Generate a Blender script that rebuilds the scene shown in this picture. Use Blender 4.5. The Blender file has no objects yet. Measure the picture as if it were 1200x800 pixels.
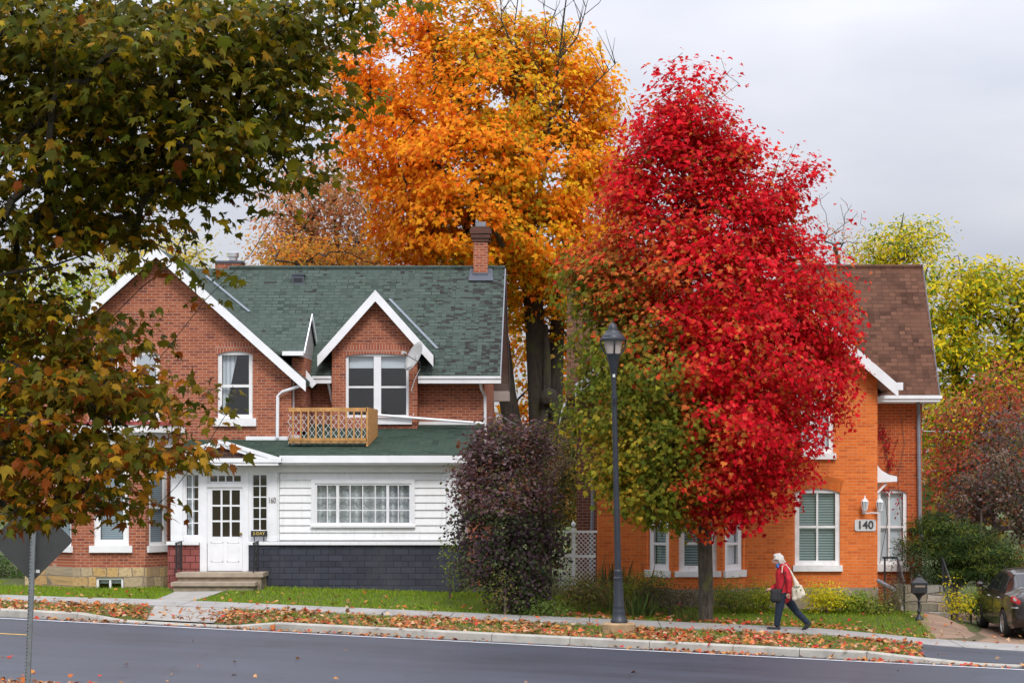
import bpy, bmesh, math, random
import numpy as np
from mathutils import Vector, Matrix

random.seed(5)
RNG = np.random.default_rng(11)
SC = bpy.context.scene
COL = SC.collection
F, CX, CY, ZC = 2350.0, 690.0, 560.0, 3.4      # long lens, level camera on the opposite bank


def PX(px, Y): return (px - CX) / F * Y
def PZ(py, Y): return ZC + (CY - py) / F * Y
def P(px, py, Y): return Vector((PX(px, Y), Y, PZ(py, Y)))


# ------------------------------------------------------------------ camera
cam = bpy.data.cameras.new('camera')
cam.sensor_width = 36.0
cam.lens = F / 1200 * 36.0
cam.shift_x = -(CX - 600) / 1200
cam.shift_y = (CY - 400) / 1200
cam.clip_end = 3000
cam.clip_start = 0.5
co = bpy.data.objects.new('camera', cam)
COL.objects.link(co)
co.location = (0, 0, ZC)
co.rotation_euler = (math.radians(90), 0, 0)
SC.camera = co

# ------------------------------------------------------------------ materials
def new_mat(name):
    m = bpy.data.materials.new(name)
    m.use_nodes = True
    nt = m.node_tree
    for n in list(nt.nodes):
        nt.nodes.remove(n)
    out = nt.nodes.new('ShaderNodeOutputMaterial')
    b = nt.nodes.new('ShaderNodeBsdfPrincipled')
    nt.links.new(b.outputs[0], out.inputs[0])
    return m, nt, b, out


def N(nt, t, **kw):
    n = nt.nodes.new(t)
    for k, v in kw.items():
        setattr(n, k, v)
    return n


def rgba(c): return (c[0], c[1], c[2], 1.0)


def mixc(nt, fac, a, b, blend='MIX'):
    n = N(nt, 'ShaderNodeMix', data_type='RGBA', blend_type=blend)
    for i, v in ((0, fac), (6, a), (7, b)):
        if hasattr(v, 'default_value') or hasattr(v, 'links'):
            nt.links.new(v, n.inputs[i])
        else:
            n.inputs[i].default_value = v if i == 0 else rgba(v)
    return n.outputs[2]


def ramp(nt, src, p0, p1, c0=(0, 0, 0), c1=(1, 1, 1)):
    r = N(nt, 'ShaderNodeValToRGB')
    r.color_ramp.elements[0].position = p0
    r.color_ramp.elements[1].position = p1
    r.color_ramp.elements[0].color = rgba(c0)
    r.color_ramp.elements[1].color = rgba(c1)
    nt.links.new(src, r.inputs[0])
    return r.outputs[0]


def noise(nt, vec, scale, detail=4, rough=0.55):
    n = N(nt, 'ShaderNodeTexNoise')
    n.inputs['Scale'].default_value = scale
    n.inputs['Detail'].default_value = detail
    n.inputs['Roughness'].default_value = rough
    if vec is not None:
        nt.links.new(vec, n.inputs['Vector'])
    return n.outputs[0]


def objco(nt): return N(nt, 'ShaderNodeTexCoord').outputs['Object']


def combine(nt, expr, sx=1, sy=1):
    """2-D mapping vectors from object coordinates. 'wall': (x+y, z); 'slope_y': (x, 1.41 z); 'slope_x': (y, 1.35 z)."""
    s = N(nt, 'ShaderNodeSeparateXYZ')
    nt.links.new(objco(nt), s.inputs[0])
    c = N(nt, 'ShaderNodeCombineXYZ')
    if expr == 'wall':
        a = N(nt, 'ShaderNodeMath', operation='ADD')
        nt.links.new(s.outputs[0], a.inputs[0]); nt.links.new(s.outputs[1], a.inputs[1])
        nt.links.new(a.outputs[0], c.inputs[0]); nt.links.new(s.outputs[2], c.inputs[1])
    else:
        a = N(nt, 'ShaderNodeMath', operation='MULTIPLY')
        a.inputs[1].default_value = {'slope_y': 1.41, 'slope_x': 1.5, 'low': 4.2}[expr]
        nt.links.new(s.outputs[2], a.inputs[0])
        nt.links.new(s.outputs[1 if expr == 'slope_x' else 0], c.inputs[0])
        nt.links.new(a.outputs[0], c.inputs[1])
    return c.outputs[0]


def bump(nt, b, h, strength=0.3, dist=0.02):
    n = N(nt, 'ShaderNodeBump')
    n.inputs['Strength'].default_value = strength
    n.inputs['Distance'].default_value = dist
    nt.links.new(h, n.inputs['Height'])
    nt.links.new(n.outputs[0], b.inputs['Normal'])


def m_plain(name, c, rough=0.6, var=0.15, scale=6.0, metal=0.0, bmp=0.0, dirt=None, dirt_amt=0.5, bscale=60):
    m, nt, b, o = new_mat(name)
    v = objco(nt)
    f = noise(nt, v, scale, 5)
    lo = tuple(x * (1 - var) for x in c); hi = tuple(min(1, x * (1 + var)) for x in c)
    col = ramp(nt, f, 0.3, 0.7, lo, hi)
    if dirt:
        d = ramp(nt, noise(nt, v, scale * 0.45, 8, 0.7), 0.52, 0.75)
        mm = N(nt, 'ShaderNodeMath', operation='MULTIPLY'); mm.inputs[1].default_value = dirt_amt
        nt.links.new(d, mm.inputs[0])
        col = mixc(nt, mm.outputs[0], col, dirt)
    nt.links.new(col, b.inputs['Base Color'])
    b.inputs['Roughness'].default_value = rough
    b.inputs['Metallic'].default_value = metal
    if bmp:
        bump(nt, b, noise(nt, v, bscale, 3), bmp, 0.01)
    return m


def m_brick(name, c1, c2, mortar, dark, bw=0.215, bh=0.073, ms=0.009, mapping='wall', dark_amt=0.35, stain=(0.1, 0.06, 0.05), stain_amt=0.35, pale=None):
    m, nt, b, o = new_mat(name)
    v = combine(nt, mapping)
    br = N(nt, 'ShaderNodeTexBrick')
    br.offset = 0.5
    nt.links.new(v, br.inputs['Vector'])
    br.inputs['Color1'].default_value = rgba(c1); br.inputs['Color2'].default_value = rgba(c2)
    br.inputs['Mortar'].default_value = rgba(mortar)
    br.inputs['Scale'].default_value = 1.0
    br.inputs['Mortar Size'].default_value = ms
    br.inputs['Mortar Smooth'].default_value = 0.3
    br.inputs['Brick Width'].default_value = bw
    br.inputs['Row Height'].default_value = bh
    # second, per brick, dark headers
    sn = N(nt, 'ShaderNodeVectorMath', operation='SNAP')
    nt.links.new(v, sn.inputs[0]); sn.inputs[1].default_value = (bw, bh, 1)
    wn = N(nt, 'ShaderNodeTexWhiteNoise', noise_dimensions='2D')
    nt.links.new(sn.outputs[0], wn.inputs['Vector'])
    dk = ramp(nt, wn.outputs[0], 0.62, 0.98)
    mm = N(nt, 'ShaderNodeMath', operation='MULTIPLY'); mm.inputs[1].default_value = dark_amt
    nt.links.new(dk, mm.inputs[0])
    m2 = N(nt, 'ShaderNodeMath', operation='SUBTRACT'); m2.inputs[0].default_value = 1
    nt.links.new(br.outputs['Fac'], m2.inputs[1])
    m3 = N(nt, 'ShaderNodeMath', operation='MULTIPLY')
    nt.links.new(mm.outputs[0], m3.inputs[0]); nt.links.new(m2.outputs[0], m3.inputs[1])
    col = mixc(nt, m3.outputs[0], br.outputs['Color'], dark)
    st = ramp(nt, noise(nt, v, 0.8, 7, 0.65), 0.48, 0.75)
    s2 = N(nt, 'ShaderNodeMath', operation='MULTIPLY'); s2.inputs[1].default_value = stain_amt
    nt.links.new(st, s2.inputs[0])
    col = mixc(nt, s2.outputs[0], col, stain)
    if pale:
        st = ramp(nt, noise(nt, v, 3.1, 6, 0.7), 0.56, 0.72)
        s2 = N(nt, 'ShaderNodeMath', operation='MULTIPLY'); s2.inputs[1].default_value = 0.35
        nt.links.new(st, s2.inputs[0])
        col = mixc(nt, s2.outputs[0], col, pale)
    nt.links.new(col, b.inputs['Base Color'])
    b.inputs['Roughness'].default_value = 0.9
    b.inputs['Specular IOR Level'].default_value = 0.15
    bump(nt, b, m2.outputs[0], 0.5, 0.006)
    return m


def m_shingle(name, c1, c2, gap, mapping, worn=None, worn_lo=0.6, w=0.33, h=0.13):
    m, nt, b, o = new_mat(name)
    v = combine(nt, mapping)
    br = N(nt, 'ShaderNodeTexBrick'); br.offset = 0.5
    nt.links.new(v, br.inputs['Vector'])
    br.inputs['Color1'].default_value = rgba(c1); br.inputs['Color2'].default_value = rgba(c2)
    br.inputs['Mortar'].default_value = rgba(gap)
    br.inputs['Scale'].default_value = 1; br.inputs['Mortar Size'].default_value = 0.009
    br.inputs['Brick Width'].default_value = w; br.inputs['Row Height'].default_value = h
    col = br.outputs['Color']
    sn = N(nt, 'ShaderNodeVectorMath', operation='SNAP')
    nt.links.new(v, sn.inputs[0]); sn.inputs[1].default_value = (w * 0.5, h, 1)
    wn = N(nt, 'ShaderNodeTexWhiteNoise', noise_dimensions='2D')
    nt.links.new(sn.outputs[0], wn.inputs['Vector'])
    col = mixc(nt, ramp(nt, wn.outputs[0], 0.5, 1.3), col, tuple(x * 0.55 for x in c1))
    big = ramp(nt, noise(nt, v, 1.1, 5, 0.6), 0.35, 0.7)
    col = mixc(nt, big, col, tuple(x * 0.8 for x in c2))
    if worn:
        ns = N(nt, 'ShaderNodeMapping'); ns.inputs['Scale'].default_value = (0.8, 3.0, 1)
        s2 = N(nt, 'ShaderNodeVectorMath', operation='SNAP'); s2.inputs[1].default_value = (w * .34, h * .5, 1)
        off = N(nt, 'ShaderNodeVectorMath', operation='ADD')
        jn = N(nt, 'ShaderNodeTexNoise'); jn.inputs['Scale'].default_value = 9
        nt.links.new(v, jn.inputs['Vector'])
        js = N(nt, 'ShaderNodeVectorMath', operation='SCALE'); js.inputs['Scale'].default_value = .06
        nt.links.new(jn.outputs['Color'], js.inputs[0])
        nt.links.new(v, off.inputs[0]); nt.links.new(js.outputs[0], off.inputs[1])
        nt.links.new(off.outputs[0], s2.inputs[0])
        nt.links.new(s2.outputs[0], ns.inputs[0])
        na = noise(nt, ns.outputs[0], 2.6, 8, 0.78)
        # more wear towards the weather (right) end: a stain with its own place on the roof
        s = N(nt, 'ShaderNodeSeparateXYZ'); nt.links.new(v, s.inputs[0])
        mr = N(nt, 'ShaderNodeMapRange'); nt.links.new(s.outputs[0], mr.inputs[0])
        mr.inputs[1].default_value = -6.0; mr.inputs[2].default_value = -2.4
        mr.inputs[3].default_value = 0.0; mr.inputs[4].default_value = 0.085
        ad = N(nt, 'ShaderNodeMath', operation='ADD')
        nt.links.new(na, ad.inputs[0]); nt.links.new(mr.outputs[0], ad.inputs[1])
        wm = ramp(nt, ad.outputs[0], worn_lo, worn_lo + 0.035)
        col = mixc(nt, wm, col, worn)
    nt.links.new(col, b.inputs['Base Color'])
    b.inputs['Roughness'].default_value = 0.95
    b.inputs['Specular IOR Level'].default_value = 0.12
    m2 = N(nt, 'ShaderNodeMath', operation='SUBTRACT'); m2.inputs[0].default_value = 1
    nt.links.new(br.outputs['Fac'], m2.inputs[1])
    bump(nt, b, m2.outputs[0], 0.6, 0.012)
    return m


def m_leaf(name, trans=0.35, rough=0.55):
    m, nt, b, o = new_mat(name)
    a = N(nt, 'ShaderNodeAttribute', attribute_name='tint')
    nt.links.new(a.outputs['Color'], b.inputs['Base Color'])
    b.inputs['Roughness'].default_value = rough
    b.inputs['Specular IOR Level'].default_value = 0.12
    t = N(nt, 'ShaderNodeBsdfTranslucent')
    nt.links.new(a.outputs['Color'], t.inputs[0])
    mx = N(nt, 'ShaderNodeMixShader'); mx.inputs[0].default_value = trans
    nt.links.new(b.outputs[0], mx.inputs[1]); nt.links.new(t.outputs[0], mx.inputs[2])
    nt.links.new(mx.outputs[0], o.inputs[0])
    return m


def m_glass(name, refl=0.10, tint=(0.85, 0.9, 0.92)):
    m, nt, b, o = new_mat(name)
    nt.nodes.remove(b)
    g = N(nt, 'ShaderNodeBsdfGlossy'); g.inputs['Roughness'].default_value = 0.03
    g.inputs['Color'].default_value = (1, 1, 1, 1)
    t = N(nt, 'ShaderNodeBsdfTransparent'); t.inputs[0].default_value = rgba(tint)
    mx = N(nt, 'ShaderNodeMixShader'); mx.inputs[0].default_value = refl
    nt.links.new(t.outputs[0], mx.inputs[1]); nt.links.new(g.outputs[0], mx.inputs[2])
    nt.links.new(mx.outputs[0], o.inputs[0])
    # slight waviness of old glass
    bp = N(nt, 'ShaderNodeBump'); bp.inputs['Strength'].default_value = 0.06; bp.inputs['Distance'].default_value = 0.05
    nt.links.new(noise(nt, objco(nt), 1.6, 2), bp.inputs['Height'])
    nt.links.new(bp.outputs[0], g.inputs['Normal'])
    return m


def m_stripes(name, c1, c2, axis, period, rough=0.7, duty=0.5):
    """slats of a closed blind, folds of a curtain"""
    m, nt, b, o = new_mat(name)
    s = N(nt, 'ShaderNodeSeparateXYZ'); nt.links.new(objco(nt), s.inputs[0])
    d = N(nt, 'ShaderNodeMath', operation='MULTIPLY'); d.inputs[1].default_value = 1 / period
    nt.links.new(s.outputs['XYZ'.index(axis)], d.inputs[0])
    fr = N(nt, 'ShaderNodeMath', operation='FRACT'); nt.links.new(d.outputs[0], fr.inputs[0])
    col = ramp(nt, fr.outputs[0], duty, duty + 0.18, c1, c2)
    nt.links.new(col, b.inputs['Base Color'])
    b.inputs['Roughness'].default_value = rough
    bump(nt, b, fr.outputs[0], 0.5, 0.02)
    return m


M = {}
M['brick_red'] = m_brick('brick_red', (0.41, 0.13, 0.062), (0.30, 0.083, 0.042), (0.44, 0.27, 0.2), (0.13, 0.04, 0.035), stain=(0.2, 0.06, 0.045), dark_amt=0.7, pale=(0.5, 0.25, 0.17))
M['brick_soldier'] = m_brick('brick_soldier', (0.43, 0.13, 0.075), (0.33, 0.085, 0.055), (0.46, 0.3, 0.22), (0.15, 0.05, 0.04), bw=0.075, bh=0.21, ms=0.011)
M['brick_orange'] = m_brick('brick_orange', (0.82, 0.205, 0.042), (0.69, 0.155, 0.03), (0.66, 0.27, 0.12), (0.46, 0.09, 0.025), ms=0.009, dark_amt=0.55, stain=(0.46, 0.11, 0.03), stain_amt=0.5, pale=(0.85, 0.38, 0.14))
M['brick_rust'] = m_brick('brick_rust', (0.5, 0.1, 0.024), (0.4, 0.075, 0.02), (0.46, 0.2, 0.1), (0.24, 0.05, 0.02), ms=0.009, dark_amt=0.8)
M['shingle_green'] = m_shingle('shingle_green', (0.066, 0.092, 0.076), (0.085, 0.112, 0.098), (0.016, 0.022, 0.019), 'slope_y', (0.034, 0.032, 0.031), 0.58)
M['shingle_green_side'] = m_shingle('shingle_green_side', (0.066, 0.094, 0.078), (0.09, 0.118, 0.104), (0.018, 0.026, 0.022), 'slope_x')
M['shingle_porch'] = m_shingle('shingle_porch', (0.034, 0.06, 0.044), (0.052, 0.08, 0.06), (0.016, 0.028, 0.021), 'low', w=0.33, h=0.14)
M['shingle_brown'] = m_shingle('shingle_brown', (0.072, 0.036, 0.026), (0.165, 0.082, 0.054), (0.025, 0.014, 0.011), 'slope_y', w=0.3, h=0.145)
M['shake_slate'] = m_brick('shake_slate', (0.058, 0.062, 0.08), (0.046, 0.050, 0.064), (0.02, 0.021, 0.027), (0.036, 0.038, 0.05), bw=0.36, bh=0.15, ms=0.008, stain=(0.095, 0.095, 0.10), stain_amt=0.5, dark_amt=.6)
M['shake_red'] = m_brick('shake_red', (0.30, 0.095, 0.085), (0.25, 0.075, 0.065), (0.06, 0.02, 0.02), (0.2, 0.06, 0.06), bw=0.26, bh=0.165, ms=0.01)
M['white'] = m_plain('white_paint', (0.80, 0.80, 0.80), 0.5, 0.05, 3, dirt=(0.55, 0.53, 0.5), dirt_amt=0.35)
M['white_bright'] = m_plain('white_trim', (0.80, 0.81, 0.83), 0.45, 0.05, 3, dirt=(0.56, 0.55, 0.53), dirt_amt=0.4)
def m_siding():
    m, nt, b, o = new_mat('siding_paint')
    v = objco(nt)
    mp = N(nt, 'ShaderNodeMapping'); mp.inputs['Scale'].default_value = (6, 6, .7); nt.links.new(v, mp.inputs[0])
    col = ramp(nt, noise(nt, mp.outputs[0], 1.6, 6, .65), .5, .78, (.81, .82, .83), (.64, .63, .61))
    col = mixc(nt, ramp(nt, noise(nt, v, 7, 8, .75), .68, .72), col, (.48, .42, .36))
    col = mixc(nt, ramp(nt, noise(nt, v, .9, 4), .45, .8), col, (.72, .72, .72))
    nt.links.new(col, b.inputs['Base Color']); b.inputs['Roughness'].default_value = .6
    bump(nt, b, noise(nt, mp.outputs[0], 5, 4), .3, .01)
    return m


M['siding'] = m_siding()
M['white_worn'] = m_plain('worn_white_paint', (0.83, 0.83, 0.82), 0.6, 0.08, 5, dirt=(0.42, 0.37, 0.33), dirt_amt=0.5)
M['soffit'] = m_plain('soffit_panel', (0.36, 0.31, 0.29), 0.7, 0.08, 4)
M['grey_siding'] = m_stripes('grey_siding', (0.42, 0.39, 0.38), (0.3, 0.28, 0.27), 'Z', 0.2, 0.7, 0.85)
M['stone'] = None
M['concrete'] = m_plain('concrete', (0.30, 0.285, 0.26), 0.9, 0.18, 2.2, bmp=0.25, dirt=(0.23, 0.2, 0.17), dirt_amt=0.6)
M['kerb'] = m_plain('kerb_concrete', (0.36, 0.34, 0.30), 0.9, 0.2, 3, bmp=0.35, dirt=(0.17, 0.15, 0.12), dirt_amt=0.75)
M['old_concrete'] = m_plain('old_concrete', (0.30, 0.24, 0.17), 0.95, 0.25, 4, bmp=0.4, dirt=(0.07, 0.06, 0.035), dirt_amt=0.8)
M['footing'] = m_plain('footing_concrete', (0.36, 0.24, 0.13), 0.95, 0.2, 5, bmp=0.4, dirt=(0.18, 0.12, 0.07))
M['paver'] = m_brick('brown_pavers', (0.30, 0.20, 0.14), (0.25, 0.17, 0.12), (0.12, 0.1, 0.06), (0.2, 0.12, 0.09), bw=0.6, bh=0.4, ms=0.02)
M['black_iron'] = m_plain('black_iron', (0.018, 0.019, 0.022), 0.5, 0.2, 8)
M['lamp_iron'] = m_plain('painted_lamp_iron', (0.022, 0.026, 0.036), 0.42, 0.2, 7, dirt=(0.05, 0.05, 0.055), dirt_amt=0.4)
M['lamp_glass'] = m_plain('frosted_lamp_glass', (0.44, 0.38, 0.35), 0.35, 0.1, 10)
M['galv'] = m_plain('galvanised_steel', (0.20, 0.21, 0.225), 0.45, 0.15, 14, metal=0.3)
M['sign_back'] = m_plain('sign_back', (0.04, 0.04, 0.042), 0.5, 0.12, 9)
M['sticker'] = m_plain('sticker', (0.6, 0.6, 0.6), 0.5, 0.05)
M['grey_pipe'] = m_plain('grey_pipe', (0.20, 0.21, 0.24), 0.5, 0.1, 6)
M['cedar'] = m_plain('cedar_wood', (0.50, 0.26, 0.085), 0.65, 0.25, 9, dirt=(0.2, 0.09, 0.03), dirt_amt=0.6)
M['lead'] = m_plain('lead_flashing', (0.075, 0.085, 0.11), 0.5, 0.15, 5)
M['valley_metal'] = m_plain('valley_metal', (.2, .23, .27), .5, .12, 5)
M['steel'] = m_plain('bright_steel', (0.6, 0.6, 0.6), 0.3, 0.05, 5, metal=0.8)
M['dish'] = m_plain('satellite_grey', (0.42, 0.42, 0.41), 0.5, 0.06, 5)
M['glass'] = m_glass('window_glass', 0.10)
M['glass_bright'] = m_glass('window_glass_reflecting', 0.22)
M['blind_grey'] = m_stripes('grey_blind', (0.43, 0.48, 0.52), (0.25, 0.29, 0.33), 'Z', 0.05)
M['blind_teal'] = m_stripes('slat_blind', (0.44, 0.52, 0.50), (0.12, 0.17, 0.17), 'Z', 0.062)
M['drape_white'] = m_stripes('white_drape', (0.75, 0.76, 0.77), (0.5, 0.52, 0.55), 'X', 0.11)
M['shade_white'] = m_plain('white_shade', (0.72, 0.74, 0.76), 0.8, 0.03)
M['door_dark'] = m_plain('dark_interior', (0.05, 0.042, 0.04), 0.8, 0.3, 2)
M['door_wood'] = m_plain('dark_red_interior_wood', (0.12, 0.035, 0.025), 0.6, 0.3, 2)
M['brass'] = m_plain('dull_brass', (0.3, 0.2, 0.08), 0.4, 0.1, 5, metal=0.8)
M['digit_dark'] = m_plain('dark_digit', (0.05, 0.05, 0.055), 0.5, 0.05)
M['digit_bronze'] = m_plain('bronze_digit', (0.16, 0.14, 0.12), 0.5, 0.05)
M['yellow_letter'] = m_plain('yellow_letter', (0.75, 0.55, 0.12), 0.5, 0.03)
M['paint_white'] = m_plain('road_paint_white', (0.62, 0.63, 0.66), 0.7, 0.15, 4, dirt=(0.2, 0.2, 0.22), dirt_amt=0.6)
M['paint_yellow'] = m_plain('road_paint_yellow', (0.62, 0.38, 0.08), 0.7, 0.15, 4, dirt=(0.2, 0.15, 0.1), dirt_amt=0.5)
M['leaf'] = m_leaf('leaf', 0.52)
M['leaf_dark'] = m_leaf('leaf_fore', 0.5, 0.5)
M['needle'] = m_leaf('needle', 0.15, 0.6)
M['dry_leaf'] = m_leaf('fallen_leaf', 0.08, 0.75)
M['grass'] = m_leaf('grass_blade', 0.3, 0.6)


def m_bark(name, c1, c2, moss=None):
    m, nt, b, o = new_mat(name)
    v = objco(nt)
    mp = N(nt, 'ShaderNodeMapping'); mp.inputs['Scale'].default_value = (5, 5, 0.9)
    nt.links.new(v, mp.inputs[0])
    f = noise(nt, mp.outputs[0], 4.5, 7, 0.68)
    col = ramp(nt, f, 0.35, 0.68, c1, c2)
    if moss:
        col = mixc(nt, ramp(nt, noise(nt, v, 2.2, 5), 0.5, 0.65), col, moss)
    nt.links.new(col, b.inputs['Base Color'])
    b.inputs['Roughness'].default_value = 0.95
    bump(nt, b, f, 0.8, 0.04)
    return m


M['bark'] = m_bark('grey_bark', (0.025, 0.02, 0.015), (0.10, 0.085, 0.065), (0.07, 0.08, 0.025))
M['bark_dark'] = m_bark('dark_bark', (0.014, 0.011, 0.008), (0.06, 0.047, 0.034), (.045, .042, .014))
M['bark_moss'] = m_bark('mossy_bark', (0.03, 0.022, 0.016), (0.15, 0.125, 0.095), (0.13, 0.13, 0.04))
M['twig'] = m_plain('twig', (0.11, 0.085, 0.07), 0.9, 0.3, 6)


def m_stone(name='fieldstone', cols=((.34, .20, .09), (.56, .36, .14), (.30, .24, .17), (.60, .46, .26), (.46, .29, .11)), bw=.46, bh=.25, joint=(.22, .17, .12), mott=(.13, .09, .055)):
    """coursed rubble: irregular blocks, each stone its own tone"""
    m, nt, b, o = new_mat(name)
    v = combine(nt, 'wall')
    nz = N(nt, 'ShaderNodeTexNoise'); nz.inputs['Scale'].default_value = 3.0; nt.links.new(v, nz.inputs['Vector'])
    sc = N(nt, 'ShaderNodeVectorMath', operation='SCALE'); sc.inputs['Scale'].default_value = .14
    nt.links.new(nz.outputs['Color'], sc.inputs[0])
    wob = N(nt, 'ShaderNodeVectorMath', operation='ADD'); nt.links.new(v, wob.inputs[0]); nt.links.new(sc.outputs[0], wob.inputs[1])
    br = N(nt, 'ShaderNodeTexBrick'); br.offset = .42; br.squash = .7; br.squash_frequency = 2
    nt.links.new(wob.outputs[0], br.inputs['Vector'])
    br.inputs['Scale'].default_value = 1; br.inputs['Brick Width'].default_value = bw; br.inputs['Row Height'].default_value = bh
    br.inputs['Mortar Size'].default_value = .018; br.inputs['Mortar Smooth'].default_value = .6
    br.inputs['Color1'].default_value = (0, 0, 0, 1); br.inputs['Color2'].default_value = (1, 1, 1, 1); br.inputs['Mortar'].default_value = (.5, .5, .5, 1)
    r = N(nt, 'ShaderNodeValToRGB'); e = r.color_ramp.elements
    e[0].color = rgba(cols[0]); e[1].color = rgba(cols[-1])
    for k in range(1, len(cols) - 1):
        x = e.new(k / (len(cols) - 1)); x.color = rgba(cols[k])
    nt.links.new(br.outputs['Color'], r.inputs[0])
    f1 = noise(nt, v, 10, 7, .72)
    col = mixc(nt, ramp(nt, f1, .5, .8), r.outputs[0], mott)
    col = mixc(nt, br.outputs['Fac'], col, joint)
    nt.links.new(col, b.inputs['Base Color'])
    b.inputs['Roughness'].default_value = .95
    bump(nt, b, f1, .9, .03)
    return m


M['stone'] = m_stone()


def m_asphalt():
    m, nt, b, o = new_mat('asphalt')
    v = objco(nt)
    rot = N(nt, 'ShaderNodeMapping'); rot.inputs['Rotation'].default_value = (0, 0, math.radians(12.7))
    nt.links.new(v, rot.inputs[0])
    st = N(nt, 'ShaderNodeMapping'); st.inputs['Scale'].default_value = (0.035, 0.95, 1)
    nt.links.new(rot.outputs[0], st.inputs[0])
    band = noise(nt, st.outputs[0], 1.1, 4, 0.6)
    fine = noise(nt, v, 130, 3, 0.7)
    big = noise(nt, v, 0.5, 5, 0.6)
    col = ramp(nt, band, 0.38, 0.62, (0.010, 0.014, 0.024), (0.036, 0.045, 0.069))
    col = mixc(nt, ramp(nt, fine, 0.42, 0.62), col, (0.055, 0.063, 0.084))
    col = mixc(nt, 0.25, col, ramp(nt, big, 0.35, 0.65, (0.012, 0.015, 0.021), (0.052, 0.06, 0.084)))
    ck = N(nt, 'ShaderNodeTexVoronoi', feature='DISTANCE_TO_EDGE'); ck.inputs['Scale'].default_value = .22
    wv = N(nt, 'ShaderNodeTexNoise'); wv.inputs['Scale'].default_value = .9; wv.inputs['Detail'].default_value = 6; nt.links.new(v, wv.inputs['Vector'])
    ad = N(nt, 'ShaderNodeVectorMath', operation='ADD'); nt.links.new(v, ad.inputs[0]); nt.links.new(wv.outputs['Color'], ad.inputs[1]); nt.links.new(ad.outputs[0], ck.inputs['Vector'])
    col = mixc(nt, ramp(nt, ck.outputs['Distance'], .003, .008, (.4, .4, .4), (0, 0, 0)), col, (.012, .012, .014))
    nt.links.new(col, b.inputs['Base Color'])
    b.inputs['Roughness'].default_value = 0.5
    b.inputs['Specular IOR Level'].default_value = 0.4
    bump(nt, b, fine, 0.35, 0.008)
    return m


M['asphalt'] = m_asphalt()


def m_soil(name='lawn_soil'):
    m, nt, b, o = new_mat(name)
    v = objco(nt)
    col = ramp(nt, noise(nt, v, 1.3, 6, 0.65), 0.38, 0.62, (0.05, 0.085, 0.014), (0.10, 0.085, 0.03))
    col = mixc(nt, ramp(nt, noise(nt, v, 22, 5, 0.7), 0.4, 0.7), col, (0.06, 0.10, 0.015))
    nt.links.new(col, b.inputs['Base Color'])
    b.inputs['Roughness'].default_value = 0.95
    bump(nt, b, noise(nt, v, 30, 4), 0.8, 0.05)
    return m


M['soil'] = m_soil()

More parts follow.
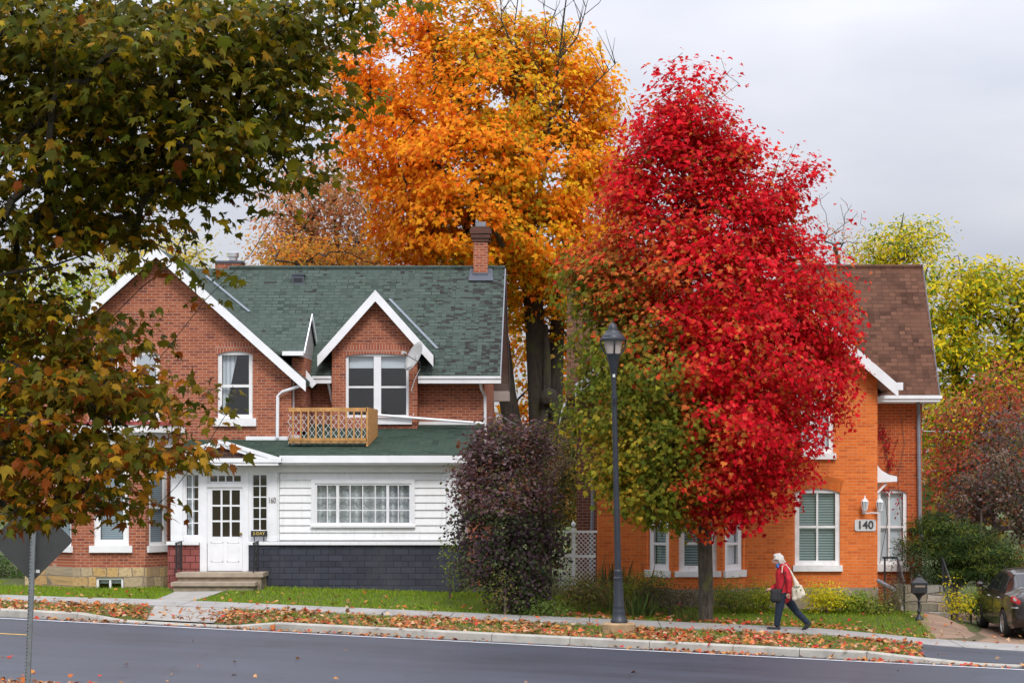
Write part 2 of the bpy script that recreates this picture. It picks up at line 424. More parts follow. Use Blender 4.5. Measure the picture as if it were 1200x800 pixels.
# ------------------------------------------------------------------ mesh helpers
class MB:
    def __init__(s):
        s.v = []; s.f = []

    def poly(s, pts):
        i = len(s.v); s.v += [tuple(p) for p in pts]; s.f.append(tuple(range(i, i + len(pts))))

    def box(s, x0, x1, y0, y1, z0, z1):
        i = len(s.v)
        s.v += [(x0, y0, z0), (x1, y0, z0), (x1, y1, z0), (x0, y1, z0), (x0, y0, z1), (x1, y0, z1), (x1, y1, z1), (x0, y1, z1)]
        s.f += [tuple(i + k for k in q) for q in ((0, 3, 2, 1), (4, 5, 6, 7), (0, 1, 5, 4), (1, 2, 6, 5), (2, 3, 7, 6), (3, 0, 4, 7))]
        return s

    def rect(s, px0, px1, py0, py1, Y, t, back=0.0):
        """pixel rectangle as a real board whose front face lies at depth Y"""
        return s.box(PX(px0, Y), PX(px1, Y), Y, Y + t, PZ(py1, Y), PZ(py0, Y))

    def extrude(s, pts, d):
        """closed polygon (any plane) extruded by vector d"""
        n = len(pts); i = len(s.v); d = Vector(d)
        s.v += [tuple(p) for p in pts] + [tuple(Vector(p) + d) for p in pts]
        s.f.append(tuple(range(i, i + n))[::-1]); s.f.append(tuple(range(i + n, i + 2 * n)))
        for k in range(n):
            a, b_ = i + k, i + (k + 1) % n
            s.f.append((a, b_, b_ + n, a + n))
        return s

    def bar(s, a, b, w, h=None, up=(0, 0, 1)):
        a = Vector(a); b = Vector(b); h = h or w
        d = (b - a).normalized(); u = Vector(up)
        if abs(d.dot(u)) > 0.98: u = Vector((0, 1, 0))
        sd = d.cross(u).normalized(); u = sd.cross(d).normalized()
        c = [sd * w / 2 + u * h / 2, -sd * w / 2 + u * h / 2, -sd * w / 2 - u * h / 2, sd * w / 2 - u * h / 2]
        s.extrude([a + q for q in c], b - a)
        return s

    def tube(s, pts, r, n=8, caps=True):
        pts = [Vector(p) for p in pts]
        rs = r if isinstance(r, (list, tuple)) else [r] * len(pts)
        base = len(s.v); prev = None
        for k, p in enumerate(pts):
            d = (pts[min(k + 1, len(pts) - 1)] - pts[max(k - 1, 0)]).normalized()
            if prev is None:
                u = d.orthogonal().normalized()
            else:
                u = (prev - d * prev.dot(d)).normalized()
            prev = u; w = d.cross(u)
            for j in range(n):
                a = 2 * math.pi * j / n
                s.v.append(tuple(p + (u * math.cos(a) + w * math.sin(a)) * rs[k]))
        for k in range(len(pts) - 1):
            for j in range(n):
                a = base + k * n + j; b_ = base + k * n + (j + 1) % n
                s.f.append((a, b_, b_ + n, a + n))
        if caps:
            s.f.append(tuple(base + j for j in range(n))[::-1])
            e = base + (len(pts) - 1) * n
            s.f.append(tuple(e + j for j in range(n)))
        return s

    def lathe(s, prof, c=(0, 0, 0), n=20, axis='Z', cap=True):
        base = len(s.v)
        for r, z in prof:
            for j in range(n):
                a = 2 * math.pi * j / n
                if axis == 'Z': q = (c[0] + r * math.cos(a), c[1] + r * math.sin(a), c[2] + z)
                else: q = (c[0] + z, c[1] + r * math.cos(a), c[2] + r * math.sin(a))
                s.v.append(q)
        for k in range(len(prof) - 1):
            for j in range(n):
                a = base + k * n + j; b_ = base + k * n + (j + 1) % n
                s.f.append((a, b_, b_ + n, a + n))
        if cap:
            s.f.append(tuple(base + j for j in range(n))[::-1])
            e = base + (len(prof) - 1) * n
            s.f.append(tuple(e + j for j in range(n)))
        return s

    def build(s, name, mat, parent=None, smooth=False):
        me = bpy.data.meshes.new(name)
        me.from_pydata(s.v, [], s.f)
        bm = bmesh.new(); bm.from_mesh(me)
        bmesh.ops.recalc_face_normals(bm, faces=bm.faces)
        bm.to_mesh(me); bm.free()
        return link(name, me, mat, parent, smooth)


def link(name, me, mat, parent=None, smooth=False):
    if mat is not None:
        me.materials.append(M[mat] if isinstance(mat, str) else mat)
    if smooth:
        me.polygons.foreach_set('use_smooth', [True] * len(me.polygons))
        try: me.set_sharp_from_angle(angle=math.radians(40))
        except Exception: pass
    o = bpy.data.objects.new(name, me)
    COL.objects.link(o)
    if parent is not None:
        o.parent = parent
        o.matrix_parent_inverse = ROOTINV.get(parent.name, Matrix.Identity(4))
    return o


ROOTINV = {}


def empty(name, loc, label, cat, group=None):
    o = bpy.data.objects.new(name, None)
    COL.objects.link(o)
    o.location = loc
    o.empty_display_size = 0.3
    ROOTINV[o.name] = Matrix.Translation(-Vector(loc))
    o['label'] = label; o['category'] = cat
    if group: o['group'] = group
    return o


def tag(o, label, cat, group=None):
    o['label'] = label; o['category'] = cat
    if group: o['group'] = group
    return o


def structure(o): o['kind'] = 'structure'; return o


def stuff(o, label=None, cat=None):
    o['kind'] = 'stuff'
    if label: o['label'] = label
    if cat: o['category'] = cat
    return o


def eval_mesh(o):
    dg = bpy.context.evaluated_depsgraph_get()
    return bpy.data.meshes.new_from_object(o.evaluated_get(dg))


def text_mesh(txt, size, depth, center, name, mat, parent, bold=0.0, xs=1.0):
    c = bpy.data.curves.new(name, 'FONT')
    c.body = txt; c.size = size; c.extrude = depth; c.align_x = 'CENTER'; c.align_y = 'CENTER'; c.offset = bold
    o = bpy.data.objects.new(name + '_tmp', c)
    COL.objects.link(o)
    me = eval_mesh(o)
    bpy.data.objects.remove(o)
    me.transform(Matrix.Diagonal((xs, 1, 1, 1)))
    me.transform(Matrix.Rotation(math.radians(90), 4, 'X'))
    me.transform(Matrix.Translation(center))
    me.name = name
    return link(name, me, mat, parent)


# ------------------------------------------------------------------ ground
def clampx(X): return np.clip(X, -45, 45)
def zroad(X): return 0.164 - 0.0312 * clampx(X)
def ywhite(X): return 38.27 - 0.226 * X
def uroad(X, Y): return (Y - ywhite(X)) * 0.9755
def ywalk(X):
    return 43.15 - 0.179 * X - 0.25 * np.maximum(0, np.minimum(X, 14) - 4.5)
def sstep(a, b, x):
    t = np.clip((x - a) / (b - a), 0, 1); return t * t * (3 - 2 * t)


NEAR = -11.6


def zg(X, Y):
    X = np.asarray(X, float); Y = np.asarray(Y, float)
    u = uroad(X, Y); v = Y - ywalk(X)
    zr = zroad(X)
    rt = sstep(5.0, 7.4, X)
    drop = np.maximum(sstep(-10.3, -9.6, X) * (1 - sstep(-7.1, -6.4, X)), sstep(5.9, 6.6, X))
    far = zr + 0.105 * (1 - 0.75 * rt) + 0.03 * sstep(0.6, 3.5, u) - 0.07 * (1 - rt) * drop * (1 - sstep(0.7, 2.0, u))
    far = far + (0.17 + 0.12 * rt) * sstep(1.0, 5.0, v) * (1 - sstep(7.9, 8.8, X)) * sstep(-12.5, -7.5, X) - .05 * sstep(-9, -13, X)
    near = zr + 0.10 + 1.25 * sstep(-13, -34, u)
    road = zr - 0.10
    z = np.where(u > 0.62, far, np.where(u < NEAR - 0.1, near, road))
    return z


def zg1(x, y): return float(zg(x, y))


def grid_sheet(name, mat, xs, ys, zf, lab=None):
    X, Y = np.meshgrid(xs, ys)
    Z = zf(X, Y)
    nx, ny = len(xs), len(ys)
    v = np.stack([X.ravel(), Y.ravel(), Z.ravel()], 1)
    idx = np.arange(nx * ny).reshape(ny, nx)
    f = np.stack([idx[:-1, :-1].ravel(), idx[:-1, 1:].ravel(), idx[1:, 1:].ravel(), idx[1:, :-1].ravel()], 1)
    me = bpy.data.meshes.new(name)
    me.from_pydata(v.tolist(), [], f.tolist())
    return link(name, me, mat)


# The main sheet is laid along the road (s along it, u across it) so that kerb edges fall on mesh lines.
def road_xy(s, u):
    """s = X along the white line, u = offset across"""
    ca, sa = 0.9755, 0.2204
    return s + u * sa, ywhite(s) + u * ca


def strip_sheet(name, mat, ss, us, zf, close=None):
    S, U = np.meshgrid(ss, us)
    X, Y = road_xy(S, U)
    Z = zf(X, Y, U)
    nx, ny = len(ss), len(us)
    v = np.stack([X.ravel(), Y.ravel(), Z.ravel()], 1)
    idx = np.arange(nx * ny).reshape(ny, nx)
    f = np.stack([idx[:-1, :-1].ravel(), idx[:-1, 1:].ravel(), idx[1:, 1:].ravel(), idx[1:, :-1].ravel()], 1)
    me = bpy.data.meshes.new(name)
    me.from_pydata(v.tolist(), [], f.tolist())
    return link(name, me, mat)


us = np.concatenate([np.array([-400, -200, -100, -60]), np.linspace(-45, NEAR - 0.12, 30), [NEAR - 0.05], np.linspace(NEAR + 0.1, 0.6, 10), [0.63],
                     np.linspace(0.8, 20, 60), np.linspace(22, 60, 15), [100, 200, 400, 900]])
ss = np.concatenate([[-900, -300, -120, -70], np.linspace(-45, 45, 91), [70, 120, 300, 900]])
structure(strip_sheet('ground', 'soil', ss, us, lambda X, Y, U: zg(X, Y)))

ss = np.linspace(-120, 120, 121)
structure(strip_sheet('road', 'asphalt', ss, np.array([NEAR, -7, -3.5, 0, 0.46]), lambda X, Y, U: zroad(X)))
# painted lines
def paint(name, mat, s0, s1, u0, u1, n=40, dz=0.005):
    o = strip_sheet(name, mat, np.linspace(s0, s1, n), np.array([u0, u1]), lambda X, Y, U: zroad(X) + dz)
    return structure(o)


paint('edge_line', 'paint_white', -60, 60, -0.06, 0.06, 80)
paint('centre_line', 'paint_yellow', -40, -9.6, -3.36, -3.24)


def solid_strip(name, mat, ss, us_top, ztop, depth):
    """strip with a top, a front and a back face"""
    S = np.asarray(ss)
    rows = []
    for row_ in us_top:
        u, dz = row_[:2]
        X, Y = road_xy(S, u * np.ones_like(S))
        rows.append(np.stack([X, Y, ztop(X, Y) + dz + (row_[2] * depth if len(row_) > 2 else 0)], 1))
    v = np.concatenate(rows); n = len(S)
    f = []
    for r in range(len(rows) - 1):
        for i in range(n - 1):
            a = r * n + i
            f.append((a, a + 1, a + 1 + n, a + n))
    for e in (0, n - 1):
        f.append(tuple(r * n + e for r in range(len(rows))))
    me = bpy.data.meshes.new(name)
    me.from_pydata(v.tolist(), [], f)
    bm = bmesh.new(); bm.from_mesh(me); bmesh.ops.recalc_face_normals(bm, faces=bm.faces); bm.to_mesh(me); bm.free()
    return structure(link(name, me, mat))


# kerbs: raised, with dropped stretches at the driveways
def s_of(px, u):
    """s where the line u=const crosses pixel column px"""
    s = 0.0
    for _ in range(30):
        X, Y = road_xy(s, u)
        s += PX(px, Y) - X
    return s


def kerb_profile(h): return [(0.40, -0.06), (0.42, h - 0.02), (0.445, h), (0.64, h + 0.005), (0.66, -0.06)]


kA, kB, kC = s_of(120, 0.5), s_of(296, 0.5), s_of(1075, 0.5)
jA, jB = s_of(578, .5), s_of(860, .5)
def kerb_h(sv):
    d = np.interp(sv, [kA - .5, kA + .5, kB - .5, kB + .5, kC - .9, kC + .9], [1, 0, 0, 1, 1, 0])
    return .035 + .115 * d
kj = [-70] + list(np.arange(-24, kA - 1.5, 3.1)) + [kA - .5, kB + .5, jA] + [jA + (jB - jA) * t for t in (.33, .66, 1)] + [jB + (kC - .9 - jB) * .5, kC - .9, kC + 2.5, 60]
for a, b in zip(kj[:-1], [k_ - .012 for k_ in kj[1:]]):
    S_ = np.linspace(a, b, max(8, int((b - a) / .4)))
    hs_ = kerb_h(S_)
    solid_strip('kerb', 'kerb', S_, [(0.40, -0.06, 0), (0.42, -.02, 1), (0.445, 0, 1), (0.64, .005, 1), (0.66, -0.06, 0)], lambda X, Y: zroad(X), hs_)
solid_strip('near_kerb', 'kerb', np.linspace(-70, 70, 60), [(NEAR - 0.1, -0.06), (NEAR - 0.1, 0.10), (NEAR + 0.06, 0.10), (NEAR + 0.08, -0.06)], lambda X, Y: zroad(X), 0)


# sidewalk slabs
def m_walk():
    m, nt, b, o = new_mat('sidewalk_concrete')
    v = objco(nt)
    col = ramp(nt, noise(nt, v, 1.6, 6, 0.6), 0.35, 0.65, (0.24, 0.23, 0.215), (0.345, 0.335, 0.315))
    col = mixc(nt, ramp(nt, noise(nt, v, 40, 3), 0.45, 0.7), col, (0.29, 0.28, 0.27))
    col = mixc(nt, ramp(nt, noise(nt, v, 4, 7, 0.7), 0.58, 0.7), col, (0.22, 0.19, 0.16))
    s = N(nt, 'ShaderNodeSeparateXYZ'); nt.links.new(v, s.inputs[0])
    d = N(nt, 'ShaderNodeMath', operation='MULTIPLY'); d.inputs[1].default_value = 1 / 1.5
    nt.links.new(s.outputs[0], d.inputs[0])
    fr = N(nt, 'ShaderNodeMath', operation='FRACT'); nt.links.new(d.outputs[0], fr.inputs[0])
    col = mixc(nt, ramp(nt, fr.outputs[0], 0.012, 0.02, (1, 1, 1), (0, 0, 0)), col, (0.09, 0.085, 0.07))
    nt.links.new(col, b.inputs['Base Color'])
    b.inputs['Roughness'].default_value = 0.9
    return m


M['walk'] = m_walk()
xs = np.linspace(-60, 45, 106)
mb = MB()
for i in range(len(xs) - 1):
    q = []
    for x in (xs[i], xs[i + 1]):
        for w in (-0.85, 0.85):
            y = ywalk(x) + w
            q.append((x, y, zg1(x, ywalk(x) - 0.85) + 0.03 + 0.01 * (w > 0)))
    mb.poly([q[0], q[2], q[3], q[1]])
    mb.poly([q[0], q[2], (q[2][0], q[2][1], q[2][2] - 0.08), (q[0][0], q[0][1], q[0][2] - 0.08)])
structure(mb.build('sidewalk', 'walk'))


def pave(name, mat, quad, dz, n=6):
    """small slab laid on the ground between four (x,y) corners"""
    mb = MB(); a, b, c, d = [Vector((q[0], q[1], 0)) for q in quad]
    pts = []
    for j in range(n + 1):
        row = []
        for i in range(n + 1):
            p = (a.lerp(b, i / n)).lerp(d.lerp(c, i / n), j / n)
            row.append(p)
        pts.append(row)
    for j in range(n + 1):
        for i in range(n + 1):
            p = pts[j][i]; mb.v.append((p.x, p.y, max(zg1(p.x, p.y), float(zroad(p.x)) + 0.01) + dz))
    for j in range(n):
        for i in range(n):
            k = j * (n + 1) + i
            mb.f.append((k, k + 1, k + n + 2, k + n + 1))
    return structure(mb.build(name, mat))


def along(px, u): return road_xy(s_of(px, u), u)


def walk_pt(px, off):
    x = 0.0
    for _ in range(30):
        x = PX(px, ywalk(x) + off)
    return (x, ywalk(x) + off)


# old concrete crossing on the verge at the left, asphalt crossing at the right, brown garden walk, driveway
pave('verge_crossing', 'concrete', (along(172, 0.7), along(250, 0.7), walk_pt(276, -1.0), walk_pt(182, -1.0)), 0.03)
pave('driveway_crossing', 'asphalt', (along(1088, 0.66), along(1330, 0.66), walk_pt(1330, -0.86), walk_pt(1066, -0.86)), 0.02)
pave('driveway', 'paver', (walk_pt(1135, 0.86), walk_pt(1330, 0.86), (11.6, 52), (8.7, 52)), 0.012)
pave('garden_walk', 'paver', (walk_pt(1100, 0.86), walk_pt(1142, 0.86), (8.35, 46.3), (7.4, 46.3)), 0.02)
pave('front_walk', 'concrete', (walk_pt(178, 0.86), walk_pt(222, 0.86), (PX(262, 48.2), 48.2), (PX(205, 48.2), 48.2)), 0.02)

# ------------------------------------------------------------------ houses: shared builders
def wall_cols(mb, x0, x1, zb, top, breaks, openings, y0, y1):
    """wall panel in the XZ plane with rectangular holes and any piecewise-linear top"""
    xs = sorted(set([x0, x1] + [b for b in breaks if x0 < b < x1] + [e for o in openings for e in o[:2] if x0 < e < x1]))
    for a, b in zip(xs[:-1], xs[1:]):
        mid = (a + b) / 2
        hs = sorted([(o[2], o[3]) for o in openings if o[0] < mid < o[1]])
        z = zb
        for (h0, h1) in hs:
            if h0 - z > 1e-4:
                mb.box(a, b, y0, y1, z, h0)
            z = h1
        ta, tb = top(a), top(b)
        if max(ta, tb) - z > 1e-3: mb.extrude([(a, y0, z), (b, y0, z), (b, y0, tb), (a, y0, ta)], (0, y1 - y0, 0))


def prect(px0, px1, py0, py1, Y): return (PX(px0, Y), PX(px1, Y), PZ(py1, Y), PZ(py0, Y))


def window(house, r, Y, fw=0.09, muntins_v=(), muntins_h=(), blind=None, sill=None, glass='glass', frame='white', sw=0.03, recess=0.05, arch=0.0, drape=None, name='window', label=None, blind_top=1.0):
    x0, x1, z0, z1 = r
    mb = MB(); ya, yb = Y + recess, Y + recess + 0.07
    mb.box(x0, x0 + fw, ya, yb, z0, z1); mb.box(x1 - fw, x1, ya, yb, z0, z1)
    mb.box(x0 + fw, x1 - fw, ya, yb, z0, z0 + fw); mb.box(x0 + fw, x1 - fw, ya, yb, z1 - fw, z1)
    ix0, ix1, iz0, iz1 = x0 + fw, x1 - fw, z0 + fw, z1 - fw
    for f, w in muntins_v:
        x = ix0 + (ix1 - ix0) * f; mb.box(x - w / 2, x + w / 2, ya + 0.012, yb - 0.012, iz0, iz1)
    for f, w in muntins_h:
        z = iz0 + (iz1 - iz0) * f; mb.box(ix0, ix1, ya + 0.016, yb - 0.016, z - w / 2, z + w / 2)
    w = mb.build(name, frame, house)
    if label: w['label'] = label
    g = MB(); g.poly([(ix0, yb - 0.02, iz0), (ix1, yb - 0.02, iz0), (ix1, yb - 0.02, iz1), (ix0, yb - 0.02, iz1)])
    g.build('pane', glass, w)
    if blind:
        bb = MB(); zt = iz1; zb2 = iz1 - (iz1 - iz0) * blind_top
        bb.box(ix0 + 0.005, ix1 - 0.005, yb + 0.05, yb + 0.07, zb2, zt); bb.build('blind', blind, w)
    if drape:
        dr = MB()
        for (f0, f1, f2, f3) in drape:      # top-left, top-right, bottom-right, bottom-left fractions
            q = lambda f, z: (ix0 + (ix1 - ix0) * f, yb + 0.09, z)
            dr.extrude([q(f0, iz1), q(f1, iz1), q(f2, iz0), q(f3, iz0)], (0, 0.03, 0))
        dr.build('curtain', 'drape_white', w)
    if sill:
        e, h = sill
        s = MB(); s.box(x0 - e, x1 + e, Y - 0.09, Y + recess - 0.004, z0 - h, z0 + 0.003); s.build('sill', frame, w)
    return w


def arch_lintel(house, r, Y, h=0.22, rise=0.09, ext=0.06, mat='brick_soldier'):
    """soldier-brick segmental arch that closes the upper corners of the opening"""
    x0, x1, z0, z1 = r
    n = 10; lo = []; hi = []
    for k in range(n + 1):
        t = k / n; x = x0 + (x1 - x0) * t
        lo.append((x, Y - 0.006, z1 - rise + rise * (1 - (2 * t - 1) ** 2)))
        xx = x0 - ext + (x1 - x0 + 2 * ext) * t
        hi.append((xx, Y - 0.006, z1 - rise + h + rise * (1 - (2 * t - 1) ** 2)))
    mb = MB()
    for k in range(n):
        mb.extrude([lo[k], lo[k + 1], hi[k + 1], hi[k]], (0, 0.05, 0))
    return mb.build('lintel', mat, house)


def slab(mb, pts, t):
    """roof slab: top polygon thickened downwards"""
    mb.extrude(pts, (0, 0, -t))


def gable_roof_y(mb, xa, za, half, k, y0, y1, t=0.13):
    """ridge along Y"""
    for s in (-1, 1):
        slab(mb, [(xa, y0, za), (xa + s * half, y0, za - k * half), (xa + s * half, y1, za - k * half), (xa, y1, za)], t)


def rake_boards(mb, xa, za, half, k, y, w, t=0.045, drop=0.0):
    for s in (-1, 1):
        a = (xa, y, za - drop); b = (xa + s * half, y, za - k * half - drop)
        mb.extrude([a, b, (b[0], y, b[2] - w), (a[0], y, a[2] - w)], (0, t, 0))


def downspout(house, pts, r=0.042, mat='white_bright'):
    mb = MB(); mb.tube(pts, r, 8); return mb.build('downspout', mat, house, True)


# ------------------------------------------------------------------ LEFT HOUSE
Yw, Ym, Yp, Yd = 51.0, 52.8, 49.7, 52.30
LH = empty('brick_house', (-8.0, Yp, 0.6), 'red brick house with green shingled roof, white trimmed gables and a white entrance porch', 'house')
XA, ZA, KW = PX(183, 50.65), PZ(289, 50.65), 0.8965
HW = PX(357, 50.65) - XA
wx0, wx1 = XA - 3.36, XA + 3.36
zb = 0.2
W_up_r = prect(255, 296, 411, 490, Yw)
W_up_m = prect(155, 187, 411, 493, Yw)
W_up_l = prect(107, 139, 411, 493, Yw)
mb = MB()
topf = lambda x: ZA - 0.2 - KW * abs(x - XA)
wall_cols(mb, wx0, wx1, zb, topf, [XA], [W_up_r, W_up_m, W_up_l], Yw, Yw + 0.3)
for s in (wx0, wx1 - 0.3):
    mb.box(s, s + 0.3, Yw + 0.3, 58.2, zb, topf(wx0))
mb.build('wing_wall', 'brick_red', LH)
for r, dr in ((W_up_r, [(0.0, 0.52, 0.06, 0.0)]), (W_up_m, None), (W_up_l, None)):
    window(LH, r, Yw, 0.10, (), ((0.48, 0.07),), sill=(0.1, 0.2), drape=dr)
    arch_lintel(LH, r, Yw)
# dim inner partition so that one does not look through the house
mb = MB(); mb.box(wx0 + 0.35, wx1 - 0.35, 55.0, 55.1, zb, 6.2); mb.box(wx1, -2.9, 55.6, 55.7, zb, 6.2)
mb.box(wx0 + 0.3, wx1 - 0.3, Yw + 0.31, 58, 4.02, 4.12)
mb.build('interior_wall', 'door_dark', LH)
# wing roof
mb = MB(); gable_roof_y(mb, XA, ZA, HW, KW, 50.66, 58.4)
mb.build('wing_roof', 'shingle_green_side', LH)
mb = MB(); rake_boards(mb, XA, ZA + 0.004, HW + 0.03, KW, 50.61, 0.27)
mb.build('bargeboard', 'white_bright', LH)
mb = MB()
for s in (-1, 1):
    a = Vector((XA, 50.67, ZA - 0.15)); b = Vector((XA + s * HW, 50.67, ZA - KW * HW - 0.15))
    mb.extrude([a, b, b - Vector((0, 0, .02)), a - Vector((0, 0, .02))], (0, 0.34, 0))
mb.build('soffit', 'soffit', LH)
# main block
mx1 = PX(567.5, Ym)
eY, eZ, rY, rZ, mxr = 52.35, PZ(440, 52.35), 55.4, PZ(314.5, 55.4), PX(586, 52.4)
mb = MB()
wall_cols(mb, wx1, mx1, zb, lambda x: 6.1, [], [(PX(389, Yd) + .3, PX(489, Yd) - .3, 4.9, 6.1)], Ym, Ym + 0.3)
wall_cols(mb, wx1, mx1, zb, lambda x: 6.1, [], [], 58.0, 58.3)
# gable end wall
mb.extrude([(mx1, Ym + 0.3, zb), (mx1, 58.0, zb), (mx1, 58.0, 6.3), (mx1, rY, rZ - 0.25), (mx1, Ym + 0.3, 6.3)], (-0.3, 0, 0))
mb.build('main_wall', 'brick_red', LH)
mb = MB()
xl = XA - 0.4
dxa, dxb, ycut = PX(389, Yd) + .05, PX(489, Yd) - .05, 53.3
zcut = eZ + (rZ - eZ) / (rY - eY) * (ycut - eY)
slab(mb, [(xl, eY, eZ), (dxa, eY, eZ), (dxa, ycut, zcut), (dxb, ycut, zcut), (dxb, eY, eZ), (mxr, eY, eZ), (mxr, rY, rZ), (xl, rY, rZ)], 0.12)
slab(mb, [(xl, 2 * rY - eY, eZ), (mxr, 2 * rY - eY, eZ), (mxr, rY, rZ), (xl, rY, rZ)], 0.12)
mb.build('main_roof', 'shingle_green', LH)
mb = MB(); mb.tube([(XA + 1.0, rY, rZ + 0.02), (mxr, rY, rZ + 0.02)], 0.06, 6); mb.build('ridge_cap', 'shingle_green', LH)
# right end: soffit panels under the overhang, thin rake trim and the closed eave return
mb = MB()
for sgn in (1, -1):
    ya = 2 * rY - eY if sgn == 1 else eY
    for k in range(12):
        f0, f1 = k / 12, (k + 0.94) / 12
        q0 = Vector((0, ya + (rY - ya) * f0, eZ + (rZ - eZ) * f0 - 0.14)); q1 = Vector((0, ya + (rY - ya) * f1, eZ + (rZ - eZ) * f1 - 0.14))
        mb.extrude([(mx1, q0.y, q0.z), (mxr - 0.01, q0.y, q0.z), (mxr - 0.01, q1.y, q1.z), (mx1, q1.y, q1.z)], (0, 0, -0.02))
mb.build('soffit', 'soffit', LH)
mb = MB()
mb.extrude([(mxr, eY, eZ + .01), (mxr, rY, rZ + .01), (mxr, rY, rZ - .15), (mxr, eY, eZ - .15)], (0.03, 0, 0))
mb.extrude([(mxr, 2 * rY - eY, eZ + .01), (mxr, rY, rZ + .01), (mxr, rY, rZ - .15), (mxr, 2 * rY - eY, eZ - .15)], (0.03, 0, 0))
mb.build('rake_trim', 'grey_pipe', LH)
mb = MB(); mb.box(mx1 + 0.004, mxr + 0.02, 2 * rY - eY - 0.55, 2 * rY - eY + 0.03, eZ - 0.45, eZ - 0.16); mb.build('eave_return', 'soffit', LH)
# chimneys
def chimney(px, y0, y1, halfpx, Y, depth, capfn):
    mb = MB(); mb.box(PX(px - halfpx, Y), PX(px + halfpx, Y), Y, Y + depth, PZ(y1, Y), PZ(y0, Y))
    return mb
Yc = 55.15
mb = chimney(563, 279, 330, 8.2, Yc, 0.42, None); c = mb.build('chimney', 'brick_red', LH)
mb = MB()
for k, (h, a, b) in enumerate(((9.6, 283, 279), (11, 279, 274), (12.2, 274, 268), (10.4, 268, 265.5))):
    e = (h - 8.2) / F * Yc
    mb.box(PX(563 - h, Yc), PX(563 + h, Yc), Yc - e, Yc + 0.42 + e, PZ(a, Yc), PZ(b, Yc))
mb.build('chimney_crown', m_brick('brick_sooty', (0.16, 0.06, 0.04), (0.11, 0.045, 0.035), (0.1, 0.08, 0.07), (0.05, 0.03, 0.025)), c)
mb = MB(); mb.box(PX(557, Yc), PX(569, Yc), Yc + .05, Yc + .35, PZ(265.5, Yc), PZ(259.5, Yc)); mb.build('flue_pot', 'grey_pipe', c)
mb = MB()
q = [(549, 330), (578, 330), (577, 316), (551, 316)]
def on_main(px, py):  # point on front slope of main roof seen at that pixel
    k = (rZ - eZ) / (rY - eY)
    a = (CY - py) / F
    Y = (ZC - eZ + k * eY) / (k - a)
    return Vector((PX(px, Y), Y, PZ(py, Y)))
mb.extrude([on_main(*p) + Vector((0, -0.01, 0.012)) for p in q], (0, -0.02, 0.02))
mb.box(PX(554, Yc - .03), PX(572, Yc - .03), Yc - 0.03, Yc - 0.004, PZ(327, Yc), PZ(319.5, Yc))
mb.build('chimney_flashing', 'lead', c)
Yc2 = 57.0
mb = MB(); mb.rect(252, 283, 308, 330, Yc2, 0.5); c = mb.build('chimney', 'brick_red', LH)
mb = MB(); mb.box(PX(251, Yc2), PX(284, Yc2), Yc2 - .03, Yc2 + .53, PZ(308, Yc2), PZ(305.5, Yc2)); mb.build('chimney_cap', 'lead', c)
mb = MB(); cc = P(273.5, 305.5, Yc2 + .25); mb.lathe([(0.12, 0), (0.12, 0.09), (0.16, .1), (0.16, 0.22), (0.13, 0.24)], cc, 16); mb.build('flue_vent', 'steel', c, True)
# roof vent
mb = MB(); p = on_main(349.5, 331); mb.box(p.x - .16, p.x + .16, p.y - .05, p.y + .28, p.z - .06, p.z + .2); mb.box(p.x - .18, p.x + .18, p.y - .08, p.y + .3, p.z + .2, p.z + .225)
mb.build('roof_vent', 'lead', LH)
mb = MB(); mb.box(p.x - .12, p.x + .12, p.y - 0.056, p.y - 0.048, p.z + .0, p.z + .12); mb.build('roof_vent_louvre', 'black_iron', LH)
# centre wall dormer
dx0, dx1 = PX(389, Yd), PX(489, Yd)
XD, ZD, KD = PX(440, 52.0), PZ(340, 52.0), 1.127
HD = PX(507, 52.0) - XD
W_d = prect(405, 479, 414, 489, Yd)
mb = MB()
wall_cols(mb, dx0, dx1, zb + 2, lambda x: min(ZD - 0.16 - KD * abs(x - XD), 9), [XD], [W_d], Yd, Yd + 0.3)
for s in (dx0, dx1 - 0.3): mb.box(s, s + .3, Yd + .3, Ym + .2, zb + 2, 6.6)
mb.build('dormer_wall', 'brick_red', LH)
window(LH, W_d, Yd, 0.07, ((0.5, 0.19),), ((0.475, 0.05),), sill=None, blind='shade_white', blind_top=0.2, name='window', frame='white_bright')
arch_lintel(LH, W_d, Yd, 0.25, 0.07, 0.05)
mb = MB(); gable_roof_y(mb, XD, ZD, HD, KD, 52.0, 54.55, 0.11); mb.build('dormer_roof', 'shingle_green_side', LH)
mb = MB(); rake_boards(mb, XD, ZD + .004, HD + .02, KD, 51.955, 0.29); mb.build('bargeboard', 'white_bright', LH)
mb = MB()
for s in (-1, 1):
    a = Vector((XD, 51.99, ZD - 0.14)); b = Vector((XD + s * HD, 51.99, ZD - KD * HD - 0.14))
    mb.extrude([a, b, b - Vector((0, 0, .02)), a - Vector((0, 0, .02))], (0, 0.3, 0))
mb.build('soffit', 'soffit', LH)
for va, vb in ((on_main(455, 351), on_main(511, 409)), (on_main(240, 324), on_main(291, 366)), (on_main(292, 373), on_main(330, 406))):   # pale metal valley strips
    mb = MB(); mb.extrude([va, vb, vb + Vector((.07, 0, .01)), va + Vector((.07, 0, .01))], (0, -0.02, 0.02))
    mb.build('valley_flashing', 'valley_metal', LH)
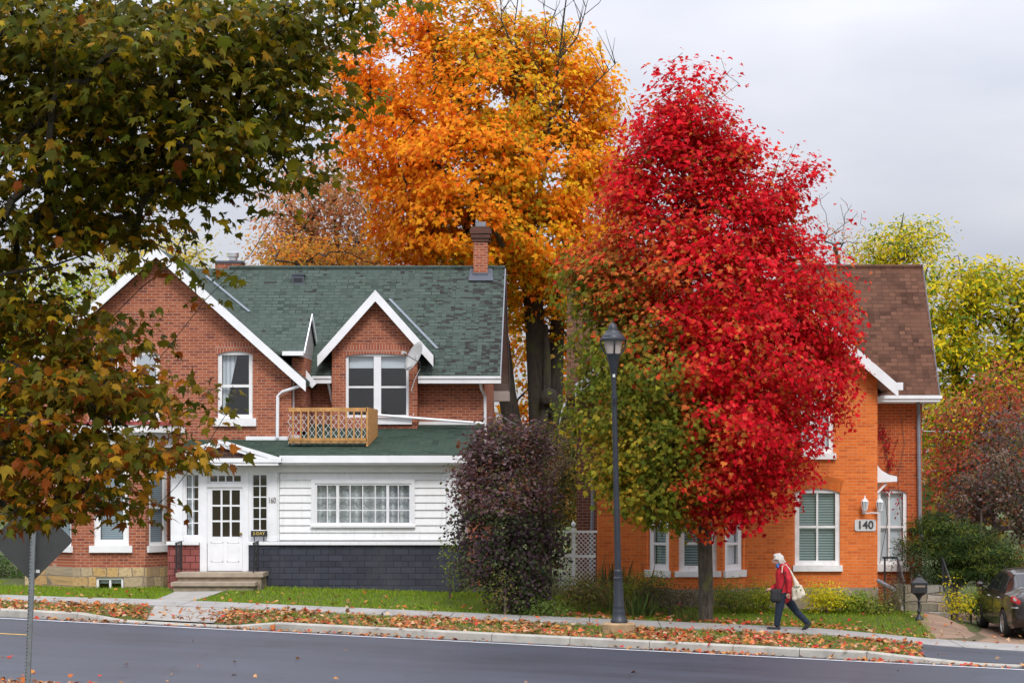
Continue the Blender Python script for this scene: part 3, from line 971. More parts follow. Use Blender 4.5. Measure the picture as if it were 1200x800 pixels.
# small gablet over the inner corner, facing right
fX, gY, gZ = PX(363, 52.4), 52.4, PZ(368, 52.4)
eYn, eZn = 50.95, PZ(412, 50.95)
mb = MB()
gxl = XA + (ZA - eZn) / KW + .02; gxr = XA + (ZA - gZ) / KW - .1
slab(mb, [(gxl, eYn, eZn), (fX + .05, eYn, eZn), (fX + .05, gY, gZ), (gxr, gY, gZ)], 0.09)
slab(mb, [(-10.2, 2 * gY - eYn, eZn), (fX + .05, 2 * gY - eYn, eZn), (fX + .05, gY, gZ), (-10.2, gY, gZ)], 0.09)
mb.build('gablet_roof', 'shingle_green', LH)
mb = MB(); mb.extrude([(fX, eYn + .1, eZn - .12), (fX, 2 * gY - eYn - .1, eZn - .12), (fX, gY, gZ - .1)], (-.1, 0, 0)); mb.build('gablet_face', 'grey_siding', LH)
mb = MB()
mb.extrude([(fX + .05, eYn, eZn + .01), (fX + .05, gY, gZ + .01), (fX + .05, gY, gZ - .03), (fX + .05, eYn, eZn - .04)], (.03, 0, 0))
mb.extrude([(fX + .05, 2 * gY - eYn, eZn + .01), (fX + .05, gY, gZ + .01), (fX + .05, gY, gZ - .16), (fX + .05, 2 * gY - eYn, eZn - .16)], (.03, 0, 0))
mb.box(-7.78, fX + .05, eYn - .08, eYn, eZn - .1, eZn + .01)
mb.build('gablet_trim', 'white_bright', LH)
mb = MB(); mb.box(-7.6, -7.28, 51.3, Ym, 4.6, eZn - .12); mb.build('corner_pier', 'brick_red', LH)
# gutters
for a, b in ((490, 587), (366, 388)):
    mb = MB()
    mb.box(PX(a, 52.2), PX(b, 52.2), 52.2, 52.345, PZ(449, 52.2), PZ(443.5, 52.2))
    mb.box(PX(a, 52.2), PX(b, 52.2), 52.17, 52.345, PZ(443.5, 52.2), PZ(440.5, 52.2))
    mb.build('gutter', 'white_bright', LH)
for a, b in ((wx1 + .02, dx0 - .01), (dx1 + .01, mxr - .02)): MB().box(a, b, 52.35, Ym, eZ - .2, eZ - .17).build('soffit', 'soffit', LH)
mb = MB(); a = P(351, 424, 51.6); b = P(371, 449, 51.6); mb.extrude([a, b, b + Vector((-.12, 0, -.12)), a + Vector((-.12, 0, -.12))], (0, .03, 0))
mb.build('corner_flashing', 'white_bright', LH)
downspout(LH, [P(356, 447, 50.75), P(352, 452, 50.78), P(331, 459, 50.85), P(325.5, 464, 50.9), P(325, 513, 50.9)])
downspout(LH, [P(343.5, 440, 51.25), P(343.5, 480, 51.25)], 0.035)
downspout(LH, [P(385, 449, 52.3), P(386, 455, 52.4), P(389, 470, 52.7), P(393, 477, 52.7)], 0.038)
downspout(LH, [P(563, 448, 52.3), P(564, 455, 52.4), P(568.5, 464, 52.7), P(568.5, 560, 52.7)])
# pale lower boards, cable pipe
for q in ((PX(440, 52.28), PX(483, 52.28), 52.22, 52.29, PZ(497, 52.28), PZ(489.5, 52.28)), (PX(490, Ym - .03), PX(566, Ym - .03), Ym - .04, Ym - .004, PZ(501, Ym), PZ(494, Ym)), (PX(288, 50.96), PX(337, 50.96), 50.95, 50.995, PZ(517, 50.96), PZ(511, 50.96))):
    MB().box(*q).build('skirt_board', 'white_bright', LH)
mb = MB(); mb.tube([P(441, 486, 52.15), P(567, 496, 52.15)], 0.035, 8); mb.build('vent_pipe', 'white_bright', LH, True)
# bay window of the wing
bY = 50.25
def bay(house, a, b, c, d, Yf, Yb, zb, zt, wins, mat, stone_top):
    """canted bay: a,d pixel columns on the wall (depth Yb), b,c on the front (depth Yf)"""
    pts = [(PX(a, Yb), Yb), (PX(b, Yf), Yf), (PX(c, Yf), Yf), (PX(d, Yb), Yb)]
    return pts
bp = [(PX(58, Yw), Yw), (PX(88, bY), bY), (PX(170, bY), bY), (PX(200, Yw), Yw)]
bz_top = PZ(512, bY)
W_bc = prect(110, 151, 545, 639, bY)
mb = MB()
wall_cols(mb, bp[1][0], bp[2][0], PZ(665, bY), lambda x: bz_top, [], [W_bc], bY, bY + .3)
def canted(mb, p, q, zb, zt, hole=None):
    """wall between plan points p,q, with an optional hole (f0,f1,z0,z1)"""
    A = Vector((p[0], p[1], 0)); B = Vector((q[0], q[1], 0)); d = (B - A); n = Vector((-d.y, d.x, 0)).normalized() * .2
    if n.y < 0: n = -n
    def pc(f0, f1, z0, z1):
        a = A + d * f0; b = A + d * f1
        mb.extrude([(a.x, a.y, z0), (b.x, b.y, z0), (b.x, b.y, z1), (a.x, a.y, z1)], n)
    if hole:
        f0, f1, z0, z1 = hole
        pc(0, f0, zb, zt); pc(f1, 1, zb, zt); pc(f0, f1, zb, z0); pc(f0, f1, z1, zt)
    else: pc(0, 1, zb, zt)
hz0, hz1 = PZ(639, 50.6), PZ(550, 50.6)
canted(mb, bp[0], bp[1], PZ(665, bY), bz_top, (0.2, 0.85, hz0, hz1))
canted(mb, bp[2], bp[3], PZ(665, bY), bz_top, (0.15, 0.88, hz0, hz1))
mb.build('bay_wall', 'brick_red', LH)
window(LH, W_bc, bY, 0.15, (), ((0.5, 0.07),), blind='blind_grey', sill=(0.1, 0.17), glass='glass')
arch_lintel(LH, W_bc, bY, 0.2, 0.06)
def canted_window(house, p, q, hole, blind='blind_grey', fw=0.09, mh=((0.5, 0.06),), sill=True):
    A = Vector((p[0], p[1], 0)); B = Vector((q[0], q[1], 0)); d = (B - A); L = d.length; d.normalize(); n = Vector((-d.y, d.x, 0))
    if n.y < 0: n = -n
    f0, f1, z0, z1 = hole; x0, x1 = f0 * L, f1 * L
    def T(mbx):
        mbx.v = [tuple(A + d * v[0] + n * v[1] + Vector((0, 0, v[2]))) for v in mbx.v]; return mbx
    mb = MB()
    for q4 in ((x0, x0 + fw, z0, z1), (x1 - fw, x1, z0, z1), (x0 + fw, x1 - fw, z0, z0 + fw), (x0 + fw, x1 - fw, z1 - fw, z1)):
        mb.box(q4[0], q4[1], .04, .11, q4[2], q4[3])
    for f, w in mh:
        z = z0 + (z1 - z0) * f; mb.box(x0 + fw, x1 - fw, .05, .1, z - w / 2, z + w / 2)
    w = T(mb).build('window', 'white', house)
    g = MB(); g.poly([(x0 + fw, .09, z0 + fw), (x1 - fw, .09, z0 + fw), (x1 - fw, .09, z1 - fw), (x0 + fw, .09, z1 - fw)]); T(g).build('pane', 'glass', w)
    g = MB(); g.box(x0 + fw, x1 - fw, .14, .16, z0 + fw, z1 - fw); T(g).build('blind', blind, w)
    if sill:
        g = MB(); g.box(x0 - .07, x1 + .07, -.07, .036, z0 - .16, z0 + .003); T(g).build('sill', 'white', w)
canted_window(LH, bp[0], bp[1], (0.2, 0.85, hz0, hz1)); canted_window(LH, bp[2], bp[3], (0.15, 0.88, hz0, hz1))
# bay cornice and roof
def plan_off(pts, e): return [(pts[0][0] - e * 1.2, pts[0][1]), (pts[1][0] - e * .5, pts[1][1] - e), (pts[2][0] + e * .5, pts[2][1] - e), (pts[3][0] + e * 1.2, pts[3][1])]
def ring(mb, pts, z0, z1): mb.extrude([(x, y, z0) for x, y in pts], (0, 0, z1 - z0))
mb = MB(); ring(mb, plan_off(bp, .10), bz_top, bz_top + .12); ring(mb, plan_off(bp, .3), bz_top + .12, bz_top + .3); ring(mb, plan_off(bp, .04), bz_top - .25, bz_top); mb.build('bay_cornice', 'white', LH)
mb = MB(); o = plan_off(bp, .33); i2 = [(x, Yw - .01) for x, y in plan_off(bp, -.2)]
zt0, zt1 = bz_top + .302, bz_top + .42
lo = [(x, y, zt0) for x, y in o]; hi = [(o[0][0] + .3, Yw - .01, zt1), (bp[1][0] + .2, Yw - .15, zt1), (bp[2][0] - .2, Yw - .15, zt1), (o[3][0] - .3, Yw - .01, zt1)]
for k in range(3): mb.poly([lo[k], lo[k + 1], hi[k + 1], hi[k]])
mb.poly(hi); mb.build('bay_roof', m_shingle('shingle_red', (0.25, 0.05, 0.045), (0.3, 0.07, 0.06), (0.1, 0.03, 0.03), 'slope_y'), LH)
# fieldstone foundation
mb = MB()
e = 0.05
fp = [(wx0 - .04, Yw - e), (bp[0][0] - e, Yw - e), (bp[1][0] - e, bY - e), (bp[2][0] + e, bY - e), (bp[3][0] + e, Yw - e), (bp[3][0] + .1, Yw - e)]
for k in range(len(fp) - 1):
    a, b = fp[k], fp[k + 1]
    if k == 2:
        # leave a hole for the basement light
        hx0, hx1 = PX(113, bY), PX(145, bY); hz = PZ(676, bY)
        mb.box(a[0], hx0, bY - e, bY + .3, 0.2, PZ(664.5, bY)); mb.box(hx1, b[0], bY - e, bY + .3, 0.2, PZ(664.5, bY)); mb.box(hx0, hx1, bY - e, bY + .3, hz, PZ(664.5, bY))
    else: canted(mb, a, b, 0.2, PZ(664.5, bY))
mb.build('foundation', 'stone', LH)
window(LH, (hx0, hx1, 0.52, hz), bY - e, 0.06, ((0.5, .05),), (), glass='glass', frame='white_worn', blind='shade_white', blind_top=0.35, name='basement_window', label='small worn white basement window in the stone foundation')

# ---- porch
px0, px1 = 201, 540
eYp, eZp = 49.3, PZ(533, 49.3)
kp = (PZ(497, Ym) - eZp) / (Ym - eYp)
sideL = prect(217, 233.5, 555, 628, Yp); sideR = prect(295, 313.5, 555, 622, Yp)
transom = prect(244, 284, 555, 566, Yp); doorR = prect(243, 284, 570, 668.5, Yp)
bigW = prect(369, 482, 566, 614.5, Yp)
mb = MB()
zL = PZ(636, Yp)
# entry bay: flat white boarding with the openings; below the ledge the shakes
wall_cols(mb, PX(200, Yp), PX(327, Yp), zL, lambda x: eZp - .12, [], [sideL, sideR, transom, doorR], Yp, Yp + .14)
mb.build('entry_wall', 'white_bright', LH)
mb = MB()
wall_cols(mb, PX(327, Yp) + .001, PX(540, Yp), zL, lambda x: eZp - .12, [], [bigW], Yp + .06, Yp + .18)
mb.box(PX(540, Yp) - .12, PX(540, Yp), Yp + .18, Ym, zL, eZp - .1)
mb.build('porch_wall', 'siding', LH)
# clapboards (each course leans out at its foot)
mb = MB()
ya = [553, 562, 571, 579.5, 588.3, 597, 606, 615, 623.5, 632.5]
for k in range(len(ya) - 1):
    zt, zbm = PZ(ya[k], Yp), PZ(ya[k + 1], Yp)
    for (a, b) in ((327.5, 364.5), (486, 523.5)) if 0 < k < 7 else ((327.5, 523.5),):
        mb.extrude([(PX(a, Yp), Yp + .055, zt), (PX(a, Yp), Yp + .02, zbm), (PX(a, Yp), Yp + .06, zbm)], (PX(b, Yp) - PX(a, Yp), 0, 0))
mb.build('clapboard', 'siding', LH)
for a, b in ((202, 214.5), (313.8, 325), (523.5, 536.5)):
    mb = MB()
    mb.box(PX(a, Yp), PX(b, Yp), Yp - .05, Yp + .03, PZ(634, Yp), PZ(553, Yp))
    mb.box(PX(a - 1, Yp), PX(b + 1, Yp), Yp - .07, Yp + .03, PZ(558, Yp), PZ(555, Yp))
    mb.box(PX(a - 1, Yp), PX(b + 1, Yp), Yp - .07, Yp + .03, PZ(633, Yp), PZ(629, Yp))
    mb.build('pilaster', 'white_bright', LH)
mb = MB()   # door posts, ledge, frieze
for a, b in ((234.5, 242.5), (284.5, 291.5)): mb.box(PX(a, Yp), PX(b, Yp), Yp - .03, Yp - .002, PZ(669, Yp), PZ(553, Yp))
for a, b in ((234.5, 242.5), (284.5, 291.5)): mb.box(PX(a, Yp), PX(b, Yp), Yp - .002, Yp + .14, PZ(669, Yp), zL)
mb.box(PX(242.5, Yp), PX(284.5, Yp), Yp - .02, Yp - .002, PZ(570.5, Yp), PZ(566, Yp))
mb.build('door_frame', 'white_bright', LH)
for a, b in ((196, 234), (292, 541)):
    MB().box(PX(a, Yp), PX(b, Yp), Yp - .12, Yp - .055, PZ(638, Yp), PZ(634, Yp)).build('ledge', 'siding', LH)
mb = MB(); mb.box(PX(200, Yp), PX(540, Yp), Yp - .03, Yp - .003, PZ(553, Yp), PZ(544, Yp)); mb.build('frieze', 'white', LH)
mb = MB(); mb.box(PX(197, Yp), PX(234, Yp), Yp - .055, Yp + .12, 0.3, PZ(638, Yp)); mb.build('red_skirt', 'shake_red', LH)
mb = MB(); mb.box(PX(292, Yp), PX(539, Yp), Yp - .05, Yp + .12, 0.2, PZ(638, Yp)); mb.box(PX(539, Yp) - .1, PX(539, Yp), Yp + .12, Ym, 0.2, zL); mb.box(PX(292, Yp), PX(328, Yp), Yp - .07, Yp - .05, 0.2, PZ(638, Yp)); mb.build('slate_skirt', 'shake_slate', LH)
# porch windows
grid5 = tuple((k / 5, .028) for k in range(1, 5))
window(LH, sideL, Yp, 0.03, ((0.5, .028),), grid5, recess=.03, frame='white_bright', drape=[(0.0, .6, .55, 0.0)], name='sidelight')
window(LH, sideR, Yp, 0.03, ((0.5, .028),), grid5, recess=.03, frame='white_bright', name='sidelight')
window(LH, transom, Yp, 0.045, tuple((k / 4, .03) for k in range(1, 4)), (), recess=.03, frame='white_bright', name='transom')
sec = [(371, 394.5), (396.5, 453), (455, 480)]
mb = MB()
a, b, c_, d_ = bigW
W = window(LH, bigW, Yp, 0.05, ((0.222, .07), (0.765, .07), (0.111, .02), (0.358, .024), (0.494, .024), (0.63, .024), (0.88, .02)), ((0.333, .022), (0.667, .022)), recess=.02, frame='white_bright', name='picture_window')
mb = MB()   # wide trim around it
for q in ((364.5, 369, 562, 617.5), (482, 486, 562, 617.5), (369, 482, 562, 566), (369, 482, 614.5, 617.5)): mb.box(PX(q[0], Yp), PX(q[1], Yp), Yp - .012, Yp + .05, PZ(q[3], Yp), PZ(q[2], Yp))
mb.box(PX(364, Yp), PX(487, Yp), Yp - .05, Yp - .013, PZ(617.5, Yp), PZ(615, Yp))
mb.build('window_trim', 'white_bright', W)
def m_lace():
    m, nt, b, o = new_mat('lace_curtain')
    v = objco(nt)
    vo = N(nt, 'ShaderNodeTexVoronoi', feature='DISTANCE_TO_EDGE'); vo.inputs['Scale'].default_value = 11
    nt.links.new(v, vo.inputs['Vector'])
    s = N(nt, 'ShaderNodeSeparateXYZ'); nt.links.new(v, s.inputs[0])
    wv = N(nt, 'ShaderNodeMath', operation='SINE'); mu = N(nt, 'ShaderNodeMath', operation='MULTIPLY'); mu.inputs[1].default_value = 28
    nt.links.new(s.outputs[0], mu.inputs[0]); nt.links.new(mu.outputs[0], wv.inputs[0])
    col = ramp(nt, wv.outputs[0], 0.0, 1.0, (0.46, 0.45, 0.45), (0.82, 0.81, 0.79))
    col = mixc(nt, ramp(nt, vo.outputs['Distance'], 0.0, 0.10), (0.34, 0.33, 0.33), col)
    nt.links.new(col, b.inputs['Base Color']); b.inputs['Roughness'].default_value = 0.9
    return m
M['lace'] = m_lace()
mb = MB()
for a, b in ((0.0, 0.47), (0.475, 1.0)):
    x0 = bigW[0] + (bigW[1] - bigW[0]) * a; x1 = bigW[0] + (bigW[1] - bigW[0]) * b; n = 30
    q = []
    for k in range(n + 1):
        x = x0 + (x1 - x0) * k / n; q.append((x, Yp + .2 + .025 * math.sin(x * 26)))
    for k in range(n):
        mb.poly([(q[k][0], q[k][1], bigW[2]), (q[k + 1][0], q[k + 1][1], bigW[2]), (q[k + 1][0], q[k + 1][1], bigW[3]), (q[k][0], q[k][1], bigW[3])])
mb.build('lace_curtain', 'lace', W)
mb = MB(); mb.box(PX(204, Yp), PX(536, Yp), Yp + 1.2, Yp + 1.25, 1.1, 3.8); mb.build('interior_wall', 'door_wood', LH)
# door with nine lights
mb = MB(); x0, x1, z0, z1 = doorR; dy = Yp + .02
g = prect(248.5, 281, 574, 628.5, Yp)
for q in ((x0, g[0], z0, z1), (g[1], x1, z0, z1), (g[0], g[1], g[3], z1), (g[0], g[1], z0, g[2])): mb.box(q[0], q[1], dy, dy + .05, q[2], q[3])
for k in (1, 2):
    x = g[0] + (g[1] - g[0]) * k / 3; mb.box(x - .022, x + .022, dy + .005, dy + .045, g[2], g[3])
    z = g[2] + (g[3] - g[2]) * k / 3; mb.box(g[0], g[1], dy + .007, dy + .043, z - .022, z + .022)
for a, b in ((247, 261.5), (266, 280)):
    q = prect(a, b, 635, 658, Yp)
    for w in ((q[0], q[1], q[3] - .02, q[3]), (q[0], q[1], q[2], q[2] + .02), (q[0], q[0] + .02, q[2], q[3]), (q[1] - .02, q[1], q[2], q[3])): mb.box(w[0], w[1], dy - .008, dy - .002, w[2], w[3])
D = mb.build('door', 'white_bright', LH)
mb = MB(); mb.poly([(g[0], dy + .03, g[2]), (g[1], dy + .03, g[2]), (g[1], dy + .03, g[3]), (g[0], dy + .03, g[3])]); mb.build('pane', 'glass', D)
mb = MB(); mb.lathe([(.012, -.02), (.012, .02), (.035, .03), (.035, .06), (.0, .07)], (0, 0, 0), 12)
mb.v = [(PX(282.2, Yp) + v[0], dy - v[2], PZ(625, Yp) + v[1]) for v in mb.v]; mb.build('handle', 'brass', D, True)
text_mesh('160', 0.20, 0.008, Vector((PX(319.2, Yp), Yp - .062, PZ(586, Yp))), 'house_number', 'digit_bronze', LH, 0.0, .66)
# porch roof
mb = MB()
f = lambda Y: eZp + kp * (Y - eYp)
slab(mb, [(PX(205, eYp), eYp, eZp), (wx1 - .02, eYp, eZp), (wx1 - .02, 51.05, f(51.05)), (PX(205, eYp), 51.05, f(51.05))], .08)
slab(mb, [(wx1 - .02, eYp, eZp), (PX(547, eYp), eYp, eZp), (PX(567, Ym), Ym + .02, f(Ym + .02)), (wx1 - .02, Ym + .02, f(Ym + .02))], .08)
mb.build('porch_roof', 'shingle_porch', LH)
mb = MB(); mb.rect(327.5, 547, 533.5, 542, eYp - .05, .05); mb.rect(329, 546, 541.9, 544.5, eYp + .02, .3); mb.build('porch_fascia', 'white_bright', LH)
# entry pediment
pY = 49.2; XPd, ZPd = PX(258.5, pY), PZ(515, pY); hp = PX(330, pY) - XPd; kpd = (ZPd - PZ(536.5, pY)) / hp
mb = MB(); gable_roof_y(mb, XPd, ZPd, hp, kpd, pY, 51.0, .05); mb.build('pediment_roof', 'shingle_porch', LH)
mb = MB(); rake_boards(mb, XPd, ZPd + .003, hp, kpd, pY - .04, .10, .04); rake_boards(mb, XPd, ZPd - .10, hp - .1, kpd, pY - .015, .08, .05)
mb.box(XPd - hp, XPd + hp, pY - .05, pY + .1, PZ(541.5, pY), PZ(536.7, pY)); mb.box(XPd - hp + .08, XPd + hp - .08, pY - .02, pY + .35, PZ(545, pY), PZ(541.6, pY))
mb.build('pediment_trim', 'white_bright', LH)
mb = MB(); mb.extrude([(XPd - hp + .2, pY + .06, PZ(536.5, pY)), (XPd + hp - .2, pY + .06, PZ(536.5, pY)), (XPd, pY + .06, ZPd - .08)], (0, .06, 0))
mb.build('tympanum', m_brick('shake_brown', (0.09, 0.05, 0.04), (0.07, 0.04, 0.035), (0.02, .015, .012), (0.05, .03, .03), bw=.2, bh=.12), LH)

# steps
ST = empty('front_steps', (PX(257, 48.6), 48.9, zg1(PX(257, 48.6), 48.6)), 'weathered concrete front steps below the white nine-pane door', 'steps')
mb = MB()
zl = PZ(671, 48.75)
mb.box(PX(206, 48.75), PX(308, 48.75), 48.75, 49.63, zl - .10, zl)
mb.box(PX(200, 48.4), PX(299, 48.4), 48.4, 48.95, zl - .30, zl - .21)
mb.build('tread', m_plain('worn_tread', (0.36, 0.29, 0.22), .95, .15, 5, bmp=.3, dirt=(.2, .16, .11)), ST)
mb = MB(); mb.box(PX(208, 48.8), PX(306, 48.8), 48.82, 49.62, 0.3, zl - .1); mb.box(PX(203, 48.45), PX(297, 48.45), 48.46, 48.82, 0.3, zl - .3); mb.build('riser', 'old_concrete', ST)
def scroll_rail(px, label):
    x = PX(px, 48.8)
    r = empty('step_railing', (x, 49.0, zl), label, 'railing', 'wrought iron railings on the front steps')
    mb = MB(); top = zl + .72
    mb.tube([(x, 48.82, zl), (x, 48.82, top)], .018, 6); mb.build('post', 'black_iron', r)
    mb = MB(); mb.tube([(x, 49.5, zl), (x, 49.5, top + .04)], .016, 6); mb.build('post', 'black_iron', r)
    mb = MB(); mb.tube([(x, 48.78, top), (x, 49.5, top + .02)], .02, 6); mb.build('handrail', 'black_iron', r)
    mb = MB(); mb.tube([(x, 48.82, zl + .1), (x, 49.5, zl + .1)], .012, 6); mb.build('bottom_rail', 'black_iron', r)
    mb = MB()
    for k in range(1, 6): mb.tube([(x, 48.82 + .113 * k, zl + .1), (x, 48.82 + .113 * k, top)], .009, 5)
    for zc in (zl + .28, zl + .5):
        mb.tube([(x + .012, 49.16 + .09 * math.cos(a) * (1 - a / 16), zc + .08 * math.sin(a) * (1 - a / 16)) for a in np.linspace(0, 9, 22)], .008, 5)
    mb.build('baluster', 'black_iron', r)
scroll_rail(206, 'black wrought iron railing on the step side by the red shakes')
scroll_rail(297, 'black wrought iron railing on the step side by the slate shakes')
# sign by the door
yS = Yp - .14
SG = empty('address_sign', (PX(303.5, yS), yS, PZ(634, yS)), 'small black sign reading 2-DAY in yellow below the right sidelight', 'sign')
mb = MB(); mb.rect(294, 313, 621.5, 628.3, yS, .03); mb.build('board', 'black_iron', SG)
for a in (297.5, 308.5):
    mb = MB(); mb.rect(a, a + 1, 628.3, 634, yS + .005, .02); mb.build('support', 'black_iron', SG)
text_mesh('2-DAY', .105, .004, Vector((PX(303.3, yS), yS - .006, PZ(624.8, yS))), 'lettering', 'yellow_letter', SG, .0)

# balcony on the porch roof
BY = 50.15
BL = empty('balcony', (PX(388, BY), BY, PZ(516, BY)), 'small cedar balcony with white criss-cross lattice on the porch roof', 'balcony')
for a, b, c_, d_ in ((338, 430, 477.5, 482), (339, 430, 513, 517)):
    mb = MB(); mb.rect(a, b, c_, d_, BY, .05); mb.build('rail', 'cedar', BL)
bz0 = PZ(516.5, BY)
for k in range(10):
    px = 343.5 + k * 8.9
    mb = MB(); mb.rect(px - .9, px + .9, 479, 516.5, BY - .035, .033); mb.build('baluster', 'cedar', BL)
# solid right side, running back over the rising roof
mb = MB(); xr = PX(429, BY)
mb.extrude([(xr, BY, PZ(477, BY)), (xr + .12, BY + 1.2, PZ(477, BY) - .02), (xr + .12, BY + 1.2, f(BY + 1.2) + .02), (xr, BY, f(BY) + .02)], (.05, 0, 0))
mb.build('side_panel', 'cedar', BL)
mb = MB(); mb.extrude([(PX(338, BY), BY, bz0 - .05), (xr, BY, bz0 - .05), (xr, BY + .2, bz0 - .05), (PX(338, BY), BY + .2, bz0 - .05)], (0, 0, .05)); mb.build('deck', 'cedar', BL)
mb = MB()
for k in range(15):
    for s in (-1, 1):
        xa = PX(337.5 + k * 6.3, BY + .1); w = PX(337.5 + 6.3, BY + .1) - PX(337.5, BY + .1)
        zz = [PZ(485, BY) - j * .19 for j in range(5)]
        for j in range(4):
            a = xa if (j + (s > 0)) % 2 else xa + w; b = xa + w if (j + (s > 0)) % 2 else xa
            mb.bar((a, BY + .085 + .008 * s, zz[j]), (b, BY + .085 + .008 * s, zz[j + 1]), .008, .02, (0, 1, 0))
mb.build('lattice_gate', 'white_bright', BL)
BKT = empty('bucket', (PX(346, 50.4), 50.4, f(50.4)), 'white plastic pail with red rim and yellow label behind the balcony lattice', 'bucket')
mb = MB(); c0 = (PX(346, 50.4), 50.4, f(50.4)); mb.lathe([(.10, 0), (.125, .26)], c0, 16); mb.build('pail', 'white_bright', BKT, True)
mb = MB(); mb.lathe([(.13, .255), (.13, .3), (.115, .31)], c0, 16); mb.build('rim', m_plain('red_plastic', (.5, .03, .03), .4), BKT, True)
mb = MB(); mb.lathe([(.1145, .06), (.1205, .14)], c0, 16, cap=False); mb.build('paper_label', 'yellow_letter', BKT, True)

# satellite dish
SD = empty('satellite_dish', P(497, 440, 51.7), 'grey oval satellite dish mounted at the right dormer eave', 'satellite dish')
mb = MB(); n = 20; rings = []
cD = P(485, 417, 51.5); ax = Vector((-.75, -.55, .38)).normalized(); ux = Vector((.5, 0, .75)); ux = (ux - ax * ux.dot(ax)).normalized(); uy = ax.cross(ux)
for rr in (0, .25, .5, .75, 1.0):
    for j in range(n):
        a = 2 * math.pi * j / n
        q = cD + ux * math.cos(a) * rr * .42 + uy * math.sin(a) * rr * .33 + ax * (.09 * rr * rr - .09)
        mb.v.append(tuple(q))
for k in range(4):
    for j in range(n): mb.f.append((k * n + j, k * n + (j + 1) % n, (k + 1) * n + (j + 1) % n, (k + 1) * n + j))
d = mb.build('reflector', 'dish', SD, True)
mo = d.modifiers.new('thickness', 'SOLIDIFY'); mo.thickness = .012
me = eval_mesh(d); d.modifiers.clear(); d.data = me
mb = MB(); lnb = P(473, 414, 51.1); mb.tube([cD - ux * .38 - ax * .0, P(492, 425, 51.3), lnb], .012, 6); mb.build('feed_arm', 'black_iron', SD)
mb = MB(); mb.tube([lnb + Vector((-.02, -.04, .02)), lnb + Vector((.05, .1, .0))], [.045, .035], 10); mb.build('feed_horn', 'dish', SD)
mb = MB(); mb.tube([cD - ax * .1, P(492, 425, 51.9), P(493, 434, 52.2)], .02, 8); mb.build('mast', 'black_iron', SD)
cab = MB(); cab.tube([P(492, 432, 52.1), P(486, 445, 52.22), P(482, 457, 52.24), P(489, 472, 52.6), P(490, 479, 52.7), P(484, 486, 52.24)], .012, 5)
tag(cab.build('cable', 'white_worn'), 'thin pale cable hanging down the brick from the satellite dish', 'cable')

# ------------------------------------------------------------------ RIGHT HOUSE
Yf, Yr = 47.6, 49.6
RH = empty('brick_house', (4.0, Yf, 0.3), 'orange painted brick house with brown shingled roof behind the red maple', 'house')
XB = PX(863, 47.25); HB = PX(1051, 47.25) - XB; KB = 0.867; ZB = PZ(449, 47.25) + KB * HB
rx0, rx1 = PX(700, Yf), PX(1028.3, Yf)
zg0 = 0.0
WR = prect(931.5, 984.5, 572, 662, Yf)
WU = prect(925, 977, 436, 531, Yf); WU2 = prect(742, 794, 436, 531, Yf)
mb = MB()
topR = lambda x: ZB - .2 - KB * abs(x - XB)
bayx = (PX(757, Yf), PX(874, Yf))
hole = (bayx[0] + .15, bayx[1] - .15, PZ(690, Yf), PZ(540, Yf))
wall_cols(mb, rx0, rx1, PZ(688, Yf), topR, [XB], [WR, WU, WU2, hole], Yf, Yf + .3)
for s in (rx0, rx1 - .3): mb.box(s, s + .3, Yf + .3, Yr, 0, topR(rx0))
mb.build('wing_wall', 'brick_orange', RH)
window(RH, WR, Yf, .11, ((.5, .045),), ((.5, .06),), blind='blind_teal', sill=(.05, .14), recess=.045, frame='white_worn')
arch_lintel(RH, WR, Yf, .3, .1, .1, m_brick('brick_orange_soldier', (0.62, 0.16, 0.03), (0.54, 0.12, 0.022), (0.4, 0.13, 0.05), (.36, .08, .02), bw=.08, bh=.3, ms=.008))
for r in (WU, WU2):
    window(RH, r, Yf, .11, ((.5, .045),), ((.5, .06),), blind='shade_white', blind_top=1.0, sill=(.05, .14), frame='white_worn')
    arch_lintel(RH, r, Yf, .3, .1, .1, 'brick_orange')
# bay
rY2 = 46.95
bp2 = [(PX(757, Yf), Yf), (PX(787, rY2), rY2), (PX(847, rY2), rY2), (PX(873, Yf), Yf)]
WB = prect(795.5, 840, 604, 669, rY2)
zbt = PZ(548, rY2)
mb = MB()
wall_cols(mb, bp2[1][0], bp2[2][0], PZ(690, rY2), lambda x: zbt, [], [WB], rY2, rY2 + .25)
h2 = (0.1, 0.9, PZ(668, 47.2), PZ(606, 47.2))
canted(mb, bp2[0], bp2[1], PZ(690, rY2), zbt, h2); canted(mb, bp2[2], bp2[3], PZ(690, rY2), zbt, h2)
mb.build('bay_wall', 'brick_orange', RH)
window(RH, WB, rY2, .13, (), ((.5, .06),), blind='blind_teal', sill=(.1, .13), frame='white_worn')
canted_window(RH, bp2[0], bp2[1], h2, 'blind_teal', .14); canted_window(RH, bp2[2], bp2[3], h2, 'shade_white', .14)
mb = MB(); ring(mb, plan_off(bp2, .08), zbt, zbt + .15); ring(mb, plan_off(bp2, .22), zbt + .15, zbt + .28); mb.build('bay_cornice', 'white', RH)
mb = MB(); o = plan_off(bp2, .24); lo = [(x, y, zbt + .282) for x, y in o]; hi = [(o[0][0] + .3, Yf - .01, zbt + .6), (bp2[1][0] + .2, Yf - .05, zbt + .6), (bp2[2][0] - .2, Yf - .05, zbt + .6), (o[3][0] - .3, Yf - .01, zbt + .6)]
for k in range(3): mb.poly([lo[k], lo[k + 1], hi[k + 1], hi[k]])
mb.build('bay_roof', 'shingle_brown', RH)
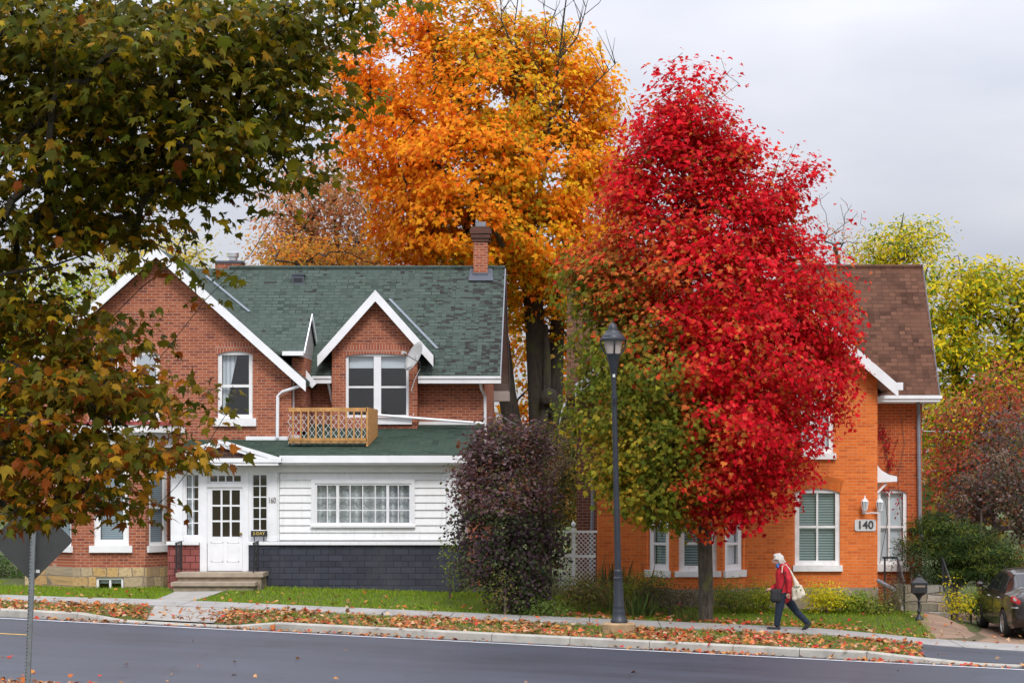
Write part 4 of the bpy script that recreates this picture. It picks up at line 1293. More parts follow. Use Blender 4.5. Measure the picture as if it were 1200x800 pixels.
# stone foundation
mb = MB()
mb.box(rx0 - .02, bp2[0][0], Yf - .03, Yf + .2, -.1, PZ(688, Yf)); mb.box(bp2[3][0], rx1 + .02, Yf - .03, Yf + .2, -.1, PZ(688, Yf))
for k in range(3): canted(mb, (bp2[k][0] + (-.02, -.02, .02)[k], bp2[k][1] - .03), (bp2[k + 1][0] + (-.02, .02, .02)[k], bp2[k + 1][1] - .03), -.1, PZ(690, rY2))
mb.build('foundation', m_plain('grey_rubble', (.29, .235, .175), .95, .3, 3.5, bmp=.8, dirt=(.14, .11, .085), dirt_amt=.7, bscale=9), RH)
# recessed main wall
mrx0, mrx1 = -.3, PX(1080.5, Yr)
DW = prect(1028, 1063, 573, 661, Yr)
mb = MB()
wall_cols(mb, rx0 + .02, mrx1, 0, lambda x: 5.6, [], [DW], Yr, Yr + .3)
wall_cols(mb, mrx0, mrx1, 0, lambda x: 5.6, [], [], 53.8, 54.1)
for s, dd in ((mrx0, .3), (mrx1, -.3)):
    mb.extrude([(s, Yr + .3, 0), (s, 53.8, 0), (s, 53.8, 5.5), (s, 51.65, 8.6), (s, Yr + .3, 5.8)], (dd, 0, 0))
mb.build('main_wall', 'brick_rust', RH)
mb = MB(); mb.box(mrx0, rx0 + .02, Yr, Yr + .3, 0, 5.6); mb.build('shade_toned_wall', m_brick('brick_brown_shaded', (.14, .055, .04), (.10, .04, .03), (.2, .16, .13), (.06, .03, .025)), RH)  # brownish brick, darkened so its colour carries the shade of the recess
window(RH, DW, Yr, .09, ((.38, .045),), ((.5, .05),), blind='shade_white', sill=(.05, .17), frame='white_worn', label='white framed window with drawn white shade beside the steps')
arch_lintel(RH, DW, Yr, .28, .08, .05, 'brick_rust')
mb = MB(); mb.box(rx0 + .3, rx1 - .3, 49.0, 49.05, .3, 6); mb.box(mrx0 + .3, mrx1 - .3, 52, 52.1, 0, 6); mb.box(rx0 + .3, rx1 - .3, Yf + .31, 49.0, 3.45, 3.55); mb.build('interior_wall', 'door_dark', RH)
# roofs
eYr, eZr, rYr, rZr = 49.15, PZ(462.5, 49.15), 51.65, PZ(313, 51.65)
rxr, rxl = PX(1101, eYr), -.55
mb = MB()
slab(mb, [(rxl, eYr, eZr), (rxr, eYr, eZr), (rxr, rYr, rZr), (rxl, rYr, rZr)], .1)
slab(mb, [(rxl, 2 * rYr - eYr, eZr), (rxr, 2 * rYr - eYr, eZr), (rxr, rYr, rZr), (rxl, rYr, rZr)], .1)
mb.build('main_roof', 'shingle_brown', RH)
mb = MB(); mb.tube([(rxl, rYr, rZr + .01), (rxr, rYr, rZr + .01)], .06, 6); mb.build('ridge_cap', 'shingle_brown', RH)
mb = MB(); gable_roof_y(mb, XB, ZB, HB, KB, 47.25, 51.6, .1)
mb.build('wing_roof', m_shingle('shingle_brown_side', (0.085, 0.038, 0.025), (0.155, 0.072, 0.042), (0.03, 0.015, 0.012), 'slope_x'), RH)
mb = MB(); rake_boards(mb, XB, ZB + .003, HB + .03, KB, 47.205, .30); mb.box(XB + HB, XB + HB + .14, 47.2, 47.5, ZB - KB * HB - .16, ZB - KB * HB + .02); mb.build('bargeboard', 'white_bright', RH)
mb = MB()
for s in (-1, 1):
    a = Vector((XB, 47.26, ZB - .115)); b = Vector((XB + s * HB, 47.26, ZB - KB * HB - .115))
    mb.extrude([a, b, b - Vector((0, 0, .02)), a - Vector((0, 0, .02))], (0, .34, 0))
    x = XB + s * (HB - .02); xi = rx1 if s > 0 else rx0
    mb.extrude([(xi, 47.6, topR(xi) - .02), (x, 47.6, ZB - KB * HB - .13), (x, 49.1, ZB - KB * HB - .13), (xi, 49.1, topR(xi) - .02)], (0, 0, -.02))
mb.build('soffit', 'soffit', RH)
mb = MB(); xg = rx1 + .01; mb.box(xg, PX(1104, 49.0), 48.98, 49.14, PZ(467, 49), PZ(463, 49)); mb.box(xg, PX(1102, 49.02), 49.02, 49.14, PZ(470.5, 49), PZ(467, 49)); mb.build('gutter', 'white_bright', RH)
mb = MB(); mb.box(xg, rxr - .05, 49.15, Yr, eZr - .2, eZr - .16); mb.build('soffit', 'white', RH)
mb = MB(); mb.box(rxr, rxr + .03, eYr, eYr + .05, eZr - .14, eZr)
for ya_ in (eYr, 2 * rYr - eYr): mb.extrude([(rxr, ya_, eZr), (rxr, rYr, rZr), (rxr, rYr, rZr - .14), (rxr, ya_, eZr - .14)], (.025, 0, 0))
mb.build('rake_trim', 'lead', RH)
downspout(RH, [P(1076, 470, 49.1), P(1076, 476, 49.3), P(1076.3, 486, 49.52), P(1077.5, 600, 49.52), P(1079, 625, 49.52), P(1081.5, 640, 49.45)], .048, 'grey_pipe')
downspout(RH, [P(1043, 452, 48.2), P(1040, 458, 48.6), P(1030, 463, 48.9)], .035, 'grey_pipe')
downspout(RH, [P(694.5, 560, 47.5), P(694.5, 590, 47.5), P(692.5, 672, 47.4)], .04, 'grey_pipe')
# door hood on the side of the wing
mb = MB()
hx = rx1; prof = [(0, PZ(544, 48.3)), (.12, PZ(551, 48.3)), (.3, PZ(556, 48.3)), (.49, PZ(558, 48.3)), (.49, PZ(564, 48.3)), (0, PZ(565, 48.3))]
mb.extrude([(hx + a, 47.75, z) for a, z in prof], (0, 1.2, 0)); mb.build('door_hood', 'white_bright', RH)
for y in (47.85, 48.8):
    mb = MB(); mb.bar((hx + .03, y, PZ(577, 48.3)), (hx + .25, y, PZ(566, 48.3)), .05, .05); mb.build('hood_bracket', 'white_bright', RH)
# house number plaque
NP = empty('house_number_plaque', P(1014, 614.5, Yf - .02), 'white plaque with the number 140 on the orange brick corner', 'sign')
mb = MB(); q = prect(1001.5, 1026.3, 608.2, 621.8, Yf); r_ = .05; pts = []
for cx_, cz_, a0 in ((q[1] - r_, q[3] - r_, 0), (q[0] + r_, q[3] - r_, 90), (q[0] + r_, q[2] + r_, 180), (q[1] - r_, q[2] + r_, 270)):
    for a in (0, 30, 60, 90): pts.append((cx_ + r_ * math.cos(math.radians(a0 + a)), Yf - .03, cz_ + r_ * math.sin(math.radians(a0 + a))))
mb.extrude(pts, (0, .026, 0)); mb.build('plate', m_plain('plaque_white', (.62, .62, .6), .6, .08, 9, dirt=(.4, .38, .35)), NP)
mb = MB()
d0, d1, dzb, dzt = q[0] + .045, q[1] - .045, q[2] + .05, q[3] - .05
tx = text_mesh('140', .26, .006, Vector((PX(1013.9, Yf), Yf - .038, PZ(615, Yf))), 'digits', 'digit_dark', NP, .006)
# twin lantern
WLn = empty('wall_lantern', P(1013, 601, Yf), 'white twin carriage lantern on the orange brick above the number plaque', 'wall lamp')
def lantern_head(c):
    mb = MB(); mb.lathe([(.02, -.14), (.05, -.12), (.055, -.1)], c, 6); mb.lathe([(.09, .09), (.05, .15), (.02, .17), (.015, .22), (.0, .24)], c, 6)
    for a in range(6):
        an = a * math.pi / 3; mb.bar(Vector(c) + Vector((.055 * math.cos(an), .055 * math.sin(an), -.1)), Vector(c) + Vector((.08 * math.cos(an), .08 * math.sin(an), .09)), .012)
    h = mb.build('lantern_head', 'white_bright', WLn)
    g = MB(); g.lathe([(.048, -.1), (.072, .09)], c, 6); g.build('lamp_glass', m_plain('lantern_glass', (.4, .42, .43), .2, .1, 9), h)
c1, c2 = P(1013.5, 592, Yf - .18), P(1031, 592.5, Yf - .18)
lantern_head(c1); lantern_head(c2)
mb = MB(); mb.tube([P(1013, 598, Yf - .01), P(1012.5, 602, Yf - .1), P(1013.5, 599.5, Yf - .18)], .018, 6)
mb.tube([P(1012.5, 601.5, Yf - .1), P(1022, 600.5, Yf - .16), P(1030, 601, Yf - .18), P(1031, 599.5, Yf - .18)], .016, 6); mb.lathe([(.05, 0), (.05, .02)], (0, 0, 0), 10)
mb.v[-20:] = [(PX(1012.5, Yf) + v[0], Yf - v[2], PZ(600, Yf) + v[1]) for v in mb.v[-20:]]
mb.build('bracket', 'white_bright', WLn)
# black wall planter
PLn = empty('wall_sconce', P(1071, 620, Yr), 'black iron wall bracket on the brick beside the grey downpipe', 'wall bracket')
mb = MB(); c = P(1071, 622, Yr - .12); mb.lathe([(.03, -.14), (.05, -.05), (.11, .02), (.13, .08), (.12, .08)], c, 10); mb.build('cup', 'black_iron', PLn, True)
mb = MB(); mb.bar(c + Vector((0, .02, -.1)), c + Vector((0, .118, -.1)), .03); mb.build('arm', 'black_iron', PLn)

# garden steps of the right house
GS = empty('stone_steps', (7.95, 46.6, .1), 'mossy stone garden steps with pale risers behind the mailbox', 'steps')
gm = m_stone('garden_stone', ((.20, .17, .12), (.34, .28, .2), (.17, .15, .1), (.5, .48, .45), (.3, .22, .14)), .55, .19, (.07, .06, .04), (.1, .09, .06))
gx0, gx1 = PX(1058, 46.4), PX(1113, 46.4)
zs0 = PZ(727, 46.4)
for k in range(4):
    mb = MB(); mb.box(gx0, gx1, 46.4 + k * .3, 46.4 + (k + 1) * .3 + (.5 if k == 3 else 0), zs0 - .3 + .0, zs0 + (k + 1) * .19)
    mb.build('step', gm, GS)
def garden_rail(pts, label, posts):
    r = empty('handrail', pts[0], label, 'railing', 'black handrails of the garden steps')
    mb = MB(); mb.tube(pts, .025, 6); mb.build('rail', 'black_iron', r)
    for (p_, z0) in posts:
        mb = MB(); mb.tube([p_, (p_[0], p_[1], z0)], .022, 6); mb.build('post', 'black_iron', r)
    mb = MB()
    a, b = Vector(pts[-1]), Vector(pts[-2])
    for k in range(8):
        q_ = a.lerp(b, k / 7); mb.tube([q_, q_ - Vector((0, 0, .62))], .009, 5)
    mb.bar(a - Vector((0, 0, .6)), b - Vector((0, 0, .6)), .02, .03)
    mb.build('baluster', 'black_iron', r)
xr1 = PX(1114, 46.5)
rt0, rt1 = Vector((xr1, 46.35, PZ(685, 46.35))), Vector((xr1 + .02, 47.7, PZ(654, 47.7)))
garden_rail([rt1 + Vector((0, .4, 0)), rt1, rt0], 'sloping black handrail on the evergreen side of the garden steps', [(rt0, zs0), (rt1, zs0 + .4)])
xl1 = PX(1059, 46.4)
lt0, lt1 = Vector((xl1, 46.3, PZ(682, 46.3))), Vector((xl1 + .02, 47.5, PZ(653, 47.5)))
garden_rail([lt1 + Vector((-.34, .1, 0)), lt1, lt0], 'black handrail on the house side of the garden steps', [(lt0, zs0 - .1), (lt1 + Vector((-.28, .1, 0)), zs0)])
mb = MB(); mb.tube([P(1029, 680, 46.9), P(1045, 689, 46.4), P(1048, 691, 46.3)], .05, 8); tag(mb.build('drain_pipe', 'grey_pipe'), 'short grey drain pipe leaning from the house corner', 'pipe')

# mailbox
mY = 44.9
MX = empty('mailbox', (PX(1077, mY), mY, PZ(726, mY)), 'black cast iron pedestal mailbox at the foot of the garden steps', 'mailbox')
cM = Vector((PX(1077, mY), mY, PZ(726, mY))); u = mY / F
mb = MB(); mb.lathe([(5.6 * u, 0), (5.6 * u, 1 * u), (3.2 * u, 4 * u), (1.7 * u, 6 * u), (1.7 * u, 9 * u), (2.4 * u, 10.5 * u), (1.4 * u, 12 * u), (1.5 * u, 20 * u), (2.3 * u, 21.5 * u), (1.4 * u, 23 * u), (1.8 * u, 25 * u), (4.6 * u, 29 * u)], cM, 14); mb.build('pedestal', 'black_iron', MX, True)
mb = MB(); w = 8.6 * u
for z0, z1, a, b in ((29, 31, .55, .8), (31, 32, .8, 1), (32, 42, 1, 1)): 
    mb.extrude([cM + Vector((-w * a, -w * a * .8, z0 * u)), cM + Vector((w * a, -w * a * .8, z0 * u)), cM + Vector((w * b, -w * b * .8, z1 * u)), cM + Vector((-w * b, -w * b * .8, z1 * u))], (0, w * 1.6 * (a + b) / 2, 0))
mb.build('box', 'black_iron', MX)
mb = MB()
def pyr(mb, c, w0, w1, z0, z1):
    i = len(mb.v)
    for w_, z in ((w0, z0), (w1, z1)):
        for sx, sy in ((-1, -1), (1, -1), (1, 1), (-1, 1)): mb.v.append((c.x + sx * w_, c.y + sy * w_ * .8, c.z + z))
    mb.f += [(i, i + 1, i + 5, i + 4), (i + 1, i + 2, i + 6, i + 5), (i + 2, i + 3, i + 7, i + 6), (i + 3, i, i + 4, i + 7), (i + 4, i + 5, i + 6, i + 7), (i, i + 1, i + 2, i + 3)]
pyr(mb, cM, 9.8 * u, 9.8 * u, 42 * u, 44 * u); pyr(mb, cM, 9.3 * u, 2.6 * u, 44 * u, 50 * u); mb.lathe([(1.2 * u, 50 * u), (2 * u, 51.5 * u), (1.3 * u, 53 * u), (0, 54 * u)], cM, 8)
mb.build('lid', 'black_iron', MX)
mb = MB(); mb.box(cM.x - 6 * u, cM.x + 6 * u, cM.y - w * .8 - .012, cM.y - w * .8 - .003, cM.z + 38.7 * u, cM.z + 41 * u); mb.build('mail_slot', m_plain('slot_brass', (.22, .17, .12), .5, .1), MX)
mb = MB()
for k in range(3): mb.tube([(cM.x + (k - 1) * 3.2 * u + 1.4 * u * math.cos(a), cM.y - w * .8 - .006, cM.z + 35 * u + 1.4 * u * math.sin(a)) for a in np.linspace(0, 6.2, 12)], .008, 5)
mb.build('ornament', 'black_iron', MX)

# ------------------------------------------------------------------ street lamp
lY = 40.7; lu = lY / F
lz = PZ(729, lY); lx = PX(725.5, lY)
LP = empty('street_lamp', (lx, lY, lz), 'dark blue-black cast iron street lamp with acorn-shaped lantern on a concrete footing', 'street lamp')
base = Vector((lx, lY, lz))
lean = -7.5 * lu / (352 * lu)
def lamp_l(mb): mb.v = [(v[0] + lean * (v[2] - lz), v[1], v[2]) for v in mb.v]; return mb
def prof(l): return [(r * lu, (729 - y) * lu) for r, y in l]
mb = MB(); mb.lathe(prof([(10, 729), (10, 726.5), (8, 724), (7.6, 718), (7.3, 714), (6.6, 712), (6.9, 711), (6.4, 709), (5.6, 683), (5.2, 679)]), base, 20); lamp_l(mb).build('base', 'lamp_iron', LP, True)
mb = MB(); mb.lathe(prof([(5.9, 679), (6.0, 676.5), (5.0, 675.5), (4.8, 670), (5.0, 668.5), (4.2, 667)]), base, 20); lamp_l(mb).build('collar', 'lamp_iron', LP, True)
mb = MB(); mb.lathe(prof([(3.9, 667), (3.5, 600), (3.1, 480), (2.9, 440)]), base, 16); lamp_l(mb).build('post', 'lamp_iron', LP, True)
for k in range(4):
    mb = MB()
    a = math.pi / 4 + k * math.pi / 2; c = base + Vector((8.6 * lu * math.cos(a), 8.6 * lu * math.sin(a), 3 * lu)); mb.lathe([(2.0 * lu, -2 * lu), (2.2 * lu, 0), (1.2 * lu, 2 * lu), (0, 2.4 * lu)], c, 8)
    lamp_l(mb).build('anchor_cap', 'lamp_iron', LP, True)
mb = MB(); mb.lathe(prof([(3.4, 441), (4.0, 437), (4.3, 434), (7.6, 418), (8.4, 416), (8.4, 414.5)]), base, 18); lamp_l(mb).build('lantern_holder', 'lamp_iron', LP, True)
mb = MB(); mb.lathe(prof([(8.1, 414.6), (8.8, 411), (11.3, 399.5)]), base, 24); lamp_l(mb).build('lamp_glass', 'lamp_glass', LP, True)
mb = MB(); mb.lathe(prof([(15.6, 399.6), (15.8, 397), (13.5, 395.5), (12.8, 393), (10.6, 391.5), (9.4, 389.5), (8.4, 387.5), (5.6, 386.5), (5.2, 383.5), (4.2, 380.5), (2.2, 378.8), (.8, 378), (.7, 374.6), (0.1, 374)]), base, 24); lamp_l(mb).build('lantern_cap', 'lamp_iron', LP, True)
for k in range(4):
    mb = MB(); a = k * math.pi / 2 - math.pi / 2 + .1
    pts = [base + Vector((r * lu * math.cos(a), r * lu * math.sin(a), (729 - y) * lu)) for r, y in ((15, 398.5), (14.4, 404), (12, 410), (8.8, 415))]
    mb.tube(pts, .018, 6); lamp_l(mb).build('lantern_rib', 'lamp_iron', LP)
mb = MB(); mb.box(lx - .06, lx + .06, lY - .2, lY - .13, PZ(467, lY), PZ(464, lY)); lamp_l(mb).build('band_clamp', 'lamp_iron', LP)
mb = MB(); mb.box(base.x - .025, base.x + .025, lY - .075, lY - .065, PZ(442, lY), PZ(438.5, lY)); lamp_l(mb).build('sticker', 'sticker', LP)
mb = MB(); mb.lathe([(.34, -.6), (.34, -.03), (.31, -.002)], base, 24)
tag(mb.build('lamp_footing', 'footing', None, True), 'round stained concrete footing under the street lamp', 'footing')

# ------------------------------------------------------------------ road sign seen from behind
sY = 26.0; su = sY / F
sx = PX(37.8, sY)
sgz = zg1(PX(30, sY), sY)
SN = empty('road_sign', (PX(30.5, sY), sY, sgz), 'diamond road sign seen from behind on a perforated steel post', 'road sign')
mb = MB(); hd = 49 * su; c = P(37.5, 633, sY + .06); r_ = .05; pts = []
for k in range(4):
    a = k * math.pi / 2; d = Vector((math.cos(a), 0, math.sin(a))); n_ = Vector((-math.sin(a), 0, math.cos(a)))
    for t in (-1, 0, 1): pts.append(c + d * (hd - (r_ if t else r_ * .35)) + n_ * t * r_)
mb.extrude(pts, (0, .006, 0)); mb.build('plate', 'sign_back', SN)
mb = MB(); top = P(40.3, 600, sY); bot = Vector((PX(30.5, sY), sY, sgz - .3)); mb.bar(bot, top, .062, .05, (0, 1, 0)); mb.build('post', 'galv', SN)
mb = MB()
for k in range(60):
    q_ = top.lerp(bot, (k + .5) / 62); mb.lathe([(.008, 0), (.008, .003)], (0, 0, 0), 8); mb.v[-16:] = [(q_.x - .021 + v[0], q_.y - .026 - v[2], q_.z + v[1]) for v in mb.v[-16:]]
mb.build('post_holes', 'black_iron', SN)
mb = MB(); q_ = P(44.3, 669, sY + .055); mb.box(q_.x - .025, q_.x + .025, q_.y - .003, q_.y - .001, q_.z - .02, q_.z + .02); mb.build('sticker', 'sticker', SN)

# ------------------------------------------------------------------ lattice fence between the houses
fY = 46.4
LF = empty('lattice_fence', (PX(672, fY), fY, .3), 'white wooden lattice screen with a finial post between the houses', 'fence')
mb = MB(); mb.rect(669.8, 674.2, 618, 690, fY, .09); mb.lathe([(.02, 0), (.05, .03), (.055, .07), (.03, .11), (0, .14)], P(672, 617, fY + .045), 8); mb.build('post', 'white_worn', LF)
def lattice(mb, px0, px1, py0, py1, Y, step=7.2, w=.03):
    x0, x1, z0, z1 = prect(px0, px1, py0, py1, Y); st = step * Y / F; H = z1 - z0; L = x1 - x0
    for s in (1, -1):
        k = -H
        while k < L:
            a, b = k, k + H
            za, zb_ = (z0, z1)
            t0 = max(0, -a / H); t1 = min(1, (L - a) / H)
            if t1 > t0:
                pa = (a + H * t0, t0 * H); pb = (a + H * t1, t1 * H)
                if s < 0: pa = (L - pa[0], pa[1]); pb = (L - pb[0], pb[1])
                mb.bar((x0 + pa[0], Y + .02 + s * .008, z0 + pa[1]), (x0 + pb[0], Y + .02 + s * .008, z0 + pb[1]), .012, w, (0, 1, 0))
            k += st
for q in ((674.5, 698, 624, 650), (674.5, 698, 653, 690), (655, 669.5, 651, 692)):
    mb = MB(); lattice(mb, *q, fY, 5.2, .045); mb.build('lattice_panel', 'white_worn', LF)
for q in ((660, 700, 621.5, 624), (655, 669.8, 648.5, 652), (674.2, 698, 650, 653)):
    mb = MB(); mb.rect(*q, fY - .01, .06); mb.build('rail', 'white_worn', LF)

# overhead wires at the right and between the houses
for (a, b, lab) in ((P(1000, 501, 60), P(1330, 503, 60), 'higher thin grey cable strung across the trees right of the orange house'), (P(1000, 547, 60), P(1330, 549, 60), 'lower thin grey cable strung across the trees right of the orange house'), (P(560, 468, 62), P(640, 512, 56), 'grey cable sloping down behind the red brick gable end')):
    mb = MB(); pts = [a.lerp(b, t) - Vector((0, 0, .12 * 4 * t * (1 - t))) for t in np.linspace(0, 1, 9)]; mb.tube(pts, .018, 5)
    tag(mb.build('overhead_cable', 'galv'), lab, 'cable')

# ------------------------------------------------------------------ foliage
MAPLE = np.array([(0, -.02), (.10, .05), (.34, .00), (.30, .12), (.52, .30), (.36, .36), (.40, .56), (.20, .50), (.13, .62), (0, 1.0), (-.13, .62), (-.20, .50), (-.40, .56), (-.36, .36), (-.52, .30), (-.30, .12), (-.34, .00), (-.10, .05)], float)
MAPLE8 = np.array([(0, 0), (.30, .02), (.50, .38), (.22, .46), (0, 1.0), (-.22, .46), (-.50, .38), (-.30, .02)], float)
OVAL = np.array([(0, 0), (.22, .25), (.25, .55), (0, 1), (-.25, .55), (-.22, .25)], float)
SLIM = np.array([(0, 0), (.1, .4), (0, 1), (-.1, .4)], float)
ROUND = np.array([(0, 0), (.36, .18), (.46, .55), (.25, .92), (-.25, .92), (-.46, .55), (-.36, .18)], float)


def unit(a): return a / np.maximum(np.linalg.norm(a, axis=1, keepdims=True), 1e-9)


def leaf_mesh(name, pos, size, nrm, tip, col, shape, mat, parent, curl=0.15, tipcol=None):
    """one polygon per leaf: pos (N,3), size (N,), normal and tip directions, colour (N,3)"""
    n = len(pos); k = len(shape)
    nrm = unit(nrm); tip = tip - nrm * np.sum(tip * nrm, 1, keepdims=True); tip = unit(tip)
    side = np.cross(tip, nrm)
    sx = shape[:, 0][None, :, None]; sy = shape[:, 1][None, :, None]
    rf = np.random.default_rng(n + 7)
    asp = rf.uniform(.62, 1.05, (n, 1, 1)); fold = rf.uniform(-.1, .9, (n, 1, 1)) * (curl > .12)
    sx = sx * asp
    cv = -curl * ((np.abs(shape[:, 0]) * 1.4) ** 2 + 0.5 * shape[:, 1] ** 2)[None, :, None] * rf.uniform(.4, 1.6, (n, 1, 1)) + fold * np.abs(sx)
    V = pos[:, None, :] + size[:, None, None] * (side[:, None, :] * sx + tip[:, None, :] * sy + nrm[:, None, :] * cv)
    V = V.reshape(-1, 3)
    me = bpy.data.meshes.new(name)
    me.vertices.add(n * k); me.vertices.foreach_set('co', V.astype(np.float32).ravel())
    me.loops.add(n * k); me.loops.foreach_set('vertex_index', np.arange(n * k, dtype=np.int32))
    me.polygons.add(n); me.polygons.foreach_set('loop_start', np.arange(0, n * k, k, dtype=np.int32))
    me.update(calc_edges=True)
    at = me.attributes.new('tint', 'FLOAT_COLOR', 'POINT')
    rr = np.random.default_rng(n)
    c4 = np.ones((n, k, 4), np.float32)
    cv_ = col[:, None, :] * (1 + .16 * rr.normal(size=(n, k, 1)))
    if tipcol is not None:      # the rim of an autumn leaf turns first
        wt = np.clip((np.hypot(shape[:, 0], shape[:, 1] - .35) - .22) / .45, 0, 1)[None, :, None] * np.clip(rr.normal(.25, .4, (n, 1, 1)), 0, .9)
        cv_ = cv_ * (1 - wt) + np.array(tipcol)[None, None, :] * wt
    c4[:, :, :3] = np.clip(cv_, 0.002, 0.95)
    at.data.foreach_set('color', c4.ravel())
    return link(name, me, mat, parent)


def pal(cols, w=None):
    cols = np.array(cols, float); w = np.ones(len(cols)) if w is None else np.array(w, float)
    return cols, w / w.sum()


def pick(p, n, rng): return p[0][rng.choice(len(p[0]), n, p=p[1])]


def grow(trunk, targets, rng, up_pen=0.9, extras=None):
    """branch skeleton: trunk polyline + targets joined one by one to the nearest sensible node"""
    nodes = [np.array(p, float) for p in trunk]; par = [-1] + list(range(len(trunk) - 1))
    ntr = len(trunk)
    start = max(1, int(ntr * 0.3))
    cen = np.array(trunk[-1]) * .5 + np.array(trunk[start]) * .5
    order = list(np.argsort(np.linalg.norm((targets - cen) * np.array([1, 1, .8]), axis=1)))
    nt_ = len(targets)
    if extras is not None:
        eo = np.argsort(np.linalg.norm(extras - cen, axis=1)); order += [nt_ + int(k) for k in eo]; targets = np.vstack([targets, extras])
    arr = np.array(nodes)
    ends = []
    for i in order:
        t = targets[i]
        d = t - arr; dist = np.linalg.norm(d, axis=1) + 1e-6
        ex_ = i >= nt_
        cost = dist * (1 + (3 if ex_ else up_pen) * np.clip((arr[:, 2] - t[2]) / dist + (.55 if ex_ else .15), 0, 1.5))
        cost[:start] += 50
        j = int(np.argmin(cost))
        p = arr[j]; L = dist[j]
        m = 2 if L < 1.2 else 3
        prev = j
        new = []
        for q in range(1, m + 1):
            f_ = q / m
            x = p + (t - p) * f_ + rng.normal(0, (.02 if ex_ else .05) * L, 3) * (1 if q < m else 0)
            x[2] += (-.02 if ex_ else .08) * L * math.sin(f_ * math.pi)
            nodes.append(x); par.append(prev); prev = len(nodes) - 1; new.append(x)
        arr = np.vstack([arr, np.array(new)])
        ends.append(prev)
    return nodes, par, ends


def branch_mesh(nodes, par, r0, rtip, name, mat, parent, ntr, power=0.5, minr=0.0, rmax=9):
    n = len(nodes); load = np.zeros(n); has = np.zeros(n, bool)
    for i in range(n):
        if par[i] >= 0: has[par[i]] = True
    load[~has] = 1
    for i in range(n - 1, -1, -1):
        if par[i] >= 0: load[par[i]] += load[i]
    # nodes are appended after their parents, so one reverse sweep is enough
    r = rtip * np.maximum(load, 1) ** power
    sc = r0 / r[0]
    r = np.where(r > rtip * 1.6, rtip + (r - rtip) * (r0 - rtip) / max(r[0] - rtip, 1e-6), r)
    r = np.where(np.arange(n) >= ntr, np.minimum(r, rmax), r)
    mb = MB()
    for i in range(n):
        p = par[i]
        if p < 0: continue
        ra, rb = r[p], r[i]
        if i >= ntr: ra = min(ra, rb * 1.35)
        if rb < minr: continue
        sides = 10 if ra > .1 else (6 if ra > .03 else 4)
        mb.tube([nodes[p], nodes[i]], [ra, rb], sides, caps=(ra > .05))
    return mb.build(name, mat, parent, True), r


def sample_blobs(blobs, n, rng, shell=0.5):
    """blobs (px,py,Y,rx_px,rz_px,ry_m) -> points, biased to the outer shell of each lobe"""
    B = [(PX(b[0], b[2]), b[2], PZ(b[1], b[2]), b[3] * b[2] / F, b[4] * b[2] / F, b[5]) for b in blobs]
    vol = np.array([b[3] * b[4] * b[5] for b in B]) ** .72
    k = rng.choice(len(B), n, p=vol / vol.sum())
    d = unit(rng.normal(size=(n, 3)))
    u_ = shell + (1 - shell) * rng.random(n) ** .6
    B = np.array(B)[k]
    out = np.stack([B[:, 0] + d[:, 0] * u_ * B[:, 3], B[:, 1] + d[:, 1] * u_ * B[:, 5], B[:, 2] + d[:, 2] * u_ * B[:, 4]], 1)
    return out, B[:, :3]


def tree(name, label, base, trunk, blobs, ncl, per, lsize, colfn, rng_seed, shape=MAPLE8, mat='leaf', r0=.2, rtip=.008, bark='bark', cr=(.45, .45, .22), extra_targets=None, shell=.5, cat='tree', group=None, up=.8, outb=.5, droop=.35, trunk_name='trunk', crown_name='crown', sizevar=.25, curl=.15, minr=0.0, upen=.9, rmax=9, exleaf=0, tipcol=None, thin=None):
    rng = np.random.default_rng(rng_seed)
    root = empty(name, base, label, cat, group)
    T, BC = sample_blobs(blobs, ncl, rng, shell)
    if thin is not None:
        kp_ = rng.random(ncl) < thin(T); T, BC = T[kp_], BC[kp_]; ncl = len(T)
    nodes, par, ends = grow(trunk, T, rng, upen, extra_targets)
    branch_mesh(nodes, par, r0, rtip, trunk_name, bark, root, len(trunk), minr=minr, rmax=rmax)
    # leaves
    if extra_targets is not None and exleaf:
        T = np.vstack([T, extra_targets]); BC = np.vstack([BC, extra_targets - np.array([0, 0, 1.0])])
    ne = len(T) - ncl
    cid = np.concatenate([np.repeat(np.arange(ncl), per), np.repeat(np.arange(ncl, ncl + ne), exleaf)]); pc = T[cid]; n = len(pc)
    off = np.clip(rng.normal(size=(n, 3)), -1.7, 1.7) * np.array(cr) * np.where(cid < ncl, 1, .45)[:, None]
    pos = pc + off
    cen = T.mean(0)
    out = unit(unit(pos - BC[cid]) + .6 * unit(pos - cen)) * outb
    nrm = rng.normal(size=(n, 3)) * .5 + out + np.array([0, -.15, up])
    tip = rng.normal(size=(n, 3)) * .6 + unit(off) * .7 + np.array([0, 0, -droop])
    size = lsize * (1 + sizevar * rng.normal(size=n)).clip(.45, 1.7)
    crand = rng.random(len(T))[cid]
    col = colfn(pos, crand, rng)
    col = col * (1 + .16 * rng.normal(size=(n, 1))).clip(.5, 1.5)
    leaf_mesh(crown_name, pos, size, nrm, tip, col, shape, mat, root, curl, tipcol)
    return root


def lerp_col(a, b, t): return a * (1 - t[:, None]) + b * t[:, None]


def nz3(pos, s, ph=0.0):
    x, y, z = pos[:, 0] * s + ph, pos[:, 1] * s * .7 + ph * 2, pos[:, 2] * s - ph
    return .5 + .25 * (np.sin(x * 1.7 + 1.3 * np.sin(z * 1.1 + ph)) + np.sin(z * 2.1 + 1.7 * np.sin(x * .9 + y)))


def topx(pos): return CX + F * pos[:, 0] / pos[:, 1], CY - F * (pos[:, 2] - ZC) / pos[:, 1]


